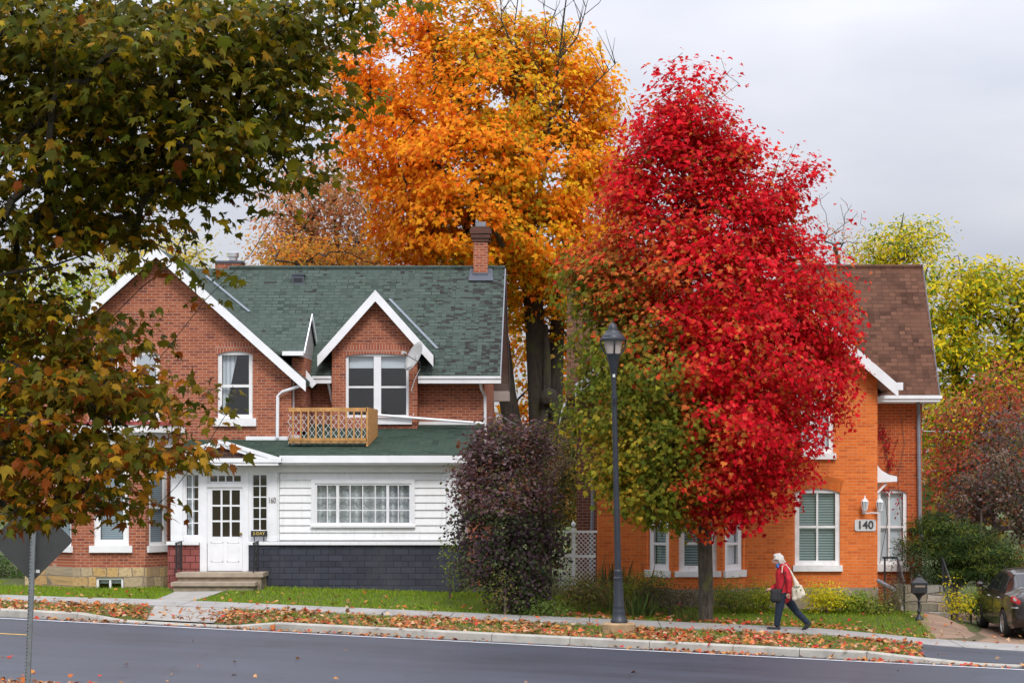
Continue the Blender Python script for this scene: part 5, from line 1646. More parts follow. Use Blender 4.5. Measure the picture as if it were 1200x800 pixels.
# --- red maple --------------------------------------------------------------
red = pal([(.70, .009, .022), (.60, .006, .018), (.78, .022, .030), (.46, .005, .015), (.80, .08, .055)], [4, 3, 3, 3, 1])
redor = pal([(.70, .085, .022), (.60, .15, .035), (.72, .20, .04), (.6, .035, .022), (.46, .17, .03)], [3, 3, 1, 2, 2])
grn = pal([(.17, .20, .02), (.24, .25, .025), (.12, .165, .018), (.33, .28, .03), (.28, .16, .028)], [3, 3, 3, 2, 1])
ylw = pal([(.45, .36, .03), (.36, .32, .03), (.5, .3, .03)])


def red_cols(pos, cr, rng):
    n = len(pos)
    # leaves turn from the outside (right, top) in: the sheltered lower left side is still green
    X, Z = pos[:, 0], pos[:, 2]
    jit = (cr - .5) * 1.3 + rng.normal(0, .18, n)
    g = (3.15 - X) * .75 - (Z - 6.35) * .85 + jit * 1.1
    xb = 1.85 + .25 * np.sin(Z * 1.7) + (cr - .5) * .8
    g2 = np.where(X > xb, g - (X - xb) * 4.2, g)
    r_, o_, g_, y_ = pick(red, n, rng), pick(redor, n, rng), pick(grn, n, rng), pick(ylw, n, rng)
    tint = cr + rng.normal(0, .2, n)
    r_ = np.where((tint > .86)[:, None], o_, r_)
    c = np.where((g2 + rng.normal(0, .5, n) > -.75)[:, None], o_, r_)
    mixed = np.where((rng.random(n) < .55)[:, None], g_ * np.array([1.5, .9, 1]), o_)
    c = np.where((g2 > .75)[:, None], mixed, c)
    c = np.where((g2 + rng.normal(0, .3, n) > 1.5)[:, None], g_, c)
    low = (Z < 4.6 + .6 * (cr - .5)) & (X < 1.2) & (g2 > 1.25) & (rng.random(n) < .55)
    return np.where(low[:, None], y_, c)


rb = [(806, 104, 44, 30, 28, .6), (782, 152, 44, 38, 42, .9), (822, 145, 44, 46, 44, 1.0), (858, 180, 44, 36, 34, .8), (735, 235, 44, 36, 44, 1.0), (895, 228, 44, 40, 40, .9), (942, 205, 44, 16, 20, .4), (715, 300, 44, 42, 42, 1.0), (690, 322, 44, 28, 32, .8), (742, 212, 44, 28, 36, .9), (792, 185, 44, 72, 55, 1.3), (845, 195, 44, 45, 40, .9), (775, 255, 44, 82, 58, 1.6), (850, 262, 43.8, 78, 58, 1.6), (926, 232, 44, 24, 30, .6), (905, 275, 44, 45, 40, .9),
      (735, 335, 44, 78, 55, 1.6), (830, 340, 43.3, 95, 65, 2.0), (920, 335, 44, 75, 60, 1.5), (966, 375, 44, 40, 50, .9), (715, 400, 44, 52, 50, 1.3), (790, 425, 43, 90, 65, 2.0), (885, 415, 43, 90, 70, 2.0), (962, 445, 44, 46, 55, 1.1),
      (715, 478, 44, 52, 48, 1.3), (770, 510, 43.2, 80, 55, 1.9), (850, 505, 43, 80, 60, 2.0), (926, 505, 43.6, 64, 52, 1.4), (730, 548, 43.7, 38, 36, 1.1), (765, 580, 43.4, 60, 38, 1.5), (840, 570, 43.2, 65, 38, 1.6), (905, 560, 43.6, 52, 42, 1.1), (756, 592, 43.6, 26, 20, .7), (862, 597, 43.5, 46, 24, 1.2), (805, 604, 43.5, 34, 20, 1.2)]
tb = P(827, 724, 44.3)
trk = [tb + Vector((0, 0, -.15)), tb + Vector((.0, 0, .3)), P(827, 680, 44.2), P(826, 640, 44.1), P(824, 600, 44), P(820, 540, 44), P(818, 470, 44), P(812, 400, 44), P(806, 320, 44), P(803, 240, 44), P(801, 170, 44)]
rng = np.random.default_rng(3)
ext = []
for px, py in ((845, 68), (858, 80), (866, 98), (800, 62), (968, 190), (960, 205), (915, 180), (765, 78), (985, 240), (932, 170), (852, 88), (787, 72), (948, 196), (990, 262), (1005, 250)):
    ext.append(P(px, py, 44 + rng.normal(0, .4)))
tree('red_maple_tree', 'scarlet maple with a partly green left side, beside the street lamp', tb, trk, rb, 1550, 48, .118, red_cols, 21, MAPLE, 'leaf', .165, .0065, 'bark_moss', (.28, .28, .16), np.array([tuple(e) for e in ext]), .35, up=.65, droop=.5, outb=.75, exleaf=4)
# --- orange maple -----------------------------------------------------------
o1 = pal([(.92, .28, .010), (.90, .22, .008), (.94, .36, .014), (.86, .15, .010), (.94, .42, .02)], [4, 3, 4, 1, 2])
o2 = pal([(.94, .50, .014), (.93, .44, .014), (.90, .55, .02), (.94, .38, .014)], [3, 3, 2, 2])
og = pal([(.62, .42, .02), (.46, .37, .025), (.74, .46, .02)])


def orange_cols(pos, cr, rng):
    n = len(pos); px, py = topx(pos)
    X, Z = pos[:, 0], pos[:, 2]
    t = (X + 1.6) * .22 + (Z - 13) * .03 + (cr - .5) * 1.0 + rng.normal(0, .22, n)
    c = np.where((t > .34)[:, None], pick(o2, n, rng), pick(o1, n, rng))
    inner = (np.hypot(X + 2.6, (pos[:, 1] - 60) * .6) < 2.2) & (rng.random(n) < .5)
    return np.where(inner[:, None], pick(og, n, rng), c)


ob = [(525, 30, 60, 75, 60, 1.8), (605, 62, 60, 58, 40, 2), (470, 85, 60, 70, 70, 2), (560, 110, 58.5, 85, 75, 2.6), (655, 95, 60, 65, 75, 2), (690, 130, 60, 40, 55, 1.5), (425, 110, 60, 42, 50, 1.5), (455, 170, 59, 62, 55, 2),
      (540, 200, 58, 85, 65, 2.8), (640, 200, 59, 80, 65, 2.4), (705, 190, 60, 45, 55, 1.6), (475, 235, 59, 42, 45, 1.8), (545, 275, 58, 78, 45, 2.8), (640, 280, 59, 75, 60, 2.4), (700, 270, 60, 42, 60, 1.6), (480, 275, 60, 40, 40, 1.6), (615, 345, 60, 38, 45, 1.6), (670, 350, 60, 45, 50, 1.8),
      (520, 300, 60, 60, 35, 2), (648, 430, 62, 40, 45, 1.3), (615, 500, 63, 30, 40, 1.2), (590, 400, 63, 18, 60, 1), (700, 430, 62, 30, 60, 1.3), (520, -40, 60, 50, 30, 2)]
tb = P(628, 668, 60)
trk = [tb + Vector((0, 0, -.5)), P(630, 600, 60), P(632, 520, 60), P(630, 450, 60), P(627, 380, 60), P(622, 320, 60), P(618, 250, 60), P(616, 180, 60), P(618, 110, 60), P(622, 40, 60)]
ext = [tuple(P(px, py, 60)) for px, py in ((655, 5), (662, -25), (648, 20), (636, -20), (620, -35), (600, -30), (630, 0), (612, -5), (642, -40), (590, 0), (672, 30), (690, 60), (715, 85), (722, 95), (560, -30), (505, 20), (440, 60), (405, 78), (418, 90))]
OTB = [([(622, 300), (626, 250), (640, 190), (646, 130), (655, 70), (662, 10), (668, -30)], .06, 58.2), ([(618, 270), (606, 215), (600, 150), (607, 90), (603, 30), (610, -25)], .05, 58.4), ([(640, 190), (668, 150), (690, 105), (712, 84), (724, 72)], .03, 58.3), ([(646, 130), (634, 80), (640, 30), (634, -15)], .025, 58.2), ([(590, 290), (560, 235), (548, 170), (540, 110)], .07, 57.2), ([(500, 290), (490, 250), (470, 200), (455, 160)], .05, 57.6), ([(655, 70), (676, 45), (684, 20), (690, -5)], .03, 58.2), ([(603, 60), (588, 25), (586, -15)], .03, 58.4), ([(560, 235), (520, 215), (500, 180)], .04, 57)]
OT = tree('orange_maple_tree', 'tall maple in bright orange and gold leaf behind the two houses', tb, trk, ob, 1500, 46, .15, orange_cols, 8, MAPLE8, 'leaf', .30, .009, 'bark_dark', (.27, .27, .15), np.array(ext), .5, outb=1.0, up=.6, exleaf=0)
# its other leaders, so the stem divides low as in the photograph
mb = MB()
mb.tube([P(632, 600, 60.1), P(608, 540, 60), P(594, 460, 60), P(588, 400, 60), P(570, 330, 60), P(548, 270, 60), P(520, 200, 60)], [.33, .30, .27, .24, .19, .13, .06], 10)
mb.tube([P(634, 560, 60.2), P(650, 470, 60.3), P(652, 400, 60.3), P(656, 330, 60.4), P(672, 240, 60.4), P(690, 160, 60.3)], [.26, .25, .23, .18, .12, .05], 10)
mb.tube([P(640, 600, 61), P(662, 500, 61), P(683, 430, 61), P(692, 350, 61)], [.2, .19, .16, .1], 8)
mb.tube([P(618, 600, 59.6), P(628, 530, 59.6), P(641, 470, 59.6), P(641, 420, 59.6), P(640, 380, 59.6)], [.14, .13, .12, .11, .05], 8)
mb.lathe([(.0, -.3), (.22, -.2), (.27, 0), (.2, .2), (.0, .28)], P(643, 465, 59.5), 10)
mb.build('limb', 'bark_dark', OT, True)
for pts_, r_0, y_ in OTB:
    mb = MB(); n_ = len(pts_); mb.tube([P(a, b, y_) for a, b in pts_], list(np.linspace(r_0, r_0 * .22, n_)), 7)
    rr_ = np.random.default_rng(n_ + int(r_0 * 1000))
    for k in range(1, n_):           # fine side twigs
        for _ in range(4):
            a = P(*pts_[k], y_).lerp(P(*pts_[k - 1], y_), rr_.random()); d_ = Vector((rr_.normal(0, .5), rr_.normal(0, .3), .6 + .5 * rr_.random()))
            mb.tube([a, a + d_ * .5, a + d_ * 1.0 + Vector((rr_.normal(0, .15), 0, .1))], [.016, .012, .006], 4)
    mb.build('limb', 'bark_dark', OT, True)

# --- foreground maple --------------------------------------------------------
fgreen = pal([(.085, .10, .008), (.115, .125, .009), (.062, .08, .008), (.18, .155, .010), (.34, .24, .012)], [4, 4, 3, 3, 2])
folive = pal([(.24, .155, .010), (.38, .20, .010), (.17, .13, .010), (.12, .11, .009)], [3, 2, 3, 3])
frust = pal([(.32, .10, .009), (.25, .06, .008), (.42, .17, .010), (.17, .055, .008), (.13, .10, .009), (.08, .09, .009)], [3, 3, 2, 2, 3, 3])


def fore_cols(pos, cr, rng):
    n = len(pos); Z = pos[:, 2]; X = pos[:, 0]
    t = (5.0 - Z) * .34 + (cr - .5) * 1.1 + rng.normal(0, .25, n)
    c = pick(fgreen, n, rng)
    c = np.where((t > .12)[:, None], pick(folive, n, rng), c)
    c = np.where((t > .55)[:, None], pick(frust, n, rng), c)
    spot = (rng.random(n) < .04)
    return np.where(spot[:, None], np.array([.45, .25, .02]), c)


Yfg = 15.0
fb = [(-120, 60, 15, 120, 130, 1.2), (60, 60, 15, 130, 100, 1.5), (190, 60, 14.6, 120, 85, 1.3), (290, 45, 14.6, 95, 60, 1.0), (365, 25, 14.6, 62, 38, .7), (420, 4, 14.6, 30, 16, .4), (330, 110, 14.6, 62, 50, .8), (378, 118, 14.6, 38, 14, .3), (270, 160, 14.6, 72, 62, .9), (325, 185, 14.6, 45, 30, .5), (160, 165, 14.8, 105, 80, 1.2), (60, 190, 15, 110, 90, 1.4), (215, 225, 14.6, 45, 32, .6),
      (60, 290, 15, 85, 42, 1.0), (120, 272, 14.8, 60, 24, .7), (30, 372, 15, 62, 38, .9), (-80, 300, 15, 90, 120, 1.2), (110, 395, 14.8, 45, 26, .6), (190, 320, 14.6, 36, 10, .3), (40, 450, 14.8, 85, 42, 1.0), (125, 455, 14.6, 75, 32, .7), (195, 470, 14.4, 38, 20, .4), (80, 520, 14.5, 100, 42, .9), (170, 528, 14.3, 52, 26, .5), (215, 530, 14.2, 18, 14, .3), (60, 580, 14.4, 75, 34, .8), (128, 585, 14.3, 38, 26, .4), (35, 608, 14.3, 40, 20, .5), (-60, 560, 15, 80, 70, 1.0)]
tb = Vector((-7.6, 15.6, zg1(-7.6, 15.6)))
trk = [tb + Vector((0, 0, -.2))] + [Vector((-7.6 + .02 * k, 15.6, tb.z + .7 * k)) for k in range(1, 13)]
ext = [tuple(P(px, py, 14.6)) for px, py in ((235, 470), (250, 455), (262, 330), (240, 352), (440, 110), (322, 250), (268, 480), (226, 545), (186, 590), (150, 610))]
tree('maple_tree', 'dark green and rust maple overhanging the road from the near side, left', tb, trk, fb, 950, 32, .082, fore_cols, 44, MAPLE, 'leaf_dark', .24, .003, 'bark_dark', (.24, .2, .05), np.array(ext), .15, up=.85, droop=.75, outb=.25, sizevar=.35, curl=.7, upen=1.1, rmax=.03, exleaf=9, tipcol=(.20, .055, .008), thin=lambda p: np.where(topx(p)[1] > 330, .84, np.where(topx(p)[1] > 215, .68, .86)))

FT = bpy.data.objects['maple_tree']
for pts_, r_0 in (([(-60, 418), (0, 424), (38, 436), (62, 437), (92, 455), (118, 486), (150, 500)], .030), ([(62, 437), (70, 462), (82, 472), (70, 490)], .014), ([(92, 455), (104, 478), (112, 500), (126, 520)], .014), ([(70, 436), (105, 446), (130, 458), (155, 470), (186, 492)], .014), ([(-40, 484), (20, 487), (70, 488), (110, 500)], .012), ([(-30, 330), (20, 318), (60, 312), (95, 300)], .018), ([(-40, 90), (30, 82), (90, 84), (150, 96), (240, 92)], .02), ([(-40, 545), (20, 532), (60, 552), (90, 560)], .012)):
    n_ = len(pts_); mb = MB(); mb.tube([P(a, b, 14.45 + .03 * k) for k, (a, b) in enumerate(pts_)], list(np.linspace(r_0, r_0 * .3, n_)), 7); mb.build('limb', 'bark_dark', FT, True)

# --- trees behind ------------------------------------------------------------
def mk(cols, w=None, spread=.0):
    p_ = pal(cols, w)
    def f_(pos, cr, rng):
        n = len(pos)
        k = np.clip(cr + rng.normal(0, .25, n), 0, .999)
        c = np.cumsum(p_[1]); idx = np.searchsorted(c, k).clip(0, len(c) - 1)
        return p_[0][idx]
    return f_


russet = mk([(.54, .24, .11), (.46, .19, .09), (.58, .32, .17), (.60, .17, .06), (.32, .27, .10), (.64, .28, .07)])
def simple_trunk(px, py_base, py_top, Y, n=7, wob=.15, seed=1):
    r_ = np.random.default_rng(seed); a = P(px, py_base, Y); b = P(px, py_top, Y)
    a.z = zg1(a.x, a.y) - .2
    return [a.lerp(b, k / n) + Vector((r_.normal(0, wob), r_.normal(0, wob), 0)) * (k > 0) for k in range(n + 1)]


def back_tree(name, label, px, Y, top, blobs, ncl, per, ls, cols, seed, r0=.18, rtip=.012, shape=OVAL, cr=(.45, .45, .3), ext=None, bark='bark', mat='leaf', group=None, cat='tree', shell=.3, **k):
    t = simple_trunk(px, 660, top, Y, seed=seed)
    b = Vector(t[0]); b.z += .2
    return tree(name, label, b, t, [(q[0], q[1], q[2] if len(q) > 5 else Y, q[-3], q[-2], q[-1]) for q in blobs], ncl, per, ls, cols, seed, shape, mat, r0, rtip, bark, cr, ext, shell, cat=cat, group=group, **k)


back_tree('russet_tree', 'thin russet tree behind the left house ridge, left of the orange maple', 395, 66, 200, [(395, 215, 52, 40, 2), (370, 240, 55, 45, 2), (425, 250, 40, 45, 1.8), (340, 275, 38, 40, 1.6), (415, 290, 50, 30, 2), (360, 295, 50, 25, 2)], 350, 26, .15, russet, 31, .2, .012)
orange_low = mk([(.72, .28, .03), (.78, .36, .04), (.66, .2, .03), (.5, .3, .05)])
back_tree('amber_tree', 'low amber tree showing just above the left house ridge', 365, 63, 290, [(335, 300, 38, 20, 1.5), (390, 302, 55, 16, 1.5), (430, 305, 40, 14, 1.3)], 120, 26, .14, orange_low, 32, .12)
gold = mk([(.62, .44, .04), (.55, .42, .05), (.48, .45, .06), (.36, .36, .05), (.66, .5, .07)])
yg = mk([(.74, .54, .015), (.62, .50, .015), (.44, .43, .02), (.22, .32, .02), (.13, .22, .02), (.80, .60, .02)], [3, 3, 3, 3, 3, 3])
ygreen = mk([(.40, .46, .03), (.28, .38, .03), (.56, .52, .03), (.17, .28, .025), (.62, .56, .04)])
back_tree('pale_gold_tree', 'sparse pale gold tree behind the left gable peak', 215, 70, 285, [(215, 300, 40, 22, 1.6), (160, 310, 40, 30, 1.5), (235, 320, 25, 20, 1)], 110, 18, .15, gold, 33, .12, .014)
back_tree('yellow_green_tree', 'yellow green tree left of the brick house behind the dark maple leaves', 20, 62, 320, [(30, 350, 62, 50, 2), (-30, 390, 60, 70, 2), (60, 390, 42, 40, 1.6), (20, 460, 52, 60, 2), (-20, 520, 60, 70, 2), (30, 560, 40, 50, 1.5), (95, 330, 40, 30, 1.5)], 360, 24, .17, ygreen, 34, .2)
# right hand side
back_tree('honey_locust_tree', 'yellow honey locust rising right of the brown roof', 1120, 64, 300, [(1120, 350, 50, 50, 1.8), (1175, 345, 50, 40, 1.8), (1215, 370, 40, 60, 1.8), (1100, 400, 45, 45, 1.6), (1160, 425, 60, 40, 2), (1100, 470, 45, 40, 1.5), (1140, 490, 60, 40, 2), (1205, 440, 50, 50, 2), (1090, 520, 35, 40, 1.3)], 420, 46, .20, yg, 35, .2, .012, OVAL * np.array([.85, 1]), (.34, .34, .2), outb=.7)
back_tree('yellow_top_tree', 'pale yellow treetop just above the brown roof ridge', 1050, 68, 250, [(1045, 295, 40, 30, 1.5), (1075, 285, 35, 26, 1.4), (1095, 320, 30, 26, 1.2), (1025, 310, 24, 20, 1)], 120, 36, .16, yg, 36, .14, .012, OVAL * np.array([.75, 1]), (.4, .4, .2))
bare = [tuple(P(px, py, 66)) for px, py in ((960, 228), (972, 225), (985, 232), (998, 240), (1008, 262), (990, 252), (968, 250), (1015, 268), (955, 262), (978, 270), (1003, 283), (945, 285), (1020, 290), (962, 240), (992, 238), (1010, 250))]
back_tree('bare_tree', 'nearly bare grey tree between the red maple and the brown roof', 985, 66, 290, [(985, 280, 28, 26, 1)], 26, 10, .1, russet, 37, .07, .008, ext=np.array(bare), rmax=.03)
crim = mk([(.44, .08, .045), (.36, .06, .04), (.50, .13, .05), (.32, .12, .05), (.40, .22, .06), (.22, .2, .05), (.52, .06, .04)])
back_tree('crimson_tree', 'dull crimson tree beyond the driveway, below the yellow locust', 1150, 57, 470, [(1180, 470, 48, 50, 1.8), (1130, 510, 48, 50, 1.6), (1205, 520, 50, 60, 1.8), (1155, 560, 60, 45, 1.8), (1105, 560, 25, 50, 1.3)], 330, 24, .13, crim, 38, .15, .01, OVAL, (.4, .4, .25))

# shrubs: an Empty with foliage and stems
def bush(label, px, py, Y, blobs, ncl, per, ls, cols, seed, name='shrub', cat='shrub', shape=OVAL, mat='leaf', cr=(.16, .16, .1), stem=.03, rtip=.004, plumes=None, group=None, up=.6, bark='twig', droop=.2, zbase=None, shell=.35):
    b = P(px, py, Y); b.z = zg1(b.x, b.y) if zbase is None else zbase
    top = max(blobs, key=lambda q: -q[1]); tp = P(px, (top[1] + py) / 2, Y)
    t = [b + Vector((0, 0, -.05)), b.lerp(tp, .35), b.lerp(tp, .7), tp]
    bl = [(q[0], q[1], q[2] if len(q) > 5 else Y, q[-3], q[-2], q[-1]) for q in blobs]
    return tree(name, label, b, t, bl, ncl, per, ls, cols, seed, shape, mat, stem, rtip, bark, cr, None, shell, cat=cat, group=group, trunk_name='stem', crown_name='foliage', up=up, droop=droop, upen=.5)


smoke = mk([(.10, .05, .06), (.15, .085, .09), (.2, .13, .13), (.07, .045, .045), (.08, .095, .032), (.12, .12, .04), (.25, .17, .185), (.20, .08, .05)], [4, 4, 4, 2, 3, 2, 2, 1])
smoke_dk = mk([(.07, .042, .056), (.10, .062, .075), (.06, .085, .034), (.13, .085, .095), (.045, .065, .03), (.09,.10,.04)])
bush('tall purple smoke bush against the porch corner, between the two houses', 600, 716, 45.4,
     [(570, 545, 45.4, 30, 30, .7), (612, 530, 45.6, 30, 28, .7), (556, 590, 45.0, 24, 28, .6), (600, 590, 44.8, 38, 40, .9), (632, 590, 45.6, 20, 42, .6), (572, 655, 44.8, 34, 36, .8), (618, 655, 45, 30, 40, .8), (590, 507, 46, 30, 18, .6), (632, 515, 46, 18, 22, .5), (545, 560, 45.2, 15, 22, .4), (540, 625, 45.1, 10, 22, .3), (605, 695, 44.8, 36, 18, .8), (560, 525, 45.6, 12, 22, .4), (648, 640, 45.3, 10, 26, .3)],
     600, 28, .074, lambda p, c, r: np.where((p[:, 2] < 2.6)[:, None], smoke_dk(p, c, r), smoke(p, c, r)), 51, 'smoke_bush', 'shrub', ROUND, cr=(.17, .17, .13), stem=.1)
# pale seed heads at its top, dry hydrangea-like plumes
plume = mk([(.42, .30, .19), (.36, .25, .17), (.30, .21, .16), (.46, .35, .24)])
bush('dry tan seed plumes standing in front of the dark tree trunks', 645, 640, 47.5, [(642, 515, 14, 12, .2), (650, 528, 10, 8, .2), (640, 540, 12, 8, .2), (655, 545, 12, 10, .2), (670, 540, 8, 6, .2), (664, 520, 8, 8, .2), (646, 560, 8, 8, .2)], 34, 34, .045, plume, 52, 'dry_plume', 'plant', SLIM * np.array([2.5, 1]), cr=(.07, .07, .07), stem=.04, shell=.2)
bush('purple grey smoke bush with pale tufts on the right, above the parked car', 1165, 690, 51, [(1165, 560, 45, 50, 1.4), (1200, 540, 45, 60, 1.4), (1135, 590, 35, 35, 1), (1190, 600, 50, 40, 1.2), (1240, 580, 60, 70, 1.5), (1180, 510, 30, 30, 1)], 330, 28, .075, mk([(.13, .09, .085), (.17, .12, .115), (.22, .165, .15), (.10, .11, .05), (.08, .09, .045), (.27, .2, .18), (.24, .10, .06)]), 53, 'smoke_bush', 'shrub', ROUND, cr=(.2, .2, .15), stem=.1)
bush('pale dry tufts on the branch ends of the right smoke bush', 1150, 660, 50.3, [(1172, 535, 12, 12, .3), (1135, 558, 14, 8, .3), (1160, 548, 10, 8, .3), (1185, 560, 12, 12, .3), (1125, 580, 8, 6, .3), (1178, 580, 10, 8, .3)], 40, 22, .05, plume, 54, 'dry_plume', 'plant', SLIM * np.array([2.5, 1]), cr=(.08, .08, .07), stem=.03, shell=.2)
yew = mk([(.022, .046, .009), (.032, .062, .010), (.05, .08, .011), (.016, .034, .008), (.12, .14, .015)])
def yew_bush(label, px, Y, blobs, ncl, seed, cols=yew, n='evergreen_shrub'):
    return bush(label, px, 690, Y, blobs, ncl, 95, .115, cols, seed, n, 'shrub', SLIM * np.array([.75, 1]), 'needle', (.20, .20, .05), .06, up=.5, droop=-.1)
yew_bush('dark spreading evergreen behind the garden steps', 1120, 48.6, [(1082, 640, 26, 12, .5), (1100, 612, 30, 12, .6), (1122, 628, 38, 14, .8), (1085, 618, 12, 14, .4), (1145, 645, 36, 14, .8), (1110, 652, 34, 12, .7), (1150, 668, 36, 14, .8), (1110, 674, 34, 12, .7), (1172, 650, 24, 16, .6), (1180, 678, 22, 16, .6)], 300, 55)
holly = mk([(.05, .09, .03), (.07, .11, .04), (.09, .13, .06), (.035, .06, .02)])
bush('small leaved dark shrub leaning over the left stair rail', 1068, 688, 47.7, [(1068, 645, 14, 14, .3), (1078, 662, 16, 16, .4), (1060, 655, 10, 10, .3), (1085, 680, 16, 12, .3)], 70, 24, .05, holly, 56, stem=.03)
yel = mk([(.76, .64, .02), (.66, .60, .025), (.54, .54, .03), (.32, .42, .03), (.8, .62, .03)])
ygs = mk([(.50, .52, .03), (.40, .46, .03), (.26, .36, .03), (.60, .54, .03), (.18, .26, .03)])
grs = mk([(.20, .30, .04), (.26, .35, .045), (.34, .36, .05), (.13, .22, .03), (.36, .3, .06)])
brn = mk([(.20, .15, .05), (.19, .23, .045), (.15, .19, .04), (.28, .19, .08), (.15, .12, .045)])
olive = mk([(.26, .32, .04), (.2, .26, .03), (.34, .36, .045), (.42, .37, .05), (.14, .2, .03)])
bush('rounded brown green shrub left of the lamp post', 690, 710, 45.3, [(690, 690, 26, 18, .5), (672, 696, 16, 14, .4), (708, 695, 16, 14, .4)], 130, 26, .055, brn, 57)
bush('reddish sprawling shrub at the foot of the red maple', 785, 716, 45.4, [(775, 700, 24, 14, .4), (800, 704, 22, 14, .4), (765, 690, 16, 14, .3)], 110, 24, .05, mk([(.13, .11, .05), (.10, .13, .04), (.18, .10, .06), (.08, .09, .04)]), 58)
bush('olive shrub under the left bay window', 745, 712, 45.8, [(750, 690, 20, 16, .3), (770, 684, 18, 12, .3), (735, 690, 14, 16, .3)], 90, 24, .05, olive, 59)
bush('rounded green box shrub right of the maple trunk', 855, 714, 46.0, [(856, 697, 22, 16, .5), (843, 702, 14, 12, .4), (872, 702, 14, 12, .4)], 130, 28, .045, grs, 60)
bush('yellow tipped shrub behind the walking woman', 895, 714, 46.2, [(893, 694, 16, 14, .35), (905, 700, 14, 14, .3), (885, 704, 14, 10, .3)], 100, 24, .05, ygs, 61)
bush('bright yellow green shrub below the 140 window', 968, 716, 46.2, [(968, 696, 20, 13, .4), (957, 704, 14, 10, .3), (982, 703, 14, 12, .3)], 130, 26, .05, yel, 62)
bush('low green hosta clump below the house number', 1000, 716, 46.3, [(1000, 705, 18, 8, .3), (1014, 707, 10, 8, .25), (990, 708, 8, 7, .2)], 60, 18, .09, mk([(.22, .33, .04), (.16, .28, .035), (.34, .38, .05)]), 63, up=.8)
bush('wispy dry plant at the house corner beside the steps', 1042, 720, 46.0, [(1045, 690, 12, 20, .25), (1035, 703, 12, 14, .25), (1052, 706, 8, 14, .2)], 80, 22, .06, mk([(.24, .2, .09), (.17, .18, .06), (.3, .24, .13), (.12, .15, .05)]), 64, shape=SLIM)
bush('low green plant between the hosta and the steps', 1030, 722, 45.9, [(1028, 712, 12, 9, .25), (1020, 714, 8, 6, .2)], 40, 20, .06, grs, 65)
bush('slender bright yellow plant beside the stone steps', 1122, 726, 45.8, [(1120, 700, 8, 12, .15), (1124, 712, 12, 12, .2), (1117, 685, 5, 8, .1), (1130, 705, 7, 8, .15)], 30, 13, .075, mk([(.68, .52, .02), (.6, .5, .02), (.5, .46, .03)]), 66, shape=OVAL)
bush('leafy green weeds between the yellow plant and the car', 1138, 724, 46.5, [(1138, 705, 12, 14, .25), (1146, 714, 10, 8, .2), (1150, 698, 8, 10, .2)], 60, 20, .065, mk([(.12, .2, .03), (.17, .25, .03), (.3, .32, .04)]), 67)
bush('red tinged shrub at the right frame edge beyond the car', 1200, 690, 52, [(1195, 655, 14, 20, .4), (1225, 650, 30, 40, .8)], 90, 24, .07, mk([(.4, .08, .04), (.3, .2, .04), (.2, .28, .04), (.45, .14, .05)]), 68)
bush('dark green hedge beside the left house corner', 10, 690, 54, [(10, 668, 22, 22, .8), (-30, 660, 40, 40, 1), (22, 680, 14, 14, .5)], 150, 24, .07, mk([(.06, .13, .025), (.08, .17, .03), (.05, .10, .02)]), 69, 'hedge', 'hedge')
bush('weedy green sapling in front of the smoke bush', 592, 716, 44.2, [(590, 690, 10, 22, .2), (584, 675, 8, 12, .2), (600, 700, 8, 10, .2)], 34, 14, .06, mk([(.2, .24, .05), (.15, .19, .04), (.24, .17, .07)]), 70, 'weed', 'plant')
bush('light green weeds under the smoke bush by the sidewalk', 640, 722, 44.3, [(638, 712, 14, 9, .25), (655, 716, 10, 6, .2), (625, 716, 10, 6, .2)], 50, 16, .07, mk([(.13, .2, .04), (.18, .26, .05), (.1, .15, .03)]), 71, 'weed', 'plant')
bush('yellow green vine leaves climbing the slate corner', 527, 690, 47.5, [(529, 655, 5, 22, .15), (533, 635, 6, 10, .15), (536, 680, 6, 14, .15)], 30, 12, .06, mk([(.3, .36, .05), (.22, .3, .04)]), 72, 'climbing_plant', 'plant')
bush('dense dark thicket filling the gap behind the lattice screen', 640, 690, 57, [(620, 560, 60, 60, 1.5), (670, 540, 40, 60, 1.3), (600, 620, 60, 60, 1.5), (660, 630, 45, 50, 1.3)], 330, 24, .12, mk([(.07, .09, .025), (.1, .1, .03), (.16, .1, .03), (.05, .06, .02), (.3, .2, .03)]), 73, 'thicket', 'shrub', cr=(.3, .3, .2), stem=.1)
# iris fan and ornamental grass
def blades(label, px, py, Y, n, h, w, cols, seed, spread, cat='plant', name='iris_clump', lean=.35):
    r_ = np.random.default_rng(seed); b = P(px, py, Y); b.z = zg1(b.x, b.y)
    root = empty(name, b, label, cat)
    pos = np.array(b)[None] + r_.normal(size=(n, 3)) * np.array([spread, spread * .6, 0])
    tip = np.stack([r_.normal(0, lean, n), r_.normal(0, lean, n), np.ones(n)], 1)
    nrm = r_.normal(size=(n, 3)); nrm[:, 2] *= .1
    sh = np.array([(-.5 * w, 0), (.5 * w, 0), (.4 * w, .6), (0, 1), (-.4 * w, .6)])
    leaf_mesh('foliage', pos, h * (1 + .25 * r_.normal(size=n)).clip(.4, 1.6), nrm, tip, cols(pos, r_.random(n), r_), sh, 'leaf', root, .25)
blades('fan of green iris blades right of the lamp post', 747, 712, 45.0, 110, .46, .06, mk([(.13, .22, .05), (.18, .26, .07), (.1, .16, .04), (.3, .28, .1)]), 81, .22)
blades('tuft of dry ornamental grass beside the iris', 722, 700, 46.3, 160, .9, .018, mk([(.25, .2, .09), (.2, .19, .07), (.14, .17, .05)]), 82, .22, name='grass_tuft')
blades('small green grass tuft in front of the maple trunk', 806, 730, 43.9, 140, .26, .05, mk([(.1, .15, .03), (.15, .18, .04), (.2, .2, .06)]), 83, .14, name='grass_tuft')
blades('tall thin dry stalks under the left bay window', 742, 700, 46.0, 12, .9, .012, mk([(.24, .19, .09), (.17, .15, .07)]), 84, .3, name='dry_stalks', lean=.16)
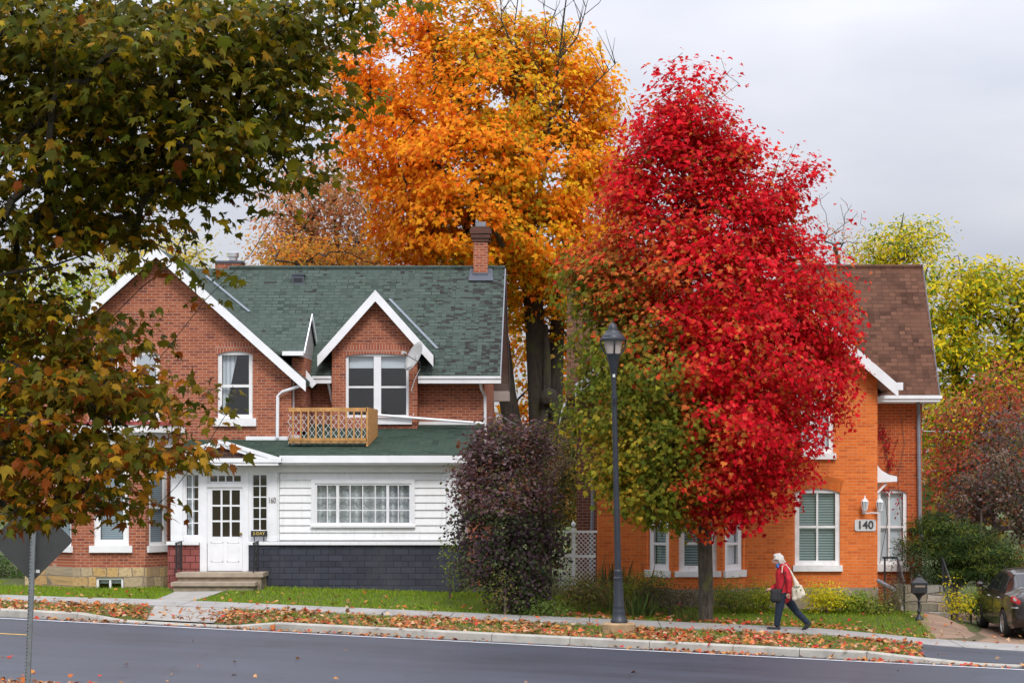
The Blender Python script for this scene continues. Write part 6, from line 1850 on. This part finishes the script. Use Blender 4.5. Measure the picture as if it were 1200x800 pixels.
# red creeper on the recessed wall and a few leaves on the window
r_ = np.random.default_rng(90)
VN = empty('red_creeper', P(1034, 660, Yr), 'red creeper climbing the brick by the white shaded window', 'vine')
path = [(1031, 660), (1040, 610), (1036, 570), (1042, 545), (1034, 515), (1029, 503)]
mb = MB(); mb.tube([P(a, b, Yr - .03) for a, b in path], .008, 5); mb.tube([P(1058, 640, Yr - .03), P(1055, 600, Yr - .03), P(1052, 560, Yr - .03), P(1060, 520, Yr - .03), P(1055, 480, Yr - .03)], .006, 5); mb.build('stem', 'twig', VN)
pts = []
for cx_, cy_, n_, sx_, sy_ in ((1032, 506, 40, 4, 4), (1040, 520, 30, 4, 7), (1043, 540, 26, 3, 6), (1039, 573, 12, 2, 3), (1053, 588, 9, 2, 5), (1057, 640, 7, 1.5, 8), (1050, 600, 5, 2, 6), (1035, 512, 16, 8, 4)):
    for _ in range(n_): pts.append(P(cx_ + r_.normal(0, sx_), cy_ + r_.normal(0, sy_), Yr - .05 - .05 * r_.random()))
pts = np.array([tuple(p) for p in pts]); n = len(pts)
leaf_mesh('foliage', pts, np.full(n, .085), r_.normal(size=(n, 3)) * .4 + np.array([0, -1, .3]), r_.normal(size=(n, 3)) * .5 + np.array([0, 0, -1]), np.array([[.42, .02, .03]]) * (1 + .3 * r_.normal(size=(n, 1))), OVAL, 'leaf', VN)

# far woodland that closes the view
r_ = np.random.default_rng(77)
n = 26000
ang = r_.uniform(-.62, .62, n); dist = r_.uniform(120, 150, n)
X = np.sin(ang) * dist; Y = np.cos(ang) * dist
hmax = 7 + 3.5 * np.sin(ang * 37) + 2.5 * np.sin(ang * 91 + 1)
Z = zg(X, Y) + r_.random(n) ** .8 * hmax
fc = mk([(.10, .12, .03), (.3, .22, .04), (.4, .2, .04), (.16, .17, .04), (.22, .1, .04), (.06, .09, .025)])
pos = np.stack([X, Y, Z], 1)
stuff(leaf_mesh('distant_woodland', pos, r_.uniform(.5, 1.1, n), r_.normal(size=(n, 3)) + np.array([0, -.6, .6]), r_.normal(size=(n, 3)), fc(pos, np.clip(.5 + .5 * np.sin(ang * 60) + r_.normal(0, .2, n), 0, .99), r_), ROUND, 'leaf', None), 'distant band of autumn woodland beyond the houses', 'woodland')

# ------------------------------------------------------------------ lawn grass and fallen leaves
def inframe_pts(n, r_, u0, u1, vmin=None, vmax=None, sx=(-16, 11)):
    X = r_.uniform(*sx, n); 
    u_ = r_.uniform(u0, u1, n); Y = ywhite(X) + u_ / .9755
    return X, Y


def on_paving(X, Y):
    u = uroad(X, Y); v = Y - ywalk(X)
    px = CX + F * X / Y
    pav = np.abs(v) < .87
    pav |= (u < .68) & (u > NEAR - .12)
    py = CY - F * (zg(X, Y) - ZC) / Y
    pav |= (v < -.8) & (px > 172) & (px < 262 + (707 - py) * -.4 + 8) & (px < 268) & (u > .4)
    pav |= (v < -.8) & (px > 1080)
    pav |= (v > .8) & (px > 1098 - (v - .8) * 4) & (px < 1400)
    pav |= (v > .8) & (px > 182 + (v - .8) * 9) & (px < 222 + (v - .8) * 16) & (v < 4.2)
    return pav


def blocked(X, Y):
    px = CX + F * X / Y
    b = (Y > 49.4) & (X > -10.6) & (X < -3)
    b |= (Y > 48.35) & (px > 198) & (px < 310)
    b |= (Y > 50.2) & (X > -15) & (X < -10)
    b |= (Y > 46.9) & (X > .2) & (X < 6.9)
    b |= (Y > 52)
    return b


r_ = np.random.default_rng(101)
n = 330000
X = r_.uniform(-16, 10.5, n); u_ = r_.uniform(.66, 11, n); Y = ywhite(X) + u_
cl = .5 + .5 * np.sin(X * 3.1 + 2 * np.sin(Y * 2.3)) * np.sin(Y * 4.1 + X)
v = Y - ywalk(X)
verge = v < 0
keep = ~on_paving(X, Y) & ~blocked(X, Y)
pk = np.where(verge, .18 + .42 * cl, .75 + .25 * cl)
keep &= r_.random(n) < pk
X, Y, cl, verge, v = X[keep], Y[keep], cl[keep], verge[keep], v[keep]; n = len(X)
pos = np.stack([X, Y, zg(X, Y) - .005], 1)
tip = np.stack([r_.normal(0, .45, n), r_.normal(0, .45, n), np.ones(n)], 1)
nrm = r_.normal(size=(n, 3)); nrm[:, 2] = .25
gc = pick(pal([(.17, .29, .014), (.22, .35, .018), (.30, .38, .025), (.13, .22, .012)]), n, r_)
dry = pick(pal([(.26, .2, .07), (.2, .17, .05), (.3, .22, .1)]), n, r_)
isd = (r_.random(n) < np.where(verge, .60 - .3 * cl, .07))
gc = np.where(isd[:, None], dry, gc)
stuff(leaf_mesh('lawn_grass', pos, np.where(verge, .07, .065) * (1 + .3 * r_.normal(size=n)).clip(.4, 1.8), nrm, tip, gc, np.array([(-.09, 0), (.09, 0), (0.02, 1)]), 'grass', None, .3), 'mown green lawn and ragged verge grass along the sidewalk', 'grass')

# fallen leaves
def fallen(n, r_, X, Y, z, cols, size=.115):
    pos = np.stack([X, Y, z], 1)
    nrm = r_.normal(size=(n, 3)) * .38 + np.array([0, -.12, 1])
    tip = r_.normal(size=(n, 3))
    return pos, size * (1 + .25 * r_.normal(size=n)).clip(.5, 1.6), nrm, tip, cols


fp = mk([(.42, .12, .03), (.34, .08, .03), (.30, .14, .05), (.46, .2, .055), (.24, .095, .04), (.48, .25, .11), (.17, .075, .035), (.50, .33, .2), (.40, .05, .03), (.27, .16, .08)])
fr = mk([(.52, .04, .035), (.55, .12, .05), (.48, .03, .03), (.6, .25, .16), (.5, .18, .06), (.36, .05, .04)])
parts = []
def add_zone(n, xr, ur, dens, size=.095, cols=fp, vmode=None):
    X = r_.uniform(*xr, n); u_ = r_.uniform(*ur, n)
    Y = (ywalk(X) if vmode else ywhite(X)) + u_
    k = r_.random(n) < dens(X, Y)
    X, Y = X[k], Y[k]
    bl = blocked(X, Y); X, Y = X[~bl], Y[~bl]
    u = uroad(X, Y); vv = Y - ywalk(X); m = len(X)
    z = np.where((u < .4) & (u > NEAR), zroad(X) + .012, np.where((u >= .4) & (u < .66), zroad(X) + .16, np.where(np.abs(vv) < .86, zg(X, Y) + .055, zg(X, Y) + .05))) + r_.random(m) * .03
    nearred = np.exp(-((X - 3.0) / 3.2) ** 2)
    c = cols(np.stack([X, Y, z], 1), r_.random(m), r_); cr_ = fr(np.stack([X, Y, z], 1), r_.random(m), r_)
    c = np.where((r_.random(m) < nearred * .32)[:, None], cr_, c)
    parts.append(fallen(m, r_, X, Y, z, c, size))
clump = lambda X, Y, s=1.0: np.clip(.5 + .5 * np.sin(X * 1.9 * s + 1.5 * np.sin(Y * 2.1)) * np.cos(Y * 2.6 + .8 * X), 0, 1)
add_zone(15000, (-15, 8.6), (.66, 3.8), lambda X, Y: (~on_paving(X, Y)) * (.10 + .8 * clump(X, Y) ** 2.2))
add_zone(2600, (-15, 8.6), (.64, 1.5), lambda X, Y: (~on_paving(X, Y)) * .28)             # verge
add_zone(1700, (-15, 8.6), (.08, .42), lambda X, Y: clump(X, Y, .7) ** 1.5)            # gutter
add_zone(1500, (-15.5, -7), (.4, 3.2), lambda X, Y: clump(X, Y, .6) ** 1 * np.where((CX + F * X / Y > 120) & (CX + F * X / Y < 176), 1, .25))
add_zone(900, (-12, -7), (.45, 2.4), lambda X, Y: np.where((CX + F * X / Y > 245) & (CX + F * X / Y < 350), 1, 0) * .9)
add_zone(2300, (-14, 8.5), (.9, 6), lambda X, Y: (~on_paving(X, Y)) * (.12 + .3 * clump(X, Y)) * np.exp(-np.abs(Y - ywalk(X) - .9) / 1.6) * 1.6, vmode=1)       # lawn
add_zone(2400, (-.8, 8.0), (.9, 3.2), lambda X, Y: (~on_paving(X, Y)) * np.exp(-((Y - ywalk(X) - 1.2) / .75) ** 2) * (.35 + .5 * clump(X, Y)), vmode=1)             # under the red maple
add_zone(260, (-15, 9), (-.86, .86), lambda X, Y: .18 + .4 * clump(X, Y) ** 2, vmode=1)               # on the walk
add_zone(700, (-12, 8), (-10.4, -.2), lambda X, Y: np.where(uroad(X, Y) < -7.2, .35, .03) * clump(X, Y))         # road
add_zone(120, (7, 10), (.9, 5), lambda X, Y: .5 + 0 * X, vmode=1)
add_zone(2200, (-12, -6), (-12.5, NEAR + .35), lambda X, Y: .8 + 0 * X)        # near edge
cat_ = [np.concatenate([p[i] for p in parts]) for i in range(5)]
stuff(leaf_mesh('fallen_leaves', cat_[0], cat_[1], cat_[2], cat_[3], cat_[4], MAPLE, 'dry_leaf', None, .45), 'fallen maple leaves scattered over the grass, kerb and road', 'fallen leaves')

# ------------------------------------------------------------------ person
Yq = ywalk(PX(922, 42.3))
XQ = PX(922, 42.3)
QZ = zg1(XQ, Yq - .85) + .036 - PZ(640 + 744.5 / 7.275, Yq)
def q(zx, zy, dy=0.0): return P(885 + zx / 7.275, 640 + zy / 7.275, Yq + dy) + Vector((0, 0, QZ))


def organic(name, caps, vox, mat, parent, smooth=6, extra=None):
    """capsules merged into one continuous skin by voxel remeshing"""
    mb = MB()
    for c in caps:
        pts, rs = c[0], c[1]
        mb.tube(pts, list(rs), 12)
        for p_, r1 in ((pts[0], rs[0]), (pts[-1], rs[-1])):
            mb.lathe([(r1 * math.sin(a), -r1 * math.cos(a)) for a in np.linspace(.15, math.pi - .15, 7)], p_, 12)
    if extra: extra(mb)
    o = mb.build(name, mat, parent, True)
    m1 = o.modifiers.new('skin', 'REMESH'); m1.mode = 'VOXEL'; m1.voxel_size = vox
    m2 = o.modifiers.new('soft', 'SMOOTH'); m2.factor = .5; m2.iterations = smooth
    me = eval_mesh(o); o.modifiers.clear(); old = o.data; o.data = me
    me.name = name
    me.polygons.foreach_set('use_smooth', [True] * len(me.polygons))
    return o


M['skin'] = m_plain('skin', (.50, .27, .19), .55, .08, 20)
M['hair'] = m_plain('white_hair', (.56, .54, .50), .8, .3, 60, bmp=.6, bscale=70)
M['red_coat'] = m_plain('red_coat', (.46, .010, .022), .75, .3, 14, bmp=.9, bscale=16)
M['jeans'] = m_plain('dark_jeans', (.007, .016, .034), .85, .4, 16, bmp=.8, bscale=14)
M['black_cloth'] = m_plain('black_cloth', (.018, .018, .02), .8, .2, 10)
M['canvas'] = m_plain('canvas_tote', (.60, .53, .42), .85, .1, 16)
M['green_print'] = m_plain('green_print', (.03, .12, .05), .8, .1, 16)
M['blue_scarf'] = m_plain('blue_scarf', (.05, .12, .35), .8, .15, 10)
feet = [q(150, 738, -.05), q(425, 745, .08)]
PR = empty('person', q(260, 742), 'white-haired person in red coat and dark jeans walking left along the sidewalk', 'person')
hd = q(186, 152)
lsh, lel, lwr, lhd = q(258, 228, -.17), q(292, 330, -.23), q(290, 425, -.22), q(296, 452, -.22)
rsh, rel, rwr, rhd = q(222, 232, .15), q(212, 345, .2), q(140, 398, .1), q(112, 418, .06)
nk, chest, waist, hip = q(222, 205), q(240, 270), q(245, 375), q(246, 468)
fh, fk, fa = q(222, 478, -.08), q(200, 598, -.09), q(185, 702, -.07)
bh, bk, ba = q(272, 478, .08), q(352, 592, .09), q(440, 680, .08)


def face(mb):
    # skull, jaw, nose, brow, ear: facing -X, tilted down
    mb.lathe([(.002, -.115), (.05, -.105), (.07, -.06), (.078, 0), (.075, .05), (.05, .095), (.0, .11)], hd + Vector((.012, 0, .0)), 14)
    mb.tube([hd + Vector((-.03, 0, .02)), hd + Vector((-.05, 0, -.075))], [.062, .045], 10)
    mb.tube([hd + Vector((-.075, 0, .01)), hd + Vector((-.108, 0, -.035)), hd + Vector((-.085, 0, -.045))], [.012, .017, .014], 6)
    mb.tube([hd + Vector((-.085, -.02, -.068)), hd + Vector((-.09, .02, -.068))], .012, 6)
    mb.tube([hd + Vector((.015, -.078, -.01)), hd + Vector((.018, -.082, .03))], .016, 6)
    mb.tube([hd + Vector((.015, .078, -.01)), hd + Vector((.018, .082, .03))], .016, 6)
    # hands: palm, four fingers, thumb
    for w_, h_, d_, th in ((lwr, lhd, Vector((-.15, .1, -1)), Vector((-.8, -.2, -.5))), (rwr, rhd, Vector((-1, -.1, -.25)), Vector((-.5, -.4, .6)))):
        d_ = d_.normalized(); sd = Vector((d_.z, 0, -d_.x)).normalized() if abs(d_.z) > .5 else Vector((0, 1, 0))
        mb.tube([w_, w_ + d_ * .05, w_ + d_ * .09], [.026, .034, .03], 8)
        for k, L in enumerate((.065, .075, .07, .055)):
            p0 = w_ + d_ * .08 + sd * (.02 * (k - 1.5)); p1 = p0 + d_ * L * .55; p2 = p1 + (d_ + Vector((0, .5, -.5))).normalized() * L * .45
            mb.tube([p0, p1, p2], [.0105, .0095, .0075], 6)
        p0 = w_ + d_ * .03 + sd * .026; mb.tube([p0, p0 + (d_ + th).normalized() * .05, p0 + (d_ * 1.3 + th).normalized() * .08], [.013, .011, .008], 6)


organic('body', [([nk + Vector((0, 0, -.06)), hd + Vector((.015, 0, -.07))], (.055, .05)), ([nk + Vector((0, 0, -.04)), chest, waist, hip], (.08, .13, .12, .13)), ([lsh, lel, lwr], (.05, .042, .028)), ([rsh, rel, rwr], (.05, .042, .028)), ([lsh, nk, rsh], (.05, .06, .05)),
                 ([fh, fk, fa], (.08, .052, .036)), ([bh, bk, ba], (.08, .052, .036)), ([fa, fa + Vector((-.03, 0, -.06)), q(110, 734, -.07)], (.034, .035, .025)), ([ba, ba + Vector((.0, 0, -.06)), q(412, 738, .08)], (.034, .035, .025))], .0105, 'skin', PR, 3, face)
for sy in (-.032, .032):
    mb = MB()
    mb.lathe([(0.0, -.008), (.007, -.004), (.007, .004), (0, .008)], hd + Vector((-.079, sy, .012)), 8)
    mb.build('eye', 'digit_dark', PR)
def locks(mb):
    r_ = np.random.default_rng(5)
    for k in range(90):      # loose wavy locks falling from the crown of the head
        a = r_.uniform(-2.4, 2.4); e_ = r_.uniform(.15, 1.35)
        d_ = Vector((math.cos(a) * math.cos(e_) * .095 + .02, math.sin(a) * math.cos(e_) * .088, math.sin(e_) * .10 + .02))
        if d_.x < -.05 and d_.z < .06: continue
        p0 = hd + d_; sw = r_.normal(0, .022)
        L = .05 + .07 * max(0, math.cos(a)) + .02 * r_.random()
        mb.tube([p0, p0 + Vector((.018 * math.cos(a) + .008, .014 * math.sin(a) + sw * .4, -L * .45)), p0 + Vector((.03 * math.cos(a) + .02 + sw, .01 * math.sin(a) - sw, -L))], [.016, .014, .007], 6)
organic('hair', [([hd + Vector((-.03, 0, .085)), hd + Vector((.02, 0, .08)), hd + Vector((.065, 0, .035)), hd + Vector((.085, 0, -.03)), hd + Vector((.115, 0, -.10))], (.05, .082, .085, .078, .05)), ([hd + Vector((-.01, -.055, .06)), hd + Vector((.04, -.075, .01)), hd + Vector((.06, -.07, -.06))], (.03, .036, .03)),
                 ([hd + Vector((-.01, .055, .06)), hd + Vector((.04, .075, .01)), hd + Vector((.06, .07, -.06))], (.03, .036, .03))], .0075, 'hair', PR, 1, locks)
organic('coat', [([nk + Vector((.01, 0, -.03)), chest + Vector((0, 0, .04)), waist, hip + Vector((.0, 0, .02))], (.10, .175, .17, .165)), ([lsh, lel, lwr + (lel - lwr) * .05], (.078, .07, .056)), ([rsh, rel, rwr + (rel - rwr) * .1], (.078, .068, .052)), ([lsh, nk + Vector((.01, 0, -.02)), rsh], (.08, .085, .08)),
                 ([q(268, 192, -.05), q(280, 212, 0), q(265, 195, .06)], (.045, .055, .045)), ([hip + Vector((-.05, -.05, .0)), hip + Vector((-.05, .05, .0))], (.13, .13))], .012, 'red_coat', PR, 4)
organic('jeans', [([hip + Vector((0, -.05, .06)), fh, fk, fa], (.125, .108, .078, .066)), ([hip + Vector((0, .05, .06)), bh, bk, ba], (.125, .108, .076, .062)), ([fh, bh], (.11, .11))], .011, 'jeans', PR, 3)
organic('shoe', [([fa + Vector((.035, 0, -.085)), fa + Vector((-.06, 0, -.085)), q(112, 737, -.07)], (.046, .05, .036))], .009, 'black_cloth', PR, 2)
organic('shoe', [([ba + Vector((.05, 0, -.03)), ba + Vector((.0, 0, -.09)), q(412, 741, .08)], (.048, .052, .036))], .009, 'black_cloth', PR, 2)
organic('scarf', [([q(195, 195, -.05), q(190, 205, .0), q(205, 200, .06)], (.04, .05, .04)), ([q(190, 200, -.06), q(196, 215, -.1)], (.03, .02))], .01, 'blue_scarf', PR, 2)
# bags and phone are things of their own
TB = empty('tote_bag', q(365, 500, -.26), 'cream canvas tote bag with green print hanging from the shoulder of the walker in red', 'bag')
organic('bag', [([q(325, 290, -.27), q(350, 350, -.28), q(365, 420, -.28), q(372, 462, -.27)], (.02, .055, .085, .075)), ([q(335, 480, -.27), q(400, 445, -.27)], (.055, .06)), ([q(330, 400, -.28), q(340, 480, -.27)], (.05, .05)), ([q(385, 380, -.27), q(412, 445, -.26)], (.04, .045))], .011, 'canvas', TB, 3)
mb = MB(); mb.tube([q(228, 260, -.25), q(232, 205, -.2), q(262, 192, -.17), q(295, 232, -.24), q(325, 300, -.28)], .012, 6); mb.tube([q(300, 240, -.2), q(318, 270, -.2), q(335, 320, -.24)], .012, 6); mb.build('strap', 'canvas', TB)
mb = MB()
for pts in (((322, 375), (330, 392), (340, 374)), ((345, 388), (352, 376), (360, 388)), ((366, 374), (372, 388), (380, 374)), ((345, 415), (395, 402)), ((348, 424), (392, 411))):
    mb.tube([q(a, b, -.362 + .0006 * abs(a - 362)) for a, b in pts], .008, 5)
mb.build('print', 'green_print', TB)
HB_ = empty('handbag', q(180, 510, -.1), 'black shoulder bag held in front by the walker in red', 'bag')
organic('bag', [([q(160, 425, -.12), q(160, 485, -.12)], (.075, .085)), ([q(205, 425, -.14), q(200, 490, -.14)], (.06, .07)), ([q(150, 412, -.12), q(225, 410, -.14)], (.04, .03))], .012, 'black_cloth', HB_, 2)
mb = MB(); mb.tube([q(225, 408, -.2), q(245, 360, -.22), q(262, 260, -.255), q(255, 200, -.2)], .01, 5); mb.build('strap', 'black_cloth', HB_)
PH = empty('phone', rhd, 'small dark phone held in the forward hand of the walker in red', 'phone')
mb = MB(); a = q(84, 432, .0); mb.bar(a + Vector((-.05, 0, .0)), a + Vector((.06, 0, .03)), .06, .012); mb.build('casing', 'black_cloth', PH)

# ------------------------------------------------------------------ parked car
cY0, cXc = 42.75, 9.0 + .90
czr, czf = .0, .03
cz = float(zg(9.6, 44.8)) + .012
CR = empty('parked_car', (cXc, cY0 + 2.2, cz), 'dark grey-brown sedan parked nose-in on the driveway at the right edge', 'car')
st = np.array([  # t, wmax, zlow, zbelt, ztop, wtop
    (0.00, .66, .44, .80, .88, .58), (.05, .78, .34, .86, .97, .64), (.18, .85, .26, .91, 1.03, .65), (.5, .875, .22, .94, 1.07, .62), (.78, .885, .20, .95, 1.12, .58), (1.3, .89, .20, .95, 1.38, .53), (1.75, .89, .2, .945, 1.455, .53),
    (2.4, .89, .2, .93, 1.46, .54), (2.8, .89, .2, .92, 1.39, .55), (3.35, .89, .2, .90, 1.03, .63), (3.95, .875, .22, .83, .92, .60), (4.35, .80, .28, .70, .78, .52), (4.5, .66, .40, .60, .66, .45)])


def csec(t):
    return [np.interp(t, st[:, 0], st[:, k]) for k in range(1, 6)]


def cpt(t, v, side):
    """v 0..1 from sill over belt (0.5) to roof centre (1)"""
    w, zl_, zbt_, zt_, wt = csec(t)
    ks = [0, .12, .3, .5, .78, .88, 1.0]
    ww = [w * .93, w * .985, w, w * .965, wt + .06, wt - .04, 0.0]
    zz = [zl_, zl_ + .1, (zl_ + zbt_) / 2 + .05, zbt_, zt_ - .055, zt_ - .008, zt_ + .012]
    x = np.interp(v, ks, ww); z = np.interp(v, ks, zz)
    return Vector((cXc + side * x, cY0 + t, cz + z))


ts = np.unique(np.concatenate([st[:, 0], np.linspace(0, 4.5, 46)])); vs = np.array([0, .06, .12, .2, .3, .4, .5, .58, .68, .78, .83, .88, .94, 1.0])
mb = MB(); rows = []
for t in ts:
    row = [cpt(t, v, -1) for v in vs] + [cpt(t, v, 1) for v in vs[::-1][1:]]
    rows.append(row)
nr = len(rows[0])
for row in rows: mb.v += [tuple(p_) for p_ in row]
for i in range(len(rows) - 1):
    for j in range(nr):
        a = i * nr + j; b = i * nr + (j + 1) % nr
        mb.f.append((a, b, b + nr, a + nr))
mb.f.append(tuple(range(nr))[::-1]); e = (len(rows) - 1) * nr; mb.f.append(tuple(e + j for j in range(nr)))
def m_car():
    m, nt, b, o = new_mat('car_paint')
    b.inputs['Base Color'].default_value = (.020, .015, .014, 1); b.inputs['Metallic'].default_value = .35; b.inputs['Roughness'].default_value = .32
    b.inputs['Coat Weight'].default_value = .8; b.inputs['Coat Roughness'].default_value = .05
    return m
M['car'] = m_car()
body = mb.build('body', 'car', CR, True)
cut = MB()
wheels = [(.93, 0.0), (3.55, 0.02)]
for t, _ in wheels: cut.lathe([(.36, -1.2), (.36, 1.2)], (cXc, cY0 + t, cz + .315), 28, axis='X')
cutter = cut.build('wheel_cut', None)
bo = body.modifiers.new('arch', 'BOOLEAN'); bo.operation = 'DIFFERENCE'; bo.object = cutter; bo.solver = 'EXACT'
me = eval_mesh(body); body.modifiers.clear(); body.data = me
bpy.data.objects.remove(cutter)
mb = MB(); mb.box(cXc - .6, cXc + .6, cY0 + .25, cY0 + 4.2, cz + .2, cz + .7); mb.build('underbody', 'black_iron', CR)
def cpatch(name, t0f, t1f, v0, v1, mat, side=-1, n=12, off=.006, parent=None):
    mb = MB(); mv = 6
    for i in range(n + 1):
        for j in range(mv + 1):
            v = v0 + (v1 - v0) * j / mv
            t0_ = t0f(v) if callable(t0f) else t0f; t1_ = t1f(v) if callable(t1f) else t1f
            t = t0_ + (t1_ - t0_) * i / n; p_ = cpt(t, v, side)
            mb.v.append((p_.x + side * off, p_.y - off * .3, p_.z + off * .7))
    for i in range(n):
        for j in range(mv):
            a = i * (mv + 1) + j; mb.f.append((a, a + 1, a + mv + 2, a + mv + 1))
    return mb.build(name, mat, parent or CR, True)
M['car_glass'] = m_plain('car_glass', (.02, .022, .025), .04, .05, 3)
for s in (-1, 1):
    cpatch('side_window', lambda v: 1.02 + (v - .53) * 1.3, lambda v: 2.0, .53, .75, 'car_glass', s)
    cpatch('side_window', lambda v: 2.09, lambda v: 3.28 - (v - .53) * 2.0, .53, .75, 'car_glass', s)
    cpatch('windscreen', lambda v: 2.92, lambda v: 3.3, .84, 1.0, 'car_glass', s)
    cpatch('rear_window', lambda v: .80, lambda v: 1.27, .84, 1.0, 'car_glass', s)
    cpatch('tail_light', lambda v: .02, lambda v: .34 - (v - .44) * .6, .43, .62, m_plain('tail_light', (.38, .012, .014), .15, .1, 9), s, off=.008)
    cpatch('tail_light_lens', lambda v: .06, lambda v: .16, .46, .53, 'lamp_glass', s, off=.012)
    cpatch('trim', lambda v: .03, lambda v: .2, .33, .36, 'steel', s, off=.01)
    for t in (1.35, 2.4):
        mb = MB(); a = cpt(t, .44, s); b = cpt(t + .2, .44, s); ox = Vector((s * .02, 0, 0)); mb.tube([a + ox * .3, a + ox, b + ox, b + ox * .3], .016, 6); mb.build('door_handle', 'steel', CR, True)
    mb = MB(); p_ = cpt(3.0, .55, s); mb.tube([p_, p_ + Vector((s * .1, .0, .05))], .02, 6); mb.lathe([(.02, -.06), (.07, -.04), (.085, .02), (.05, .07), (.0, .08)], p_ + Vector((s * .17, .0, .08)), 10); mb.build('wing_mirror', 'car', CR, True)
    for tt in (.0,):
        mb = MB(); mb.tube([cpt(2.045, v, s) + Vector((s * .002, 0, 0)) for v in np.linspace(.14, .5, 8)], .004, 4); mb.tube([cpt(1.05, v, s) + Vector((s * .002, 0, 0)) for v in np.linspace(.3, .5, 6)], .004, 4); mb.build('door_seam', 'black_iron', CR)
mb = MB(); mb.lathe([(.03, -.1), (.03, .1)], (0, 0, 0), 10); mb.v = [(cXc - .55 + v[0], cY0 + .1 + v[2], cz + .3 + v[1]) for v in mb.v]; mb.build('exhaust', 'steel', CR)
tyre_m = m_plain('tyre_rubber', (.016, .016, .017), .8, .15, 20)
for t, dz in wheels:
    for s in (-1, 1):
        c = Vector((cXc + s * .80, cY0 + t, cz + .315))
        mb = MB(); pr = [(.20, -.1), (.29, -.1), (.312, -.07), (.315, 0), (.312, .07), (.29, .1), (.20, .1)]; mb.lathe(pr, c, 28, axis='X', cap=False); w_ = mb.build('wheel', tyre_m, CR, True)
        mb = MB(); mb.lathe([(.215, .06 * s), (.215, .095 * s), (.195, .1 * s), (.19, .05 * s)], c, 28, axis='X', cap=False); mb.lathe([(.055, .03 * s), (.055, .085 * s), (.0, .09 * s)], c, 14, axis='X')
        for k in range(5):
            a = k * 2 * math.pi / 5 + .3; d_ = Vector((0, math.cos(a), math.sin(a))); mb.bar(c + Vector((s * .075, 0, 0)) + d_ * .03, c + Vector((s * .085, 0, 0)) + d_ * .2, .055, .02, (1, 0, 0))
        mb.build('rim', 'steel', w_)
        mb = MB(); mb.lathe([(.2, .0), (0, .01)], c, 20, axis='X', cap=False); mb.build('brake', 'black_iron', w_)

# ------------------------------------------------------------------ sky and light
w = bpy.data.worlds.new('World'); SC.world = w; w.use_nodes = True
nt = w.node_tree
for n_ in list(nt.nodes): nt.nodes.remove(n_)
out = nt.nodes.new('ShaderNodeOutputWorld'); bg = nt.nodes.new('ShaderNodeBackground')
nt.links.new(bg.outputs[0], out.inputs[0]); bg.inputs[1].default_value = 0.1
sky = nt.nodes.new('ShaderNodeTexSky'); sky.sky_type = 'NISHITA'; sky.sun_disc = False
SUN_EL, SUN_AZ = 46.0, 166.0       # degrees; azimuth clockwise from +Y: behind the camera, a little to the right
sky.sun_elevation = math.radians(SUN_EL); sky.sun_rotation = math.radians(SUN_AZ)
tc = nt.nodes.new('ShaderNodeTexCoord')
sep = nt.nodes.new('ShaderNodeSeparateXYZ'); nt.links.new(tc.outputs['Generated'], sep.inputs[0])
# overcast deck, raised overhead far above the visible band to light the facades
mr = nt.nodes.new('ShaderNodeMapRange'); nt.links.new(sep.outputs[2], mr.inputs[0])
mr.inputs[1].default_value = 0.0; mr.inputs[2].default_value = 1.0; mr.inputs[3].default_value = 3.2; mr.inputs[4].default_value = 19.0
mp = nt.nodes.new('ShaderNodeMapping'); mp.inputs['Scale'].default_value = (1, 1, 3.0); nt.links.new(tc.outputs['Generated'], mp.inputs[0])
nz = nt.nodes.new('ShaderNodeTexNoise'); nz.inputs['Scale'].default_value = 5.0; nz.inputs['Detail'].default_value = 6; nt.links.new(mp.outputs[0], nz.inputs['Vector'])
rp = nt.nodes.new('ShaderNodeValToRGB'); nt.links.new(nz.outputs[0], rp.inputs[0])
rp.color_ramp.elements[0].position = .3; rp.color_ramp.elements[1].position = .7
rp.color_ramp.elements[0].color = (.82, .85, .99, 1); rp.color_ramp.elements[1].color = (1.08, 1.09, 1.16, 1)
mul = nt.nodes.new('ShaderNodeVectorMath'); mul.operation = 'SCALE'
nt.links.new(rp.outputs[0], mul.inputs[0]); nt.links.new(mr.outputs[0], mul.inputs['Scale'])
mx = nt.nodes.new('ShaderNodeMix'); mx.data_type = 'RGBA'; mx.inputs[0].default_value = .93
nt.links.new(sky.outputs[0], mx.inputs[6]); nt.links.new(mul.outputs[0], mx.inputs[7])
nt.links.new(mx.outputs[2], bg.inputs[0])
L = bpy.data.lights.new('sun', 'SUN'); L.energy = 1.5; L.angle = math.radians(16); L.color = (1.0, .96, .90)
lo_ = bpy.data.objects.new('sun', L); COL.objects.link(lo_)
el, az = math.radians(SUN_EL), math.radians(SUN_AZ)
dirv = Vector((math.sin(az) * math.cos(el), math.cos(az) * math.cos(el), math.sin(el)))
lo_.rotation_euler = (-dirv).to_track_quat('-Z', 'Y').to_euler()

SC.view_settings.view_transform = 'Standard'
SC.view_settings.look = 'None'
SC.view_settings.exposure = 0.45
SC.view_settings.gamma = 1.0
SC.view_settings.use_curve_mapping = False
SC.cycles.max_bounces = 8
SC.cycles.transparent_max_bounces = 12
SC.cycles.use_denoising = True
